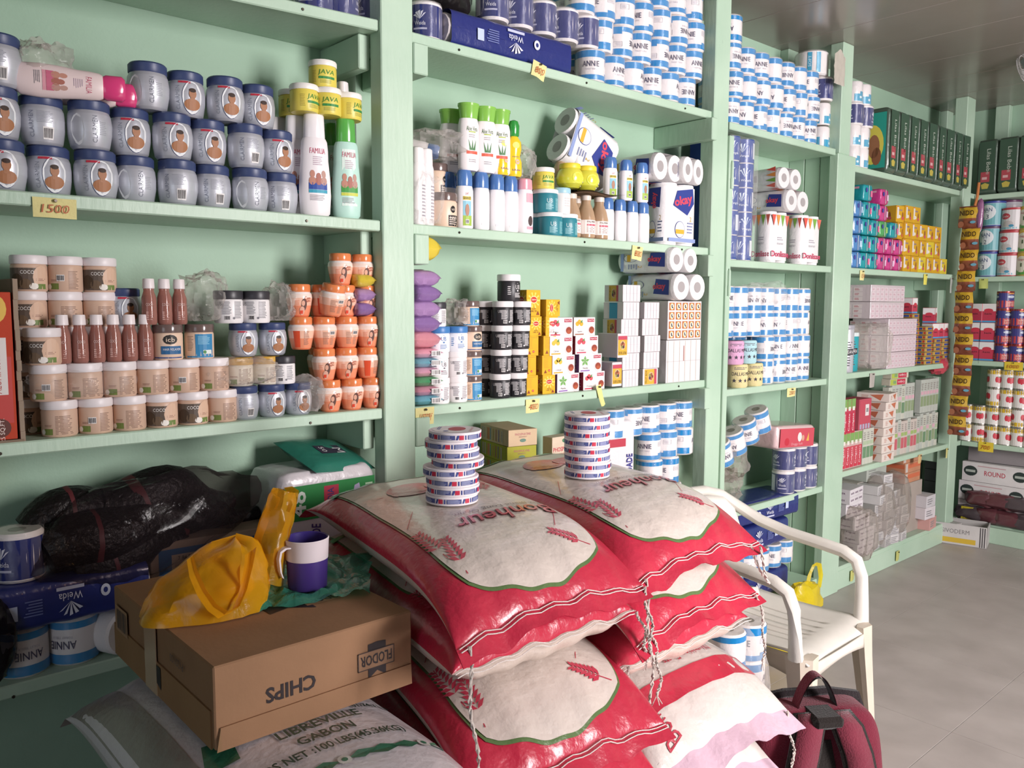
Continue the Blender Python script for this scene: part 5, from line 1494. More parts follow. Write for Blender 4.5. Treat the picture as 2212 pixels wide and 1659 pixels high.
def softpack(col, acc, seed):
    def dr(p, mp, s): p.rect(-.002, .002, -.036, .036, mp, 'dcd6dc'); p.oval(-.022, .012, .009, .012, mp, '4a4a9a', 6); p.rect(.014, .034, -.02, .01, mp, acc); p.rect(-.01, .03, .02, .03, s, 'd89ab0')
    b = MB()

    def fn(u, v):
        a = 2 * pi * u; t = pi * (v - .5); d = (cos(t) * cos(a), cos(t) * sin(a), sin(t)); e_ = [math.copysign(abs(q) ** .3, q) for q in d]; k = 1 + .05 * noise.noise(Vector(d) * 2.5 + Vector((seed, 0, seed)))
        return (e_[0] * .055 * k, e_[1] * .046 * k, .042 + e_[2] * .042 * k)
    b.grid(24, 14, fn, col); p = MB(); dr(p, flat((.0562, 0, .042), *XP, off=.0015), flat((0, -.047, .042), (1, 0, 0), (0, 0, 1), off=.0015))
    return T('napkin_pack', ('wrapper', b, 'shrink'), ('print', p, 'print', 0))


SOFT = {n: softpack(c, a, i) for i, (n, c, a) in enumerate((('blue', '4f80b8', 'b0c8e0'), ('teal', '1f8f98', 'd06a90'), ('magenta', 'c03a80', 'd8b0cc'), ('green', '4f9a58', '9cc868')))}
cols = (('blue', 4), ('teal', 5), ('teal', 4), ('magenta', 2), ('magenta', 2), ('magenta', 2))
ystart = P3[1] + .115
for i, (c, n) in enumerate(cols):
    for t in range(n):
        SOFT[c].put('%s napkin pack, column %s from the wide post, %s up' % (c, ('one', 'two', 'three', 'four', 'five', 'six')[i], ORD[t]), 'napkins', (-2.07, ystart + i * .094, z + t * .085), radians(R(-4, 4)), 'napkin packs on the shelf')
SOFT['green'].put('green napkin pack on the magenta ones next to the teal columns', 'napkins', (-2.07, ystart + 3 * .094, z + .17), 0)
SOFT['teal'].put('single teal napkin pack between the green pack and the yellow boxes', 'napkins', (-2.06, ystart + 4.1 * .094, z + .17), 0)
for t in (0, 1): SOFT['magenta'].put('magenta napkin pack on top of the %s pack' % ('green', 'magenta')[t], 'napkins', (-2.085, ystart + 3.3 * .094, z + .255 + t * .085), 0)
def d_soap(p, f, s, t):
    for q in (f, s):
        p.oval(.018, -.008, .007, .02, q, '8a5036', 6); p.oval(.018, -.022, .011, .009, mp2(q), 'c05060', 6); p.oval(-.014, -.014, .011, .009, q, 'e2dac8', 6); p.text('savon', -.006, .02, .009, q, '7a7aa8', w=.034); 
    p.rect(-.04, -.022, -.025, .035, f, 'dcd4d0'); p.rect(-.04, -.03, .036, .04, f, 'c84a6a')
YB_ = [pbox('soap_box', .11, .095, .088, c, d_soap) for c in ('cfa02c', 'd4bc3a')]
n_ = 0
for i, n in enumerate((4, 4, 3, 3, 3, 1)):
    for t in range(n):
        YB_[1 if (i, t) in ((3, 1), (5, 0), (2, 0)) else 0].put('yellow soap box, stack %s from the magenta packs, %s up' % (('one', 'two', 'three', 'four', 'five', 'six')[i], ORD[t]), 'soap box', (-2.07, ystart + 6.05 * .094 + i * .099, z + t * .089), radians(R(-4, 4)), 'yellow soap boxes')
YB_[0].put('yellow soap box on the tallest stack by the magenta packs', 'soap box', (-2.08, ystart + 5.3 * .094, z + .172), radians(5))
YB_[0].put('yellow soap box perched above the magenta packs', 'soap box', (-2.08, ystart + 5.3 * .094, z + .262), radians(-5))
note(1863, 584, '150', 'small yellow slip under the blue napkin packs', .05, .05)
note(2000, 592, '', 'small yellow slip under the yellow soap boxes', .05, .06, col='d8cf60')
note(2056, 600, '', 'torn grey slip hanging under the yellow soap boxes', .035, .09, col='a8aaa4')
# ---- third shelf
z = ZDd[1]


def d_pink(p, f, s, t):
    for i in range(8):
        for j in range(3):
            u = -.15 + i * .043; v = -.03 + j * .025; p.rect(u - .019, u + .019, v - .0105, v + .0105, f, 'd4c4ca'); p.lines(u - .012, u + .012, v - .005, v + .006, 2, mp2(f), 'b88a98')
    for i in range(3):
        for j in range(3): p.rect(-.09 + i * .06 - .025, -.09 + i * .06 + .025, -.03 + j * .025 - .0105, -.03 + j * .025 + .0105, s, 'd8cacc'); p.lines(-.09 + i * .06 - .018, -.09 + i * .06 + .01, -.03 + j * .025 - .005, -.03 + j * .025 + .006, 2, mp2(s), 'b85a68')
PKB = pbox('soap_bundle', .2, .35, .088, 'ccbcc2', d_pink, mat='shrink')
for t in range(3):
    PKB.put('film-wrapped bundle of small white and pink boxes, %s layer on the shelf' % TN[t], 'soap bundle', (-2.105, 4.64, z + t * .09), 0, 'bundles of small pink boxes')
for t in range(2): PKB.put('film-wrapped bundle of pink boxes %s, set back near the wide post' % ('below the top one', 'at the very top')[t], 'soap bundle', (-2.14, 4.52, z + .27 + t * .09), 0, sc=(1, 1.15, 1))
def d_can0(p, mp):
    p.lines(-.02, .02, .03, .16, 10, mp, '4a464c', 2); p.rect(-.03, .03, .09, .12, mp, '2c2a30', 4); p.text('CLEAN', 0, .105, .018, mp2(mp), 'dcd8d8', w=.05)
jar('spray_can', .04, .24, .02, 'c8c6ce', '9a98a0', d_can0, mat='silver').put('tall silver canister in a clear bag by the wide post', 'canister', (-2.05, P3[1] + .1, z), radians(-40))
jar('spray_can', .045, .2, .02, '2f9aa4', 'd0d8d8', d_can0).put('teal canister in a clear bag by the wide post', 'canister', (-2.08, P3[1] + .2, z), radians(-40))
clearbag(1880, 745, -2.05, (.07, .13, .12), 'tall clear plastic bag over the two canisters', 61, 'bagfilm', zbase=z + .001, amp=.16, pw=.45)
def d_tin(p, f, s, t):
    for q in (f, s): p.rect(-.048, .048, -.008, .008, q, 'c8a040'); p.rect(-.03, .03, -.006, .006, mp2(q), '3a4a8a'); p.rect(.034, .046, -.006, .006, mp2(q), 'a83a34')
TIN = pbox('sardine_tin', .1, .105, .024, ['8a7248', '947a4c', '8a7248', '8a7248', '5a4a30', '7a6440'], d_tin, mat='satin', part_='tin')
for c in range(4):
    for t in range((12, 9, 6, 6)[c]):
        TIN.put('flat gold sardine tin, %s up in stack %s from the pink bundles' % (ORD[t], ('one', 'two', 'three', 'four')[c]), 'tin', (-2.06 - (.03 if c == 0 else 0), 4.88 + c * .125, z + t * .0245), radians(R(-5, 5)), 'gold sardine tins')
def d_milk(p, f, s, t):
    for q in (f, s): p.rect(-.032, .032, -.042, -.034, q, '4a98c8'); p.rect(-.032, .032, .006, .043, q, 'e0dcdc'); p.oval(.002, .008, .02, .009, mp2(q), 'c03a4a', 6); p.text('lait', 0, -.006, .008, mp2(q), '3a2a2e', w=.03)
MILK = pbox('milk_tin', .066, .066, .09, 'b83a50', d_milk, mat='satin', part_='tin')
MILK.put('red milk carton standing on the tallest sardine stack', 'milk carton', (-2.08, 4.88, z + 12 * .0245), rot=(0, 0, radians(0)))
for i, (dy, dz) in enumerate(((0, 0), (.075, 0), (.15, 0))): MILK.put('red and white milk carton on the sardine tins, %s from the tall stack' % ORD[i], 'milk carton', (-2.045, 5.1 + dy, z + 6 * .0245 + dz), radians(R(-10, 10)), 'milk cartons on the sardine tins')
MILK.put('red and white milk carton stacked on another above the sardine tins', 'milk carton', (-2.06, 5.12, z + 6 * .0245 + .091), radians(12))
note(1885, 806, '', 'small grey paper slip hanging below the two canisters', .06, .075, col='a8a29c')
# ---- fourth shelf: toothpaste and soap
z = ZDd[0]


def d_colg(flip, c1='c0364a'):
    def f(p, f_, s, t):
        for q in (f_,): p.rect(-.02, .02, -.09, .02, q, c1); p.text('Colgate', 0, -.03, .02, mp2(q), 'ece0e0', w=.09, rot=90); p.rect(-.02, .02, .04, .09, q, '7aa05a'); p.rect(-.012, .012, .03, .05, mp2(q), 'dcd8d0')
    return f


CG = pbox('toothpaste_box', .035, .042, .19, 'c8a8a4', d_colg(0)); CGT = pbox('toothpaste_box', .035, .042, .16, 'b8485a', d_colg(0, 'b8304a'))
for i in range(6): CG.put('upright red toothpaste box, %s from the wide post' % ORD[i], 'toothpaste', (-2.04, P3[1] + .03 + i * .0435, z), 0, 'upright toothpaste boxes')
for i in range(4): CGT.put('upright red toothpaste box of the upper layer, %s from the wide post' % ORD[i], 'toothpaste', (-2.04, P3[1] + .03 + i * .0435, z + .192), 0, 'upper toothpaste boxes')
def d_block(p, f, s, t): p.rect(-.06, .06, -.05, .07, f, 'b8495a'); p.rect(.0, .04, -.01, .05, mp2(f), 'd8d0d0'); p.barcode(.02, .02, .026, .03, mp2(mp2(f))); [p.rect(-.055 + i * .03, -.035 + i * .03, -.078, -.052, f, 'a8a0b8') for i in range(4)]
pbox('toothpaste_carton', .1, .135, .16, 'b85462', d_block).put('red carton of toothpaste showing a white barcode label', 'carton', (-2.07, P3[1] + .285, z + .192), 0)
def d_stripe(a, b2):
    def f(p, f_, s, t): p.rect(-.018, .018, -.06, .0, f_, a); p.rect(-.018, .018, .01, .03, f_, b2); p.lines(-.014, .014, .036, .08, 4, f_, '8a8480')
    return f
SL = [pbox('toothpaste_box', .035, .04, .19, 'c4c4b8', d_stripe('6a8a6a', 'a8b89a')), pbox('toothpaste_box', .035, .04, .19, 'c8bcb4', d_stripe('c0606a', '9ab06a')), pbox('toothpaste_box', .035, .04, .2, 'b8bcb4', d_stripe('8a9a78', 'd0a8b4'))]
for i in range(3): SL[0].put('slim pale green toothpaste box, %s beside the red ones' % ORD[i], 'toothpaste', (-2.04, P3[1] + .3 + i * .041, z), 0, 'slim pale toothpaste boxes')
def d_orange(p, f, s, t):
    for q, w in ((f, .06), (s, .08)): p.poly([(-w * .2, .012), (w * .7, .018), (w * .5, -.016)], q, 'b86a50'); p.lines(-w * .75, -w * .25, -.012, .012, 3, q, 'b88a80')
OR = pbox('soap_box', .17, .14, .045, 'd8ccc4', d_orange)
for t in range(8):
    OR.put('white and terracotta box, %s up in the neat stack' % ORD[t], 'soap box', (-2.07 + (.01 if t > 5 else 0), P3[1] + .5, z + t * .0465), radians(R(-3, 3) + (8 if t == 7 else 0)), 'white and terracotta boxes')
for i in range(10):
    SL[1 if i % 3 else 2].put('upright slim toothpaste box, %s after the terracotta stack' % ORD[i], 'toothpaste', (-2.045, P3[1] + .6 + i * .0415, z), 0, 'slim toothpaste boxes, lower layer')
    if i < 8: SL[2 if i % 4 else 0].put('upright slim toothpaste box of the upper layer, %s after the terracotta stack' % ORD[i], 'toothpaste', (-2.05, P3[1] + .6 + i * .0415, z + .201), 0, 'slim toothpaste boxes, upper layer')
def d_cgl(p, f, s, t): p.rect(-.02, .07, -.015, .015, f, 'b8324a'); p.text('Colgate', .025, 0, .014, mp2(f), 'ecdcdc', w=.07, rot=180); p.rect(-.09, -.025, -.016, .016, f, 'a8b450'); p.rect(-.06, -.03, -.008, .008, mp2(f), '7a9a6a')
CGL = pbox('toothpaste_box', .05, .185, .036, 'c8c0b0', d_cgl)
for t in range(3): CGL.put('toothpaste box lying flat with an upside-down label, %s of three' % ('bottom', 'middle', 'top')[t], 'toothpaste', (-2.04, P3[1] + .66 + t * .012, z + .402 + t * .037), radians(-4), 'lying toothpaste boxes')
for i in range(6):
    SL[(2, 0)[i % 2]].put('tall pale toothpaste box, %s before the corner post' % ORD[5 - i], 'toothpaste', (-2.05, P3[1] + 1.03 + i * .042, z), 0, 'toothpaste boxes by the corner', sc=(1, 1, 1.05))
    SL[2].put('tall pale toothpaste box stacked above, %s before the corner post' % ORD[5 - i], 'toothpaste', (-2.055, P3[1] + 1.03 + i * .042, z + .212), 0, 'upper toothpaste boxes by the corner', sc=(1, 1, .98))
b = MB(); blob(b, (0, 0, .06), (.06, .09, .06), '', 71, amp=.3); b.c = ['b03a4a'] * len(b.f); o = part('snack_packet', b, 'shrink'); o.location = (-2.05, 5.24, z + .425); tag(o, 'glossy red packet lying on the tall toothpaste boxes', 'packet')
note(1988, 982, '', 'small tan slip below the slim toothpaste boxes', .05, .05, col='c8a878')
note(2046, 968, '', 'small yellow slip by the corner post', .03, .06, col='c8c080')
# ---- floor level
z = .12


def d_santex(w):
    def f(p, f_, s, t):
        for j in (-1, 1):
            for i in (-1, 0, 1): p.text(w, i * .055, j * .018, .011, f_, '6a4a6a', w=.042)
            p.text(w, 0, j * .018, .011, s, '6a4a6a', w=.05)
        p.rect(-.085, .085, -.0008, .0008, f_, 'b8b0b4')
    return f


SX = [pbox('soap_box', .1, .175, .076, 'd4ced2', d_santex(w)) for w in ('santex', 'Kaguas')]
for i, (k, x, y, zz) in enumerate(((1, -2.05, 4.3, 0), (1, -2.05, 4.31, .077), (1, -2.06, 4.27, .154), (1, -2.07, 4.2, .231), (0, -2.06, 4.19, .308))):
    SX[k].put('white soap carton with dark lettering, %s of the pile by the wide post' % ('lowest', 'second', 'third', 'fourth', 'topmost')[i], 'soap box', (x, y, z + zz), radians(R(-6, 6)), 'white soap cartons')
clearbag(1850, 1200, -2.0, (.08, .11, .14), 'bulging clear bag of goods at the foot of the wide post', 81, 'dustfilm', zbase=z + .001, amp=.25, pw=.6)
PB = [pbox('soap_box', .11, .085, .05, c, lambda p, f, s, t: (p.lines(-.034, .03, -.012, .016, 3, f, '8a868a'), p.rect(-.04, .04, -.02, -.014, f, '9a969a'))) for c in ('c8c4c4', 'b8b4b2', 'd0cccc')]
for c in range(4):
    for t in range((7, 8, 6, 5)[c]):
        PB[(c + t) % 3].put('small dusty white box, %s up in pile %s past the soap cartons' % (ORD[t], ('one', 'two', 'three', 'four')[c]), 'soap box', (-2.06 + R(-.012, .012), 4.47 + c * .1, z + t * .051), radians(R(-9, 9)), 'dusty white boxes in clear bags')
for c, (yb, sy) in enumerate(((4.55, .12), (4.75, .13))):
    b = MB(); blob(b, (0, 0, .2), (.09, sy, .2), 'ffffff', 90 + c, amp=.12); o = part('plastic_bag', b, 'dustfilm'); o.location = (-2.06, yb, z + .001); tag(o, 'dusty clear bag over the %s small white boxes' % ('nearer', 'farther')[c], 'plastic bag')
GB = pbox('soap_box', .15, .2, .08, 'b0b4ac', lambda p, f, s, t: p.lines(-.08, .0, -.02, .025, 3, f, '8a8e88'))
for t in range(2): GB.put('pale grey carton %s the dusty white boxes, against the wall' % ('resting on', 'piled above')[t], 'carton', (-2.17, 4.6, z + .36 + t * .081), 0, sc=(1, 1.2, 1))
b = MB(); b.box(-.07, .07, -.18, .18, 0, .36, 'a8a29a', b=.002); T('carton', ('carton', b, 'card')).put('grey carton against the wall behind the dusty white boxes', 'carton', (-2.185, 4.6, z), 0)
ORB = pbox('soap_box', .15, .21, .06, ['c0886a'] * 4 + ['a89a8c', '9a8c80'], lambda p, f, s, t: (p.rect(-.1, .1, -.004, .02, f, 'c86a4a'), p.rect(-.1, -.07, -.025, .025, mp2(f), 'c4bab4'), p.rect(-.07, .07, -.004, .02, s, 'c86a4a')), mat='card')
for t in range(4): ORB.put('dusty orange carton, %s in the pile by the corner' % TN[t], 'carton', (-2.13, 4.98 + (0 if t < 2 else -.03), z + .3 + t * .061), 0, 'dusty orange cartons')
b = MB(); b.box(-.08, .08, -.13, .13, 0, .3, 'a89c94', b=.002); T('carton', ('carton', b, 'card')).put('grey carton under the dusty orange cartons', 'carton', (-2.13, 4.98, z), 0)
for t in range(3): pbox('soap_box', .12, .13, .07, ('c89a94', 'd4ccd0', 'c8c4c8')[t], lambda p, f, s, t: p.lines(-.05, .03, -.02, .02, 3, f, '8a868a')).put('%s box in the low pile before the corner post' % ('salmon', 'white', 'pale grey')[t], 'soap box', (-2.05, 5.1 + .04 * (t == 0), z + t * .071), radians(R(-8, 8)))
DK = pbox('mirror_box', .1, .13, .075, '4a444c', lambda p, f, s, t: (p.rect(-.06, .06, -.03, .012, f, '2c2a36'), p.rect(-.062, .062, .024, .034, f, 'b0a8a4'), p.oval(.02, -.01, .004, .004, mp2(f), 'c8b48a', 4)), mat='satin')
for t in range(6): DK.put('dark glossy box, %s up in the stack behind the corner post' % ORD[t], 'box', (-2.12, 5.5, z + t * .077), 0, 'dark boxes behind the corner post')
for i, (x, y) in enumerate(((1842, 1232), (1862, 1236), (1940, 1190))): note(x, y, '', ('crumpled yellow slip on the kickboard by the wide post', 'torn yellow slip on the kickboard near the wide post', 'yellow slip on the kickboard below the dusty boxes')[i], .045, .055, col='b8b870', x=XF + .012)

# ================================================================== end wall
ye = YF + .06
z = EZ[3]
for i in range(8):
    LIL[1].put('dark green diaper pack facing out on the end wall shelf, %s from the corner' % ORD[i], 'diaper pack', (xx(2141 + i * 45, ye + .03, z + .15), YF + .12, z), radians(-90), 'diaper packs on the end wall')


def can(name, r, h, body, rim, draw, lid=None):
    b = MB(); b.lathe([(r * 1.01, 0), (r * 1.01, .004), (r, .006), (r, h - .012), (r * 1.02, h - .01), (r * 1.02, h)], body if isinstance(body, list) else [rim, rim, body, rim, lid or rim], n=22, ct=lid or 'c8c4c0', cb='a8a4a0')
    p = MB(); draw(p, cyl(r, -90, 0)); return T(name, ('can', b, 'metal' if lid is None else 'satin'), ('label_print', p, 'satin', 0))


def wrapc(p, mp, r, z0, z1, c): p.rect(-pi * r, pi * r, z0, z1, mp, c, 24)


def d_nan(n):
    def f(p, mp):
        wrapc(p, mp, .06, .01, .135, '6fa8b0'); q = mp2(mp); p.oval(0, .085, .05, .045, q, 'd8dce0', 10); q2 = mp2(q); p.text('NAN', .0, .1, .022, q2, '3a4a7a', w=.06); p.lines(-.02, .02, .08, .088, 1, q2, '8a94a8', 2); p.text(n, .005, .058, .026, q2, '3a4260', w=.014); p.oval(-.028, .05, .012, .008, q2, '4a8a98', 5)
    return f


NAN = {n: can('milk_powder_tin', .062, .15, 'a8c0c8', c, d_nan(n), c) for n, c in (('3', '34408c'), ('2', '5a3a5a'))}
zE = EZ[2]
for t, n in enumerate('323'): NAN[n].put('teal and white milk powder tin, %s of its stack' % ('bottom', 'middle', 'top')[t], 'tin', (xx(2136 + 2 * t, ye, zE + .1), ye + .01, zE + t * .151), radians(-18))
def d_cer(p, mp):
    wrapc(p, mp, .064, .008, .122, 'd6d2d4'); q = mp2(mp); p.oval(-.008, .085, .03, .018, q, 'c03a48', 8); p.text('Cerelac', -.008, .085, .013, mp2(q), 'ece4e4', w=.046); p.oval(.01, .04, .03, .018, q, 'c4bcbc', 8); p.rect(-.06, .06, .01, .02, q, '8cbcc8', 6); p.oval(.03, .028, .014, .008, mp2(q), '4a90b0', 5)
CER = can('cereal_tin', .066, .134, 'd0ccce', 'b03a44', d_cer, 'b03a44')
for t in range(3): CER.put('white cereal tin with a red rim, %s of its stack' % ('bottom', 'middle', 'top')[t], 'tin', (xx(2180 + 2 * t, ye, zE + .1), ye + .012, zE + t * .135), radians(-20))
can('cereal_tin', .06, .13, 'b8b4bc', '6a3a60', lambda p, mp: wrapc(p, mp, .06, .01, .1, 'c4bcc4'), '6a3a60').put('tin with a purple lid set back above the red-rimmed cereal tins', 'tin', (xx(2184, ye + .1, zE + .45), ye + .1, zE + 2 * .135 + .06), 0)
def d_gui(p, mp):
    wrapc(p, mp, .064, .008, .125, 'd0a83c'); q = mp2(mp); p.oval(0, .07, .045, .048, q, 'dcd8c8', 10); p.text('Guigoz', 0, .095, .016, mp2(q), 'b8485a', w=.05); p.text('1', 0, .065, .022, mp2(q), '4a5a3a', w=.009); p.rect(-.1, .1, .008, .035, q, '5a9a4a', 12)
GUI = can('milk_powder_tin', .066, .135, 'c8a840', 'b8a060', d_gui, 'c8b050')
for t in range(3): GUI.put('yellow and green milk powder tin, %s of its stack' % ('bottom', 'middle', 'top')[t], 'tin', (xx(2222, ye, zE + .1), ye + .012, zE + t * .136), radians(-20))
# sardine cans and milk cartons
zE = EZ[1]
def d_afr(p, mp):
    wrapc(p, mp, .045, .004, .1, '3a3a7a'); q = mp2(mp); p.rect(-.14, .14, .008, .05, q, 'b03a44', 16)
    for u in (-.045, .05): p.rect(u - .03, u + .03, .012, .046, mp2(q), 'c85a58', 3); p.text('AFRICA', u, .037, .012, mp2(mp2(q)), 'e0c8b8', w=.05); p.text('QUEEN', u, .022, .012, mp2(mp2(q)), 'e0c8b8', w=.05); p.oval(u, .072, .024, .008, q, 'b8c0d0', 6); p.rect(u - .02, u + .02, .087, .095, q, 'c88a48', 3)
AF = can('fish_can', .046, .105, '3a3a7a', 'a84a48', d_afr)
for c, n in enumerate((4, 3, 3, 2, 3, 2)):
    for t in range(n): AF.put('blue and red fish can, %s up in column %s from the milk cartons' % (ORD[t], ('one', 'two', 'three', 'four', 'five', 'six')[c]), 'tin', (xx(2166 + c * 31, ye, zE + .1), ye, zE + t * .106), radians(R(-30, 5)), 'blue and red fish cans')
MK = pbox('milk_carton', .085, .085, .115, 'b83a50', lambda p, f, s, t: [(p.rect(-.042, .042, -.056, -.046, q, '4a98c8'), p.rect(-.042, .042, .012, .057, q, 'dcd8d8'), p.oval(.0, .016, .026, .012, mp2(q), 'c03a4a', 6), p.text('lait', 0, -.004, .01, mp2(q), '3a2a2e', w=.04)) for q in (f, s)], mat='satin')
for c, n in enumerate((3, 3)):
    for t in range(n): MK.put('large red and white milk carton on the end wall, %s up in stack %s' % (ORD[t], ('one', 'two')[c]), 'milk carton', (xx(2112 + c * 27, ye, zE + .1) - .01, ye + .012, zE + t * .117), radians(-90 + R(-8, 8)), 'milk cartons on the end wall')
# tomato cans
zE = EZ[0]
def d_saf(fl):
    def f(p, mp):
        wrapc(p, mp, .047, .004, .108, 'dcd8d4'); q = mp2(mp); s = -1 if fl else 1; g = (lambda u, v, o=0: q(-u, .112 - v, o)) if fl else q
        p.rect(-.147, .147, .006, .03, g, 'd0ae30', 18)
        for u in (-.1, -.03, .045, .11):
            p.text('SAFARI', u, .018, .012, mp2(g), '7a5a28', w=.044) if abs(u) < .09 else None
            for k in (-1, 0, 1): p.oval(u + k * .012, .066 - abs(k) * .004, .009, .018, mp2(g) if k else g, 'c03040', 6)
            p.oval(u, .046, .018, .003, g, '5a7a5a', 4)
    return f
SF = [can('tomato_can', .048, .114, 'd4d0cc', 'a8a49c', d_saf(k)) for k in (1, 0)]
for c, (px, n) in enumerate(((2089, 2), (2117, 2), (2146, 4), (2173, 4), (2201, 4), (2228, 3), (2255, 4), (2281, 3), (2307, 2))):
    for t in range(n): SF[1 if (c + t * 2) % 5 == 1 else 0].put('tomato can with red tomatoes and yellow band, %s up in column %s from the corner' % (ORD[t], ('one', 'two', 'three', 'four', 'five', 'six', 'seven', 'eight', 'nine')[c]), 'tin', (xx(px, ye, zE + .1), ye, zE + t * .115), radians(R(-28, 10)), 'tomato cans')
note(2130, 955, '700', 'yellow price slip under the tomato cans', .085, .06, col='d8c040', ax=1)
note(2190, 782, '1000', 'yellow price slip under the blue and red fish cans', .1, .05, col='d8c040', ax=1)
note(2125, 602, '', 'small yellow slip under the teal milk powder tins', .05, .06, col='b8c070', ax=1)
# floor level by the end wall
z = .11
def d_round(p, f, s, t):
    q = s; p.text('ROUND', 0, .0, .03, q, 'b84a5a', w=.12, bold=.01); p.lines(-.1, .1, .035, .045, 1, q, 'b88a90')
    for u in (-.14, .14): p.oval(u, .005, .04, .032, q, '2f3a38', 8); p.rect(u - .028, u + .028, -.003, .012, mp2(q), 'a8b0a8')
RD = pbox('carton', .38, .16, .12, ['d8d4d4'] * 6, d_round, mat='card')
xr = xx(2140, YF + .03, .3)
for t in range(2): RD.put('white carton with a red word and two dark oval emblems, %s' % ('lower', 'upper')[t], 'carton', (xr + t * .015, YF + .12, z + .13 + t * .122), radians(R(-3, 3)))
b = MB(); b.box(-.19, .19, -.08, .08, 0, .128, 'b8b0b0', b=.002); T('carton', ('carton', b, 'card')).put('pale carton under the two emblem cartons', 'carton', (xr, YF + .12, z), 0)
b = MB(); b.box(-.16, .16, -.06, .06, 0, .09, '8a8486', b=.002); T('carton', ('carton', b, 'card')).put('grey carton on top of the emblem cartons', 'carton', (xr, YF + .14, z + .376), radians(4))
for i in range(7):
    px = 2090 + (i % 4) * 40 + (i // 4) * 20; b = MB(); blob(b, (0, 0, .05), (.1, .07, .05), '5a3238' if i % 3 else '4a4044', 110 + i, amp=.2, nu=22, nv=12, pw=.7)
    o = part('goods_bag', b, 'shrink'); o.location = (xx(px, YF - .03, .2), YF - .02 - .05 * (i < 4), z + .001 + (.1 if i > 3 else 0)); tag(o, 'glossy dark maroon packet at the foot of the end wall, %s from the corner' % ORD[i], 'packet', 'dark maroon packets')
    o.location.y = YF + .06; o.location.z = z + .001 + (.1 if i > 3 else 0)
for t in range(3): pbox('small_box', .07, .05, .03, 'b8a830', lambda p, f, s, t: p.text('ZOMO', 0, 0, .014, s, '4a4030', w=.05)).put('small yellow box, %s of the little stack before the end wall' % ('bottom', 'middle', 'top')[t], 'box', (xx(2083, YF - .04, .2), YF + .03, z + t * .031), 0)
# open carton on the floor by the corner
e = tag(empty('carton', (xx(2075, 5.42, .05), 5.42, 0), radians(14)), 'opened white carton with a yellow stripe on the floor by the corner', 'carton')
b = MB(); t_ = .004; w, d_, h = .3, .17, .13
b.box(-w / 2, w / 2, -d_ / 2, -d_ / 2 + t_, 0, h, 'c8c4c2'); b.box(-w / 2, w / 2, d_ / 2 - t_, d_ / 2, 0, h, 'b8b4b2'); b.box(-w / 2, -w / 2 + t_, -d_ / 2, d_ / 2, 0, h, 'd0ccca'); b.box(w / 2 - t_, w / 2, -d_ / 2, d_ / 2, 0, h, 'c0bcba'); b.box(-w / 2, w / 2, -d_ / 2, d_ / 2, 0, t_, 'b0acaa')
part('tray', b, 'card', e)
b = MB(); b.M = Matrix.Translation((-w / 2, 0, h)) @ Matrix.Rotation(radians(-35), 4, 'Y'); b.box(-.1, 0, -d_ / 2, d_ / 2, -.003, 0, 'c4c0be'); part('flap', b, 'card', e)
b = MB(); b.M = Matrix.Translation((0, d_ / 2, h)) @ Matrix.Rotation(radians(-50), 4, 'X'); b.box(-w / 2, w / 2, 0, .11, -.003, 0, 'bcb8b6'); part('flap', b, 'card', e)
p = MB(); s = flat((0, -d_ / 2, h / 2), (1, 0, 0), (0, 0, 1)); p.rect(-.1, .09, -.05, -.02, s, 'c8a83c'); p.text('SIVODERM', -.02, .02, .026, s, '7a7678', w=.15); [p.rect(.11 + i * .012, .116 + i * .012, -.06, .06, s, '4a4648') for i in range(3)]; part('print', p, 'print', e)
PB[0].put('small white box lying inside the opened floor carton', 'box', (e.location.x + .02, 5.42, .06), radians(30), sc=(.8, .8, .8)); PB[1].put('small grey box poking out of the opened floor carton', 'box', (e.location.x - .05, 5.43, .08), radians(-20), sc=(.7, .7, .7))
# sachet strip hanging from a cord
tz0 = on(2098, 445, 1, 5.24); 
st = tag(empty('sachet_strip', (tz0.x, 5.24, tz0.z)), 'hanging strip of yellow and brown milk powder sachets by the corner', 'sachet strip')
hS = .122
for i in range(11):
    b = MB(); dx = .008 * sin(i * 1.1) - .004 + (0 if i else -.01)
    def fn(u, v, i=i): return ((u - .5) * .1 + dx + .003 * sin(v * 6 + i), -.014 * sin(pi * u) * (sin(pi * v) ** .6) + .004 * noise.noise(Vector((u * 5, v * 5, i))), -i * hS - v * hS)
    b.grid(12, 14, fn, lambda u, v: '7a4230' if v > .62 or v < .06 else ('8a4a30' if v > .58 else 'c4a02c'))
    o = part('sachet', b, 'shrink', st)
    p = MB(); f = lambda u, v, o_=0: (u + dx, -.019 - o_, -i * hS - hS * .36 + v)
    p.text('NIDO', 0, .004, .03, f, '3a2418', w=.076, bold=.02); p.oval(-.03, -.06, .016, .018, f, '9a6248', 6); p.oval(.034, -.05, .016, .008, f, '6aa8c0', 6); p.oval(0, .03, .02, .006, f, 'b8982c', 5); part('print', p, 'print', o)
b = MB(); b.tube([(0.02, .0, 0), (.03, .0, .05), (.035, 0, .13)], .008, 'b8703a', n=8); part('cord', b, 'satin', st)
b = MB(); blob(b, (.045, .01, -.06), (.02, .015, .1), '8a5a80', 5, amp=.2, flatb=False); part('ribbon', b, 'shrink', st)

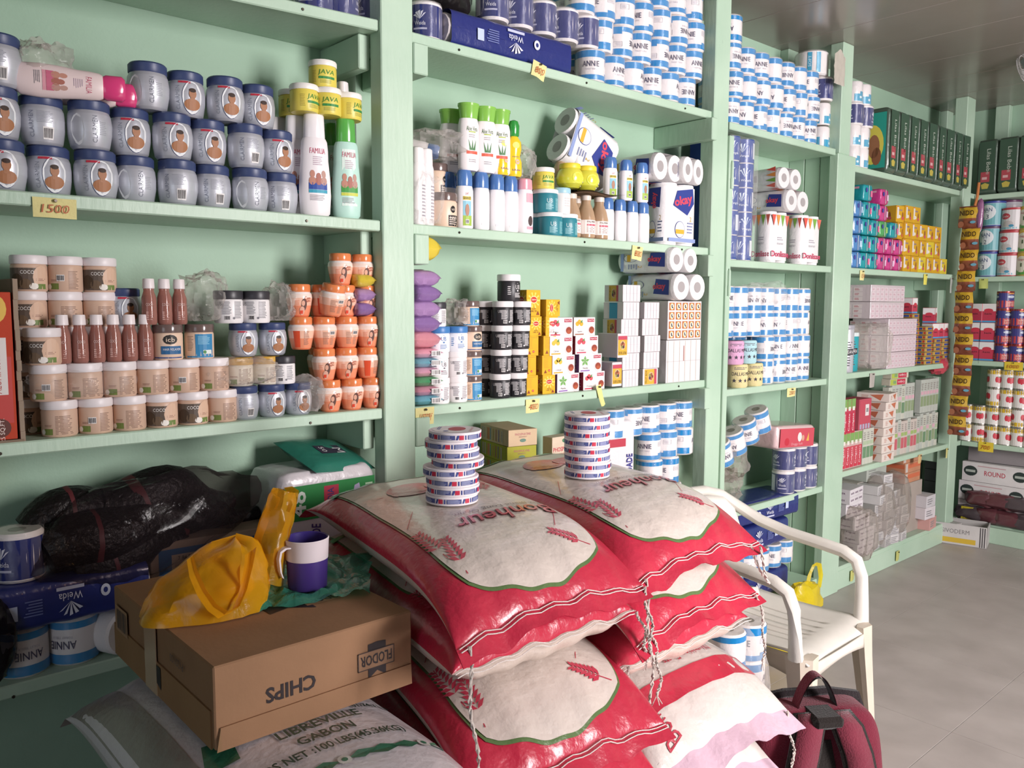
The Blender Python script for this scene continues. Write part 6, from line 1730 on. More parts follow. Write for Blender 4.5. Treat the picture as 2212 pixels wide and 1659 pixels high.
# small wire-guard fan hung from the ceiling, entering at the edge of the view
fc = on(2228, 130, 1, 4.7)
fan = tag(empty('ceiling_fan', (fc.x, fc.y, fc.z), sc=.62), 'small white wire-guard fan hung from the ceiling near the end wall', 'fan')
b = MB(); n_ = RT * -1; ax = Vector((-.75, -.6, -.25)).normalized()
u_ = ax.cross(Vector((0, 0, 1))).normalized(); v_ = u_.cross(ax)
def ring(r, dpt): return [Vector((0, 0, 0)) + u_ * (r * cos(2 * pi * k / 40)) + v_ * (r * sin(2 * pi * k / 40)) + ax * dpt for k in range(40)]
g = MB()
for r in (.06, .1, .14, .18, .2): g.tube(ring(r, .07 * (1 - (r / .2) ** 2) ** .5 if r < .2 else 0), .0022, 'c8c4c4', n=5, closed=True)
for k in range(48):
    a = 2 * pi * k / 48; pth = []
    for j in range(6):
        r = .05 + .15 * j / 5; pth.append(Vector((0, 0, 0)) + (u_ * cos(a) + v_ * sin(a)) * r + ax * (.07 * max(0, 1 - (r / .2) ** 2) ** .5))
    g.tube(pth, .0013, 'c8c4c4', n=4)
    g.tube([q - ax * 2 * (q - Vector((0, 0, 0))).dot(ax) for q in pth], .0013, 'c8c4c4', n=4)
part('guard', g, 'satin', fan)
for k in range(3):
    b = MB(); a = 2 * pi * k / 3
    b.grid(6, 6, lambda u, v: Vector((0, 0, 0)) + (u_ * cos(a + (u - .5) * 1.3) + v_ * sin(a + (u - .5) * 1.3)) * (.03 + v * .14) + ax * ((u - .5) * .04), '9aa4a8'); part('blade', b, 'plastic', fan)
b = MB(); c0 = Vector((0, 0, 0)); b.tube([c0 - ax * .08, c0 - ax * .2], .055, 'b8b4b4', n=14); part('motor', b, 'plastic', fan)
b = MB(); b.tube([c0 - ax * .14, c0 - ax * .14 + Vector((0, 0, (ZC - fc.z) / .62))], .016, 'b0acac', n=10); part('rod', b, 'plastic', fan)
# ------------------------------------------------------------------ sacks, carton, chair and bags in front of the shelving
class Sack:
    def __init__(s, L, Wd, Tk, seed=0, droop=.02, flap=.035, bulge=3.0, skew=0.0, ue=4.5, up=.62):
        s.skew = skew; s.ue = ue; s.up = up; s.L, s.W, s.T, s.seed, s.droop, s.flap, s.bulge = L, Wd, Tk, seed, droop, flap, bulge

    def h(s, u, v):
        a = max(0, 1 - abs(v) ** s.bulge) ** .5 * max(0, 1 - abs(u) ** s.ue) ** s.up
        return a

    def pt(s, x, y, side=1, off=0.0):
        u = max(-1, min(1, x / (s.L / 2))); v = max(-1, min(1, y / (s.W / 2)))
        n = noise.noise(Vector((x * 5 + s.seed, y * 5, side * 2 + s.seed))) * .05 + noise.noise(Vector((x * 14 + s.seed, y * 14, s.seed))) * .018
        fold = (.004 * sin(y * 75 + s.seed) + .003 * sin(y * 41 + 2 * s.seed)) * abs(u) ** 5
        ww = 1 - .035 * (1 - abs(u) ** 6) * 0 - .03 * (1 - abs(u)) * 0
        z = s.T / 2 + side * s.T / 2 * s.h(u, v) * (1 + n) - s.droop * max(0, u) ** 4 * (1 + .8 * v * v) - s.droop * .5 * abs(u) ** 6 + fold
        e = .012 * abs(u) ** 8 * abs(v) ** 6
        return (x * (1 + e * 2), y * ww * (1 + e * 3) - s.skew * x, z + off)

    def skin(s, top, bottom, nu=60, nv=44):
        b = MB(); ease = lambda t: sin((t - .5) * pi) * .5 + .5
        for side, col in ((1, top), (-1, bottom)):
            b.grid(nu, nv, lambda u, v: s.pt((ease(u) - .5) * s.L, (ease(v) - .5) * s.W, side), col, flip=side < 0)
        return b

    def hem(s, col, end=1, n=30, lift=0.0, seed=0):                     # flat stitched flap past the end of the sack
        b = MB()

        def f(u, v):
            y = (v - .5) * s.W; p = s.pt(end * s.L / 2, y); d = u * s.flap
            return (p[0] + end * d * .8, p[1] * (1 + .02 * u), p[2] - d * .75 + lift * d + .007 * u * sin(y * 24 + s.seed + seed) + .01 * u * noise.noise(Vector((y * 8, s.seed + seed, 0))))
        b.grid(5, n, f, col, flip=end < 0)
        b.grid(5, n, lambda u, v: (lambda q: (q[0] - .0008, q[1], q[2] - .0014))(f(u, v)), col, flip=end > 0)
        return b

    def stitch(s, col='e4dcd6', end=1, back=.004):
        b = MB()
        for k, dx in enumerate((0, .006)):
            path = []
            for i in range(26):
                y = (i / 25 - .5) * s.W * .99; p = s.pt(end * (s.L / 2 - .0), y); q = p[0] + end * (.006 + dx); path.append((q, p[1], p[2] - .004 - dx * .7 + .004 + .0006 * sin(i * 2.3 + k)))
            b.tube(path, .0011, col, n=5)
        return b

    def panel(s, x0, x1, hw, col, off, rnd=.12, n=56, m_=40):
        b = MB()

        def f(u, v):
            x = x0 + (x1 - x0) * u; w = hw
            if x > x1 - rnd: w = hw * (.78 + .22 * sqrt(max(0, 1 - ((x - x1 + rnd) / rnd) ** 2)))
            return s.pt(x + .035 * (1 - (2 * v - 1) ** 2) * max(0, (u - .7) / .3), (v * 2 - 1) * w, 1, off)
        b.grid(n, m_, f, col); return b

    def map(s, cx, cy, kind='flip', off=.003):
        if kind == 'flip': return lambda u, v, o=0: s.pt(cx + v, cy - u, 1, off + o)       # reads from the far side
        if kind == 'away': return lambda u, v, o=0: s.pt(cx - v, cy + u, 1, off + o)       # reads from the aisle side
        return lambda u, v, o=0: s.pt(cx + u, cy + v, 1, off + o)


def sprig(p, mp, u, v, h, rot, col='c43a52', n=7):
    ca, sa = cos(rot), sin(rot); q = lambda a, b: mp(u + a * ca - b * sa, v + a * sa + b * ca)
    p.add([q(-.0012, 0), q(.0012, 0), q(.0008, h), q(-.0008, h)], [(0, 1, 2, 3)], col)
    for i in range(n):
        b = h * (.3 + .7 * i / n)
        for sg in (-1, 1):
            l = .02 * (1 - .4 * i / n); p.add([q(0, b), q(sg * l * .55, b + .003), q(sg * l, b + .016), q(sg * l * .35, b + .013)], [(0, 1, 2, 3) if sg > 0 else (3, 2, 1, 0)], col)


RED = 'c22c46'; CREAM = 'dccfc6'


def ricesack(seed, droop, txt=True, hem=True, px1=.351):
    s = Sack(.8, .455, .127, seed, droop, skew=.2, **({} if hem else dict(ue=9, up=.42)))
    parts = [('sack', s.skin(RED, 'd0c0b4'), 'woven'), ('hem', s.hem(RED, -1), 'woven'), ('stitching', s.stitch(), 'cloth')]
    if hem: parts.append(('hem', s.hem(RED), 'woven'))
    e = MB(); g = s.panel(-.36, px1 + .004, .19, '5f7a4a', .0022); parts.append(('panel_edge', g, 'woven', 0))
    parts.append(('panel', s.panel(-.356, px1, .186, CREAM, .0038), 'woven', 0))
    p = MB(); F = s.map(0, 0, off=.0056)
    for (x, y, hh, r) in ((.27, -.172, -.13, .05), (.325, -.158, -.12, -.1), (.335, .15, -.09, 1.0), (-.13, -.15, .12, 1.2), (-.12, .16, .1, -.6)): sprig(p, s.map(x, y, off=.0056), 0, 0, abs(hh), r + (pi if hh < 0 else 0))
    for c_, a in (((.03, -.13), .5), ((.2, .15), -.7)): p.poly([(0, 0), (.002, 0), (.05, .07), (.048, .07)], s.map(c_[0], c_[1], off=.0056), RED)
    parts.append(('wheat_print', p, 'woven', 0))
    p = MB(); q = s.map(-.13, 0, off=.0056); p.oval(.055, .0, .065, .055, q, 'c8415a', 14); p.oval(-.05, .01, .07, .05, mp2(q), 'cc4a60', 14); p.poly([(-.1, .03), (-.15, -.02), (-.16, .02), (-.12, .05)], mp2(q), 'cc4a60'); parts.append(('fruit_print', p, 'woven', 0))
    p = MB(); p.rect(-.2, .2, -.012, .012, lambda u, v, o=0: s.pt(-.31 + v + .18 * (abs(u - .2) / .4) ** 2 * .4, -u, 1, .0056 + o), '4f9048', 16)
    p.text('NET WEIGHT 25KG', .09, 0, .012, lambda u, v, o=0: s.pt(-.31 + v + .18 * (abs(u - .2) / .4) ** 2 * .4, -u, 1, .0066), 'dce4d4', w=.14); parts.append(('banner', p, 'woven', 0))
    if txt:
        p = MB(); q = s.map(.175, .035, off=.0056); p.text('Bonheur', 0, 0, .066, q, '7a2a34', w=.265, shear=.25, bold=.028); parts.append(('lettering', p, 'woven', 0))
        p = MB(); p.text('Bonheur', 0, 0, .062, s.map(.175, .035, off=.0068), 'c8374c', w=.258, shear=.25, bold=.004); p.text('Riz Blanc Long Grain', -.015, -.055, .026, s.map(.175, .035, off=.0056), '6a4a48', w=.24, shear=.25); parts.append(('lettering', p, 'woven', 0))
    return T('rice_sack', *parts), s


def backsack(seed):
    s = Sack(.8, .455, .127, seed, .03, flap=.06, skew=.1)
    p = MB(); p.rect(-.215, .215, -.03, .03, s.map(.3, 0, off=.003), RED, 10)
    t = MB(); t.text('Nutrition Facts', 0, 0, .022, s.map(.235, .06, off=.003), 'b83a4c', w=.17, bold=.015); t.text('Bonheur', 0, 0, .045, s.map(.33, -.17, 'x', off=.003), 'b83a4c', w=.12, rot=200, shear=.2); t.lines(-.1, .1, -.1, .0, 6, s.map(.0, .02, off=.003), 'c8a8a8')
    h = s.hem('d8b8c8', lift=.3, seed=3)
    d = MB()
    for i in range(34): d.add([(lambda q: (q[0] - .004, q[1], q[2] + .002))(s.pt(.39, -.225 + i * .0135 + a, 1, b)) for a, b in ((0, 0), (.005, 0), (.005, .002), (0, .002))], [(0, 1, 2, 3)], '8a7a74')
    return T('rice_sack', ('sack', s.skin('d8cec8', 'd2c6be'), 'woven'), ('hem', h, 'woven'), ('stripe', p, 'woven', 0), ('lettering', t, 'woven', 0), ('stitching', d, 'cloth')), s


RS = [ricesack(2, .028), ricesack(5, .0, hem=False, px1=.2), ricesack(9, .03)]; BSK = backsack(4)


def cord(root, s, y, length, seed=0, loop=False):
    p = s.pt(s.L / 2, y * s.W / 2); path = []
    for i in range(22):
        t = i / 21; path.append((p[0] + .012 + .01 * sin(t * 3) + (.02 * t), p[1] + .006 * sin(t * 11 + seed) + (.05 * sin(t * pi) if loop else 0), p[2] - (length * t if not loop else length * sin(t * pi))))
    b = MB()
    for k in range(2): b.tube([(x + .0026 * sin(i * 2.2 + k * pi), y_ + .0026 * cos(i * 2.2 + k * pi), z_) for i, (x, y_, z_) in enumerate(path)], .0021, 'd8cdc4', n=5)
    x, y_, z_ = path[-1]
    if not loop:
        for k in range(3): b.tube([(x, y_, z_), (x + R(-.01, .01), y_ + R(-.012, .012), z_ - .02)], .0011, 'd8cdc4', n=4)
    part('cord', b, 'cloth', root)


s_ = .127
LX, LY, LR = -1.455, 1.122, radians(0)
RX, RY, RR_ = -1.475, 1.568, radians(1)
lower = 'red and cream rice sack low in the %s stack'
for t in range(8):
    k = 7 - t                                    # 7 = top
    tpl, s = RS[{7: 0, 6: 1, 5: 2, 4: 0}.get(t, 0)]
    zz = t * s_
    dx, dy, dr = {7: (0, 0, 0), 6: (-.03, .015, 0), 5: (.07, -.0, -2), 4: (.05, .02, -3)}.get(t, (R(-.02, .02), R(-.02, .02), R(-2, 2)))
    lab = {7: 'top red and cream rice sack of the stack carrying the leaning cheese tower', 6: 'second rice sack down in the stack beside the chips carton, front folded under', 5: 'third rice sack down in the stack beside the chips carton, red hem jutting out'}.get(t, 'rice sack lower in the chips carton stack, %s above the floor' % ORD[t])
    r = tpl.put(lab, 'rice sack', (LX + dx, LY + dy, zz), LR + radians(dr), 'rice sacks stacked by the chips carton')
    if t == 7: cord(r, s, -.94, .3, 1); cord(r, s, .97, .13, 2)
    if t == 6: cord(r, s, .99, .1, 4)
    dx, dy, dr = {7: (0, 0, 0), 6: (-.0, -.0, 1), 5: (-.02, .01, -2), 4: (.085, -.02, -2), 3: (.05, -.03, -3)}.get(t, (R(-.02, .02), R(-.03, .01), R(-2, 2)))
    tpl, s = (BSK if t in (4, 3, 2) else RS[{7: 0, 6: 0, 5: 1}.get(t, 0)])
    lab = {7: 'top red and cream rice sack carrying the straight cheese tower', 6: 'second rice sack down in the stack beside the plastic chair', 5: 'third rice sack down beside the plastic chair, red end bulging', 4: 'rice sack with its printed back up, reading Nutrition Facts', 3: 'pale rice sack with a pink hem just under the printed-back sack'}.get(t, 'rice sack lower in the plastic chair stack, %s above the floor' % ORD[t])
    r = tpl.put(lab, 'rice sack', (RX + dx, RY + dy, zz), RR_ + radians(dr), 'rice sacks stacked by the plastic chair')
    if t == 7: cord(r, s, .86, .1, 3, loop=True); cord(r, s, -.86, .28, 7)
    if t == 6: cord(r, s, .96, .16, 5); cord(r, s, -.8, .12, 6)
    if t == 4: cord(r, s, .93, .15, 8)
    if t == 5: cord(r, s, -.9, .2, 9)

# cheese boxes
def cheese(a):
    r, h = .0575, .0195
    b = MB(); b.lathe([(r * .985, 0), (r, .001), (r, .0035), (r * .985, .0042), (r * .985, .0145), (r, .0152), (r, .0185), (r * .985, h)], 'e8e0e4', n=40)
    p = MB(); mp = cyl(r * .988, a, .0094)
    for i in range(6):
        u = (i - 2.5) * .06
        p.rect(u - .02, u + .012, -.0047, .0047, mp, '4c5488', 4)
        for k in range(3): p.lines(u - .018, u + .01, -.004, .004, 3, mp2(mp), 'a8acc8', 4) if k == 0 else None
        p.poly([(u + .014, -.0047), (u + .018, -.0047), (u + .021, .0047), (u + .017, .0047)], mp, '39458a')
        p.rect(u + .021, u + .031, -.0047, .0047, mp, 'c0304a', 2); p.rect(u + .034, u + .037, -.0047, .0047, mp, '39458a')
    t = MB(); q = lambda u, v, o=0: (v, -u, h + .0005 + o) if False else (u, v, h + .0005 + o)
    t.oval(0, 0, .05, .05, q, 'ece6e8', 20); t.oval(-.004, .004, .027, .019, mp2(q), 'b8303f', 14); t.oval(.03, -.016, .006, .006, mp2(q), '3a4a90', 8)
    t.text('la Vache qui rit', 0, .036, .009, mp2(q), 'b83a4c', w=.058, rot=180); t.lines(-.03, .02, -.04, -.032, 2, mp2(q), '5a68a0')
    return T('cheese_box', ('box', b, 'satin'), ('side_print', p, 'print', 0), ('lid_print', t, 'print', 0))


CH = [cheese(a) for a in (-10, -35, 5, 20)]
off = {0: [(0, 0), (.003, .002), (.002, .0), (-.004, -.004), (.006, .012), (.001, .003), (-.002, .0), (.004, .006)], 1: [(0, 0), (.002, .003), (-.001, .001), (.003, -.004), (.0, -.001), (-.003, .001), (-.005, .004), (-.004, .003)]}
for k, (px, py) in enumerate(((974, 1088), (1268, 1032))):
    q = on(px, py, 2, 1.018)
    for i in range(8):
        CH[(i * 3 + k) % 4].put('round white cheese box, %s in the %s tower' % (('lowest', 'second', 'third', 'fourth', 'fifth', 'sixth', 'seventh', 'topmost')[i], ('leaning', 'straight')[k]), 'cheese box', (q.x - .012 + off[k][i][0], q.y + .012 + off[k][i][1], 1.0215 + i * .0197), radians(-38 + R(-14, 14)), 'cheese boxes in the %s tower' % ('leaning', 'straight')[k], rot=(0, radians(2.2 if (k, i) == (0, 4) else 0), radians(-38 + R(-14, 14))))

# white sugar sacks
def libre(seed, printed=True):
    s = Sack(.86, .43, .19, seed, .03, flap=.03, bulge=2.6)
    ps = [('sack', s.skin('d4ccd0', 'c4bcbc'), 'woven'), ('hem', s.hem('8f8680', -1), 'woven')]
    g = MB(); g.grid(30, 4, lambda u, v: s.pt(-.41 + u * .82, -.213 + v * .06, 1, .002), '8e857e'); ps.append(('side_strip', g, 'woven', 0))
    if printed:
        p = MB()
        o_ = (-1.28, .6)
        for tx, px, py, sz, w in (('01-74-31-67', 800, 1512, .014, .075), ('LIBREVILLE', 690, 1570, .024, .15), ('GABON', 705, 1592, .024, .1), ('POIDS NET :100 LBS(45.36KG)', 710, 1622, .027, .28)):
            c = on(px, py, 2, .757); p.text(tx, 0, 0, sz, s.map(c.x - o_[0], c.y - o_[1], 'away', off=.003), '24463a', w=w, bold=.02)
        ps.append(('lettering', p, 'woven', 0))
        p = MB()
        for i in range(5):
            c = on(575 + i * 85, 1715 - i * 33, 2, .757); m_ = s.map(c.x - o_[0], c.y - o_[1], 'away', off=.003)
            if i % 2: p.poly([(-.035, 0), (0, -.012), (.035, 0), (0, .012)], m_, '2f6a50')
            else:
                for sg in (-1, 1): p.poly([(sg * .008, 0), (sg * .03, .012), (sg * .06, .004), (sg * .03, -.01)], m_, '2f6a50')
                p.oval(0, 0, .011, .011, mp2(m_), 'd0ccc8', 8); p.oval(0, 0, .005, .005, mp2(mp2(m_)), '2f6a50', 6)
        for px, py in ((470, 1650), (1005, 1560)):
            c = on(px, py, 2, .74); p.poly([(-.03, -.03), (.02, -.04), (.03, .02), (-.01, .04)], s.map(c.x - o_[0], c.y - o_[1], 'away', off=.003), '2f6a50')
        ps.append(('ornament', p, 'woven', 0))
    return T('sugar_sack', *ps)


LB = [libre(3), libre(7, False)]
for t in range(4):
    LB[0 if t == 3 else 1].put('white sugar sack printed LIBREVILLE GABON under the chips carton' if t == 3 else 'plain white sugar sack, %s in the pile under the printed one' % ORD[2 - t], 'sugar sack', (-1.28 + (0 if t == 3 else R(-.03, .03)), .6 - (0 if t == 3 else .02), t * .1915), radians(0 if t == 3 else R(-3, 3)), None if t == 3 else 'plain white sugar sacks')

# chips carton
A_ = on(245, 1265, 2, .9); B_ = on(458, 1440, 2, .9); C_ = on(892, 1320, 2, .9)
bx0, bx1, by0, by1, bz0, bz1 = A_.x, (B_.x + C_.x) / 2, (A_.y + B_.y) / 2, C_.y, .766, .9
e = tag(empty('chips_carton', ((bx0 + bx1) / 2, (by0 + by1) / 2, bz0)), 'brown cardboard chips carton, upside down on the printed white sack', 'carton')
w, d_, h = (bx1 - bx0), (by1 - by0), bz1 - bz0
K1 = '9c785a'
b = MB(); b.box(-w / 2, w / 2, -d_ / 2, d_ / 2, 0, h, [K1, 'a27c5e', '8f6d50', K1, K1, '9e795b'], b=.0025); part('body', b, 'card', e)
b = MB(); b.M = Matrix.Translation((w / 2, 0, .036)) @ Matrix.Rotation(radians(-4), 4, 'Y'); b.box(0, .0035, -d_ / 2 + .008, d_ / 2 - .004, -.036, 0, 'a07a5c'); b.add([(.0036, -d_ / 2 + .008, -.036), (.0036, -d_ / 2 - .0, -.036), (.0036, -d_ / 2 + .008, 0)], [(0, 1, 2)], '9a7858'); part('flap', b, 'card', e)
b = MB(); b.box(-w / 2 + .004, w / 2 - .01, -d_ / 2 - .003, -d_ / 2, 0, h * .46, '92704f'); part('flap', b, 'card', e)
p = MB(); F = flat((w / 2, 0, h / 2), *XPR, off=.0009); q = mp2(F)
p.text('CHIPS', .055, .005, .026, F, '2c2326', w=.088, bold=.025)
p.poly([(-.126, -.028), (-.126, .034), (-.108, .022), (-.09, .034), (-.09, -.028), (-.108, -.042 + .012)], F, '2c2326')
p.rect(-.142, -.07, -.016, .016, q, '9e795b'); q2 = mp2(q)
for (u0, u1, v0, v1) in ((-.143, -.069, .015, .0165), (-.143, -.069, -.0165, -.015), (-.143, -.1415, -.0165, .0165), (-.0705, -.069, -.0165, .0165)): p.rect(u0, u1, v0, v1, q2, '3a2e2e')
p.text('FLODOR', -.106, 0, .019, q2, '2c2326', w=.064, bold=.02)
S = flat((0, -d_ / 2 - .003, h / 2), (-1, 0, 0), (0, 0, -1), off=.0012, nrm=(0, -1, 0))
p.barcode(.19, -.012, .07, .05, S, bg=K1); p.text('P120/100', -.1, -.028, .014, S, '4a3a36', w=.06); p.text('CHIPS', .03, .038, .012, S, '4a3a36', w=.04); p.poly([(-.02, .01), (-.02, .05), (.0, .042), (.02, .05), (.02, .01)], S, '2c2326')
TP = flat((0, 0, h), (0, -1, 0), (1, 0, 0), off=.001); p.poly([(.02, .1), (.02, .06), (-.06, .06), (-.06, .12), (-.02, .09)], TP, '2c2326'); p.rect(-.14, -.05, .075, .105, mp2(TP), '9e795b'); p.text('FLODOR', -.1, .09, .022, mp2(mp2(TP)), '2c2326', w=.08)
part('print', p, 'print', e)
b = MB(); b.box(-w * .12, w * .0, -d_ / 2 - .0045, -d_ / 2 - .003, 0, h, 'b89a7e'); part('tape', b, 'gloss', e)

# cup
c = on(655, 1276, 2, bz1)
e = tag(empty('cup', (c.x - .005, c.y + .012, bz1 + .004)), 'purple plastic cup with a white rim band and hook handle', 'cup')
b = MB(); b.lathe([(.0345, 0), (.037, .002), (.0395, .058)], '45307c', n=32); part('body', b, 'satin', e)
b = MB(); b.lathe([(.0395, .058), (.0402, .0585), (.0418, .094), (.0425, .097), (.0412, .099)], 'e2d6da', n=32)
b2 = MB(); b2.lathe([(.0405, .0992), (.0385, .0975), (.036, .006), (.001, .004)], '3a2c7c', n=32); b2.f = b2.f[:-2] + b2.f[-1:]; b2.c = b2.c[:-2] + b2.c[-1:]; b2.sm = b2.sm[:-1]; part('inside', b2, 'satin', e)
b.f.pop(); b.c.pop(); b.sm.pop(); part('rim_band', b, 'satin', e)
b = MB(); a = radians(-88)
pth = [(.04, .088), (.052, .089), (.062, .084), (.065, .07), (.063, .046), (.059, .034)]
b.ribbon([(r * cos(a), r * sin(a), z_) for r, z_ in pth], .024, (-sin(a), cos(a), 0), 'e2d6da'); b.ribbon([((r - .0035) * cos(a), (r - .0035) * sin(a), z_ - .003) for r, z_ in pth], .024, (-sin(a), cos(a), 0), 'd2c6ca')
for sg in (-1, 1):
    vs = []
    for r, z_ in pth: vs += [(r * cos(a) - sg * sin(a) * .012, r * sin(a) + sg * cos(a) * .012, z_), ((r - .0035) * cos(a) - sg * sin(a) * .012, (r - .0035) * sin(a) + sg * cos(a) * .012, z_ - .003)]
    b.add(vs, [(2 * i, 2 * i + 1, 2 * i + 3, 2 * i + 2) for i in range(5)], 'd8ccd0')
part('handle', b, 'satin', e)
# green bag under the cup
b = MB()
def gf(u, v):
    px = 500 + 300 * u; py = 1290 - 50 * u + (v - .5) * 90; q = on(px, py, 2, bz1)
    e_ = (u - .5) ** 2 + (v - .5) ** 2 * 2
    n = (abs(noise.noise(Vector((u * 5, v * 4, 2)))) + .4 * abs(noise.noise(Vector((u * 12, v * 10, 5))))) * .75
    near = min(1, ((q.x - c.x + .01) ** 2 + (q.y - c.y - .02) ** 2) ** .5 / .06)
    return (q.x + .012 * noise.noise(Vector((u * 5, v * 9, 7))), q.y + .012 * noise.noise(Vector((u * 5, v * 9, 1))), bz1 + .002 + .034 * n * max(0, near - .55) * 2.2)
b.grid(40, 18, gf, 'ffffff'); tag(part('plastic_bag', b, 'greenfilm'), 'crumpled green plastic bag flat under the purple cup', 'plastic bag')

# yellow carrier bag with loaves
yx = -1.47
e = tag(empty('carrier_bag', on(430, 1300, 2, bz1)), 'yellow plastic carrier bag slumped on the chips carton', 'plastic bag')
MI = Matrix.Translation(-e.location)
def yp(px, py, dx=0): q = on(px, py, 0, yx + dx); return q
def padd(name, b, mat): o = part(name, b, mat, e); o.matrix_parent_inverse = MI; return o
b = MB(); ctr = Vector((yx, yp(455, 1260).y, bz1 + .0))
def yf(u, v):
    a = 2 * pi * u; t = v
    r = (1 - t ** 2.2) ** .55 if t < 1 else 0
    n = 1 + .16 * noise.noise(Vector((cos(a) * 1.6, sin(a) * 1.6, t * 2 + 3))) + .07 * noise.noise(Vector((cos(a) * 5, sin(a) * 5, t * 5)))
    ly = (.12 if sin(a) < 0 else .10) * r * n; lx = (.1 if cos(a) > 0 else .07) * r * n
    pull = max(0, sin(a)) * t
    return (ctr.x + lx * cos(a), ctr.y + ly * sin(a) + .05 * t * t, bz1 + .003 + .115 * t * (1 + .12 * noise.noise(Vector((u * 9, t * 4, 1)))))
b.grid(40, 16, yf, 'ffffff'); padd('bag', b, 'yellowfilm')
b = MB()                                         # raised mouth of the bag, pulled up to the far handle
L1 = [(525, 1240), (548, 1165), (566, 1110), (582, 1068), (590, 1054)]; L2 = [(612, 1265), (618, 1200), (630, 1140), (640, 1095), (638, 1064)]
def mf(sgn, dx0):
    def f(u, v):
        i = min(3, int(v * 4)); t = v * 4 - i
        q1 = (L1[i][0] + (L1[i + 1][0] - L1[i][0]) * t, L1[i][1] + (L1[i + 1][1] - L1[i][1]) * t); q2 = (L2[i][0] + (L2[i + 1][0] - L2[i][0]) * t, L2[i][1] + (L2[i + 1][1] - L2[i][1]) * t)
        q = yp(q1[0] + (q2[0] - q1[0]) * u, q1[1] + (q2[1] - q1[1]) * u, dx0)
        return (q.x + sgn * .04 * sin(pi * u) * (1 - v * .5) + .008 * noise.noise(Vector((u * 5, v * 6, sgn))), q.y, max(q.z, bz1 + .004))
    return f
b.grid(10, 20, mf(1, 0), 'ffffff'); b.grid(10, 20, mf(-1, 0), 'ffffff'); padd('bag_mouth', b, 'yellowthin')
b = MB(); path = [yp(*q, .0) for q in ((622, 1052), (634, 1062), (630, 1100), (618, 1150), (612, 1190), (618, 1205))]; b.ribbon(path, [.02, .026, .02, .016, .014, .02], (.8, .5, .2), 'ffffff'); padd('handle', b, 'yellowfilm')
b = MB(); path = [yp(px, py, .11) for px, py in ((410, 1205), (418, 1240), (436, 1280), (458, 1312), (482, 1328), (508, 1316), (524, 1280), (536, 1230), (542, 1190))]
for q in path: q.z = max(q.z, bz1 + .004)
b.ribbon(path, [.012, .016, .018, .018, .02, .018, .018, .02, .024], (.3, .75, .55), 'ffffff'); b.ribbon([p_ + Vector((.004, .003, .003)) for p_ in path], [.01, .012, .012, .014, .016, .014, .012, .014, .02], (.75, .2, .6), 'ffffff'); padd('handle', b, 'yellowfilm')
for i, (px, py, sx) in enumerate(((470, 1270, (.055, .05, .036)), (400, 1265, (.05, .06, .032)))):
    q = on(px, py, 2, bz1); b = MB(); blob(b, (0, 0, sx[2]), sx, 'b8804a', 150 + i, amp=.12, nu=22, nv=14); o = part('bread_loaf', b, 'matte'); o.location = (yx + .01 - i * .03, q.y + .005 - .03 * (1 - i), bz1 + .004); tag(o, 'round brown loaf inside the yellow carrier bag, %s' % ('by the front handle', 'behind the other')[i], 'bread')

# ------------------------------------------------------------------ white plastic armchair
CHX, CHY = -1.43, 2.46
ch = tag(empty('plastic_chair', (CHX, CHY - .02, 0), radians(2), sc=(1, .93, 1)), 'white moulded plastic armchair with slotted seat and back, scuffed', 'chair')
WH = 'e6e1d8'


def solid(o, th):
    m_ = o.modifiers.new('thickness', 'SOLIDIFY'); m_.thickness = th; m_.offset = 0
    return o


def slotted(fn, us, vs, skip):
    b = MB(); P = [fn(u, v) for v in vs for u in us]; n = len(us); fs = []
    for j in range(len(vs) - 1):
        for i in range(n - 1):
            if not skip((us[i] + us[i + 1]) / 2, (vs[j] + vs[j + 1]) / 2): fs.append((j * n + i, j * n + i + 1, j * n + n + i + 1, j * n + n + i))
    b.add(P, fs, WH, True); return b


slots = [-.11, -.066, -.022, .022, .066, .11]
vs = sorted(set([-.225 + i * .025 for i in range(19)] + [q + d for q in slots for d in (-.0025, .0025)])); us = [-.21 + i * .022 for i in range(21)]
def seatf(u, v): return (u, v * (1 + .1 * (u + .2)), .405 + .018 * (v / .225) ** 2 + .02 * (-u / .22 if u < 0 else 0) * 0 - .035 * max(0, (u - .15) / .08) ** 2 - .012 * cos(u * 7))
b = slotted(seatf, us, vs, lambda u, v: any(abs(v - q) < .0024 for q in slots) and -.15 < u < .13); solid(part('seat', b, 'plastic', ch), .006)
bs = [-.085, -.051, -.017, .017, .051, .085]
vv = sorted(set([-.2 + i * .025 for i in range(17)] + [q + d for q in bs for d in (-.0025, .0025)])); uu = [i / 18 for i in range(19)]
def backf(u, v): return (-.2 - .1 * u - .02 * u * u + .045 * (v / .2) ** 2 * (1 - .3 * u), v * (.96 - .1 * u * 0 + .1 * (1 - u) * 0), .4 + .37 * u * (1 - .07 * (v / .2) ** 2))
b = slotted(backf, uu, vv, lambda u, v: (any(abs(v - q) < .0024 for q in bs) and .18 < u < .82) or (abs(v) > .135 and .12 < u < .7)); solid(part('backrest', b, 'plastic', ch), .006)
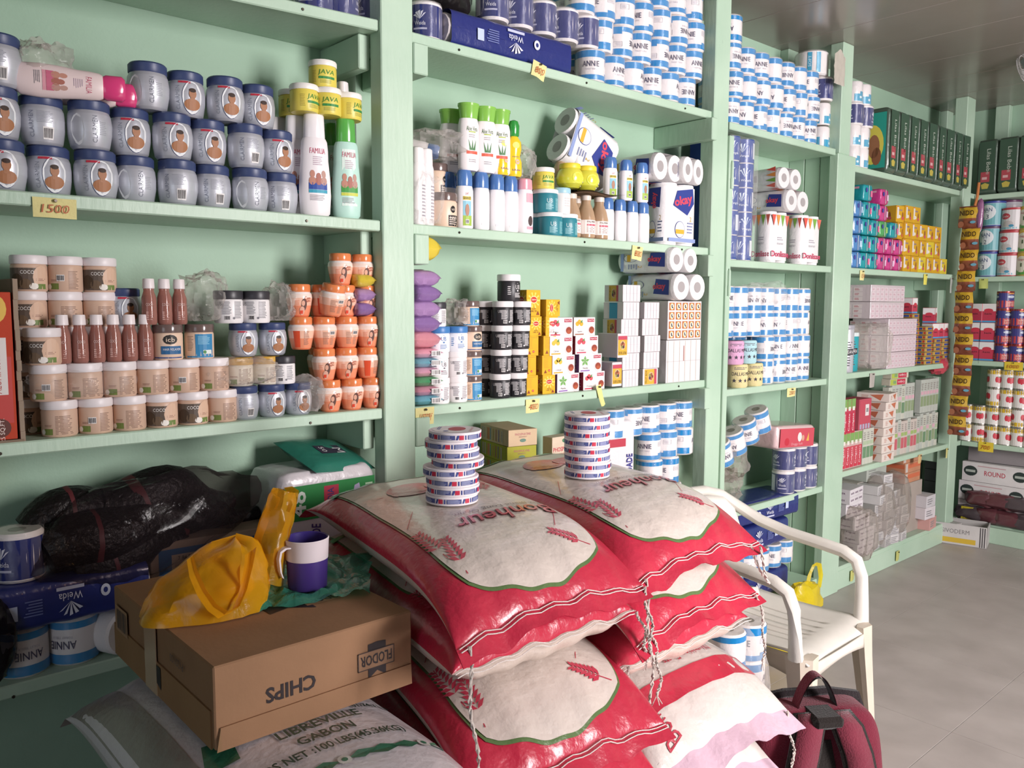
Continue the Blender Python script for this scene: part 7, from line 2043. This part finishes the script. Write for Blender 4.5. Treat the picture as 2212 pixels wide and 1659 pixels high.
for sg in (-1, 1):
    path = [(-.345, 0, .782), (-.34, sg * .09, .776), (-.318, sg * .165, .755), (-.275, sg * .215, .715), (-.19, sg * .238, .672), (-.08, sg * .248, .645), (.04, sg * .25, .632), (.12, sg * .25, .622), (.165, sg * .249, .6), (.185, sg * .247, .55), (.19, sg * .243, .47), (.192, sg * .238, .4)]
    b = MB(); b.tube(path, [.02, .021, .022, .022, .021, .021, .021, .021, .021, .02, .02, .022], WH, n=10, sx=1.15); part('armrest', b, 'plastic', ch)
    for fx, tx, bx_ in ((1, .195, .235), (-1, -.2, -.245)):
        b = MB(); y1, y2 = sg * .205, sg * .235
        ring_ = []
        for zz, cx_, cy_, w1, w2 in ((.405, tx, y1, .045, .045), (.3, tx + (bx_ - tx) * .25, y1 + (y2 - y1) * .25, .038, .038), (.0, bx_, y2, .024, .024)):
            ring_.append([(cx_ + fx * w1 * .3, cy_ + sg * w2 * .9, zz), (cx_ + fx * w1 * .95, cy_ + sg * w2 * .3, zz), (cx_ + fx * w1 * .8, cy_ - sg * w2 * .9, zz), (cx_ + fx * w1 * .3, cy_ - sg * w2 * .9, zz), (cx_ + fx * w1 * .1, cy_ - sg * w2 * .2, zz), (cx_ - fx * w1 * .8, cy_ + sg * w2 * .1, zz), (cx_ - fx * w1 * .85, cy_ + sg * w2 * .8, zz)])
        V_ = [p_ for r_ in ring_ for p_ in r_]; n = 7; rev = (fx * sg < 0)
        fs = [(j * n + i, j * n + (i + 1) % n, j * n + n + (i + 1) % n, j * n + n + i) for j in range(2) for i in range(n)]
        fs.append(tuple(range(14, 21))); fs.append(tuple(range(7))[::-1])
        b.add(V_, fs, 'd6c9b8', False); part('leg', b, 'plastic', ch)
    b = MB(); b.grid(10, 3, lambda u, v: (-.2 + .4 * u, sg * (.232 + .004 * sin(u * pi)), .41 - v * (.075 - .03 * sin(u * pi))), 'd2c4b0'); solid(part('side_rail', b, 'plastic', ch), .006)
b = MB(); b.grid(10, 3, lambda u, v: (.228 + .004 * sin(u * pi), -.2 + .4 * u, .385 - v * (.05 - .02 * sin(u * pi))), 'ddd4c8'); solid(part('front_rail', b, 'plastic', ch), .006)

# ------------------------------------------------------------------ backpack
bpc = Vector((-1.03, 1.93, 0))
bp = tag(empty('backpack', bpc, radians(-33), sc=(1.15, 1.12, 1.13)), 'maroon backpack with black trim standing on the floor by the rice', 'backpack')
MR = '6e2434'
def bf(u, v):
    a = 2 * pi * u; t = pi * (v - .5); d = (cos(t) * cos(a), cos(t) * sin(a), sin(t)); q = [math.copysign(abs(k) ** .36, k) for k in d]
    zz = .2 + q[2] * .2; tp = 1 - .12 * max(0, zz - .2) / .2
    return (q[0] * .085 * tp, q[1] * .165 * tp, zz)
b = MB(); b.grid(48, 30, bf, MR); part('body', b, 'cloth', bp)
b = MB(); blob(b, (-.1, 0, .15), (.055, .13, .14), MR, 3, amp=.04, pw=.45, nu=32, nv=18); part('front_pocket', b, 'cloth', bp)
b = MB()
for sg in (-1, 1):
    b.tube([(-.03, sg * .163, .05), (-.03, sg * .166, .2), (-.028, sg * .155, .33), (-.02, sg * .13, .388), (-.015, sg * .05, .404), (-.012, 0, .405)], .012, '241e20', n=6)
part('zip', b, 'cloth', bp)
b = MB(); b.grid(8, 12, lambda u, v: (.087 - .012 * max(0, v - .8) * 4, (u - .5) * .12 * (1 - .75 * v), .05 + .29 * v), '26211f'); part('mesh_panel', b, 'cloth', bp)
for sg in (-1, 1):
    path = [(.06, sg * .03, .396), (.09, sg * .045, .375), (.104, sg * .062, .32), (.11, sg * .085, .22), (.108, sg * .105, .1), (.1, sg * .115, .03)]
    b = MB(); b.ribbon(path, .075, (0, 1, 0), '26211f'); b.ribbon([(x + .006, y, z_) for x, y, z_ in path], .058, (0, 1, 0), '76303e'); solid(part('shoulder_strap', b, 'cloth', bp), .006)
b = MB(); path = [(.03 , -.05 + .1 * i / 14, .385 + .085 * sin(pi * i / 14) ** .75) for i in range(15)]
b.ribbon(path, .03, (1, 0, 0), '7a2c3c'); part('handle', solid and b, 'cloth', bp)
b = MB(); b.ribbon([(x + .001, y, z_ - .006) for x, y, z_ in path], .026, (1, 0, 0), '221d1e'); part('handle_lining', b, 'cloth', bp)
b = MB(); b.box(.03, .1, -.035, .035, .372, .4, '26211f', b=.008); part('handle_patch', b, 'cloth', bp)

# ------------------------------------------------------------------ odds and ends on the floor
q = on(1690, 1500, 2, 0)
b = MB(); blob(b, (0, 0, .13), (.16, .2, .13), 'ffffff', 161, amp=.22); o = part('plastic_bag', b, 'limefilm'); o.location = (-1.8, 2.86, .001); tag(o, 'yellow-green plastic bag of goods on the floor behind the chair', 'plastic bag')
b = MB(); blob(b, (0, 0, .1), (.12, .16, .1), '8a5a34', 162, amp=.1); o = part('goods_sack', b, 'woven'); o.location = (-1.8, 2.87, .006); tag(o, 'brown sack inside the yellow-green bag behind the chair', 'sack')
q = on(1735, 1265, 0, -1.9)
e = tag(empty('carrier_bag', (-1.88, q.y, .105)), 'bright yellow carrier bag with a looped handle against the navy packs', 'plastic bag')
b = MB(); blob(b, (0, -.03, .1), (.055, .13, .1), 'ffffff', 171, amp=.25); part('bag', b, 'limefilm', e)
b = MB(); b.ribbon([(0, .0, .17), (.01, .0, .23), (.015, .03, .275), (.015, .075, .26), (.012, .1, .2), (.005, .1, .14)], .03, (.4, .55, .4), 'ffffff'); part('handle', b, 'limefilm', e)
o = e; e.location.z = .0
b = MB(); blob(b, (0, 0, .17), (.09, .1, .17), 'ffffff', 181, amp=.14); o = part('plastic_bag', b, 'bagfilm'); o.location = (-1.3, 2.02, .42 + .0); 
e2 = rollpack(ANNIE, 2, (-1.3, 1.97, .0), 'bagged white toilet rolls wedged between the rice sacks and the chair', None, tiers=5, wrap=False)
bpy.data.objects.remove(o, do_unlink=True)
b = MB(); blob(b, (0, .05, .28), (.085, .13, .28), 'ffffff', 182, amp=.08); part('clear_bag', b, 'bagfilm', e2)
for i in range(2):
    b = MB(); blob(b, (0, 0, .08), (.09, .1, .08), '8a6a58', 190 + i, amp=.2); p = MB(); f = flat((.085, -.01, .09), *XP, off=.012); p.rect(-.05, .05, -.03, .045, f, 'b8983c'); p.text('30', 0, .01, .04, mp2(f), '2c2826', w=.05, bold=.02)
    T('food_bag', ('bag', b, 'shrink'), ('print', p, 'print')).put('bag with a yellow label reading 30 behind the backpack, %s' % ('on the floor', 'on top of the other')[i], 'food bag', (-1.17, 2.02 - .02 * i, .001 + i * .155), radians(-25))
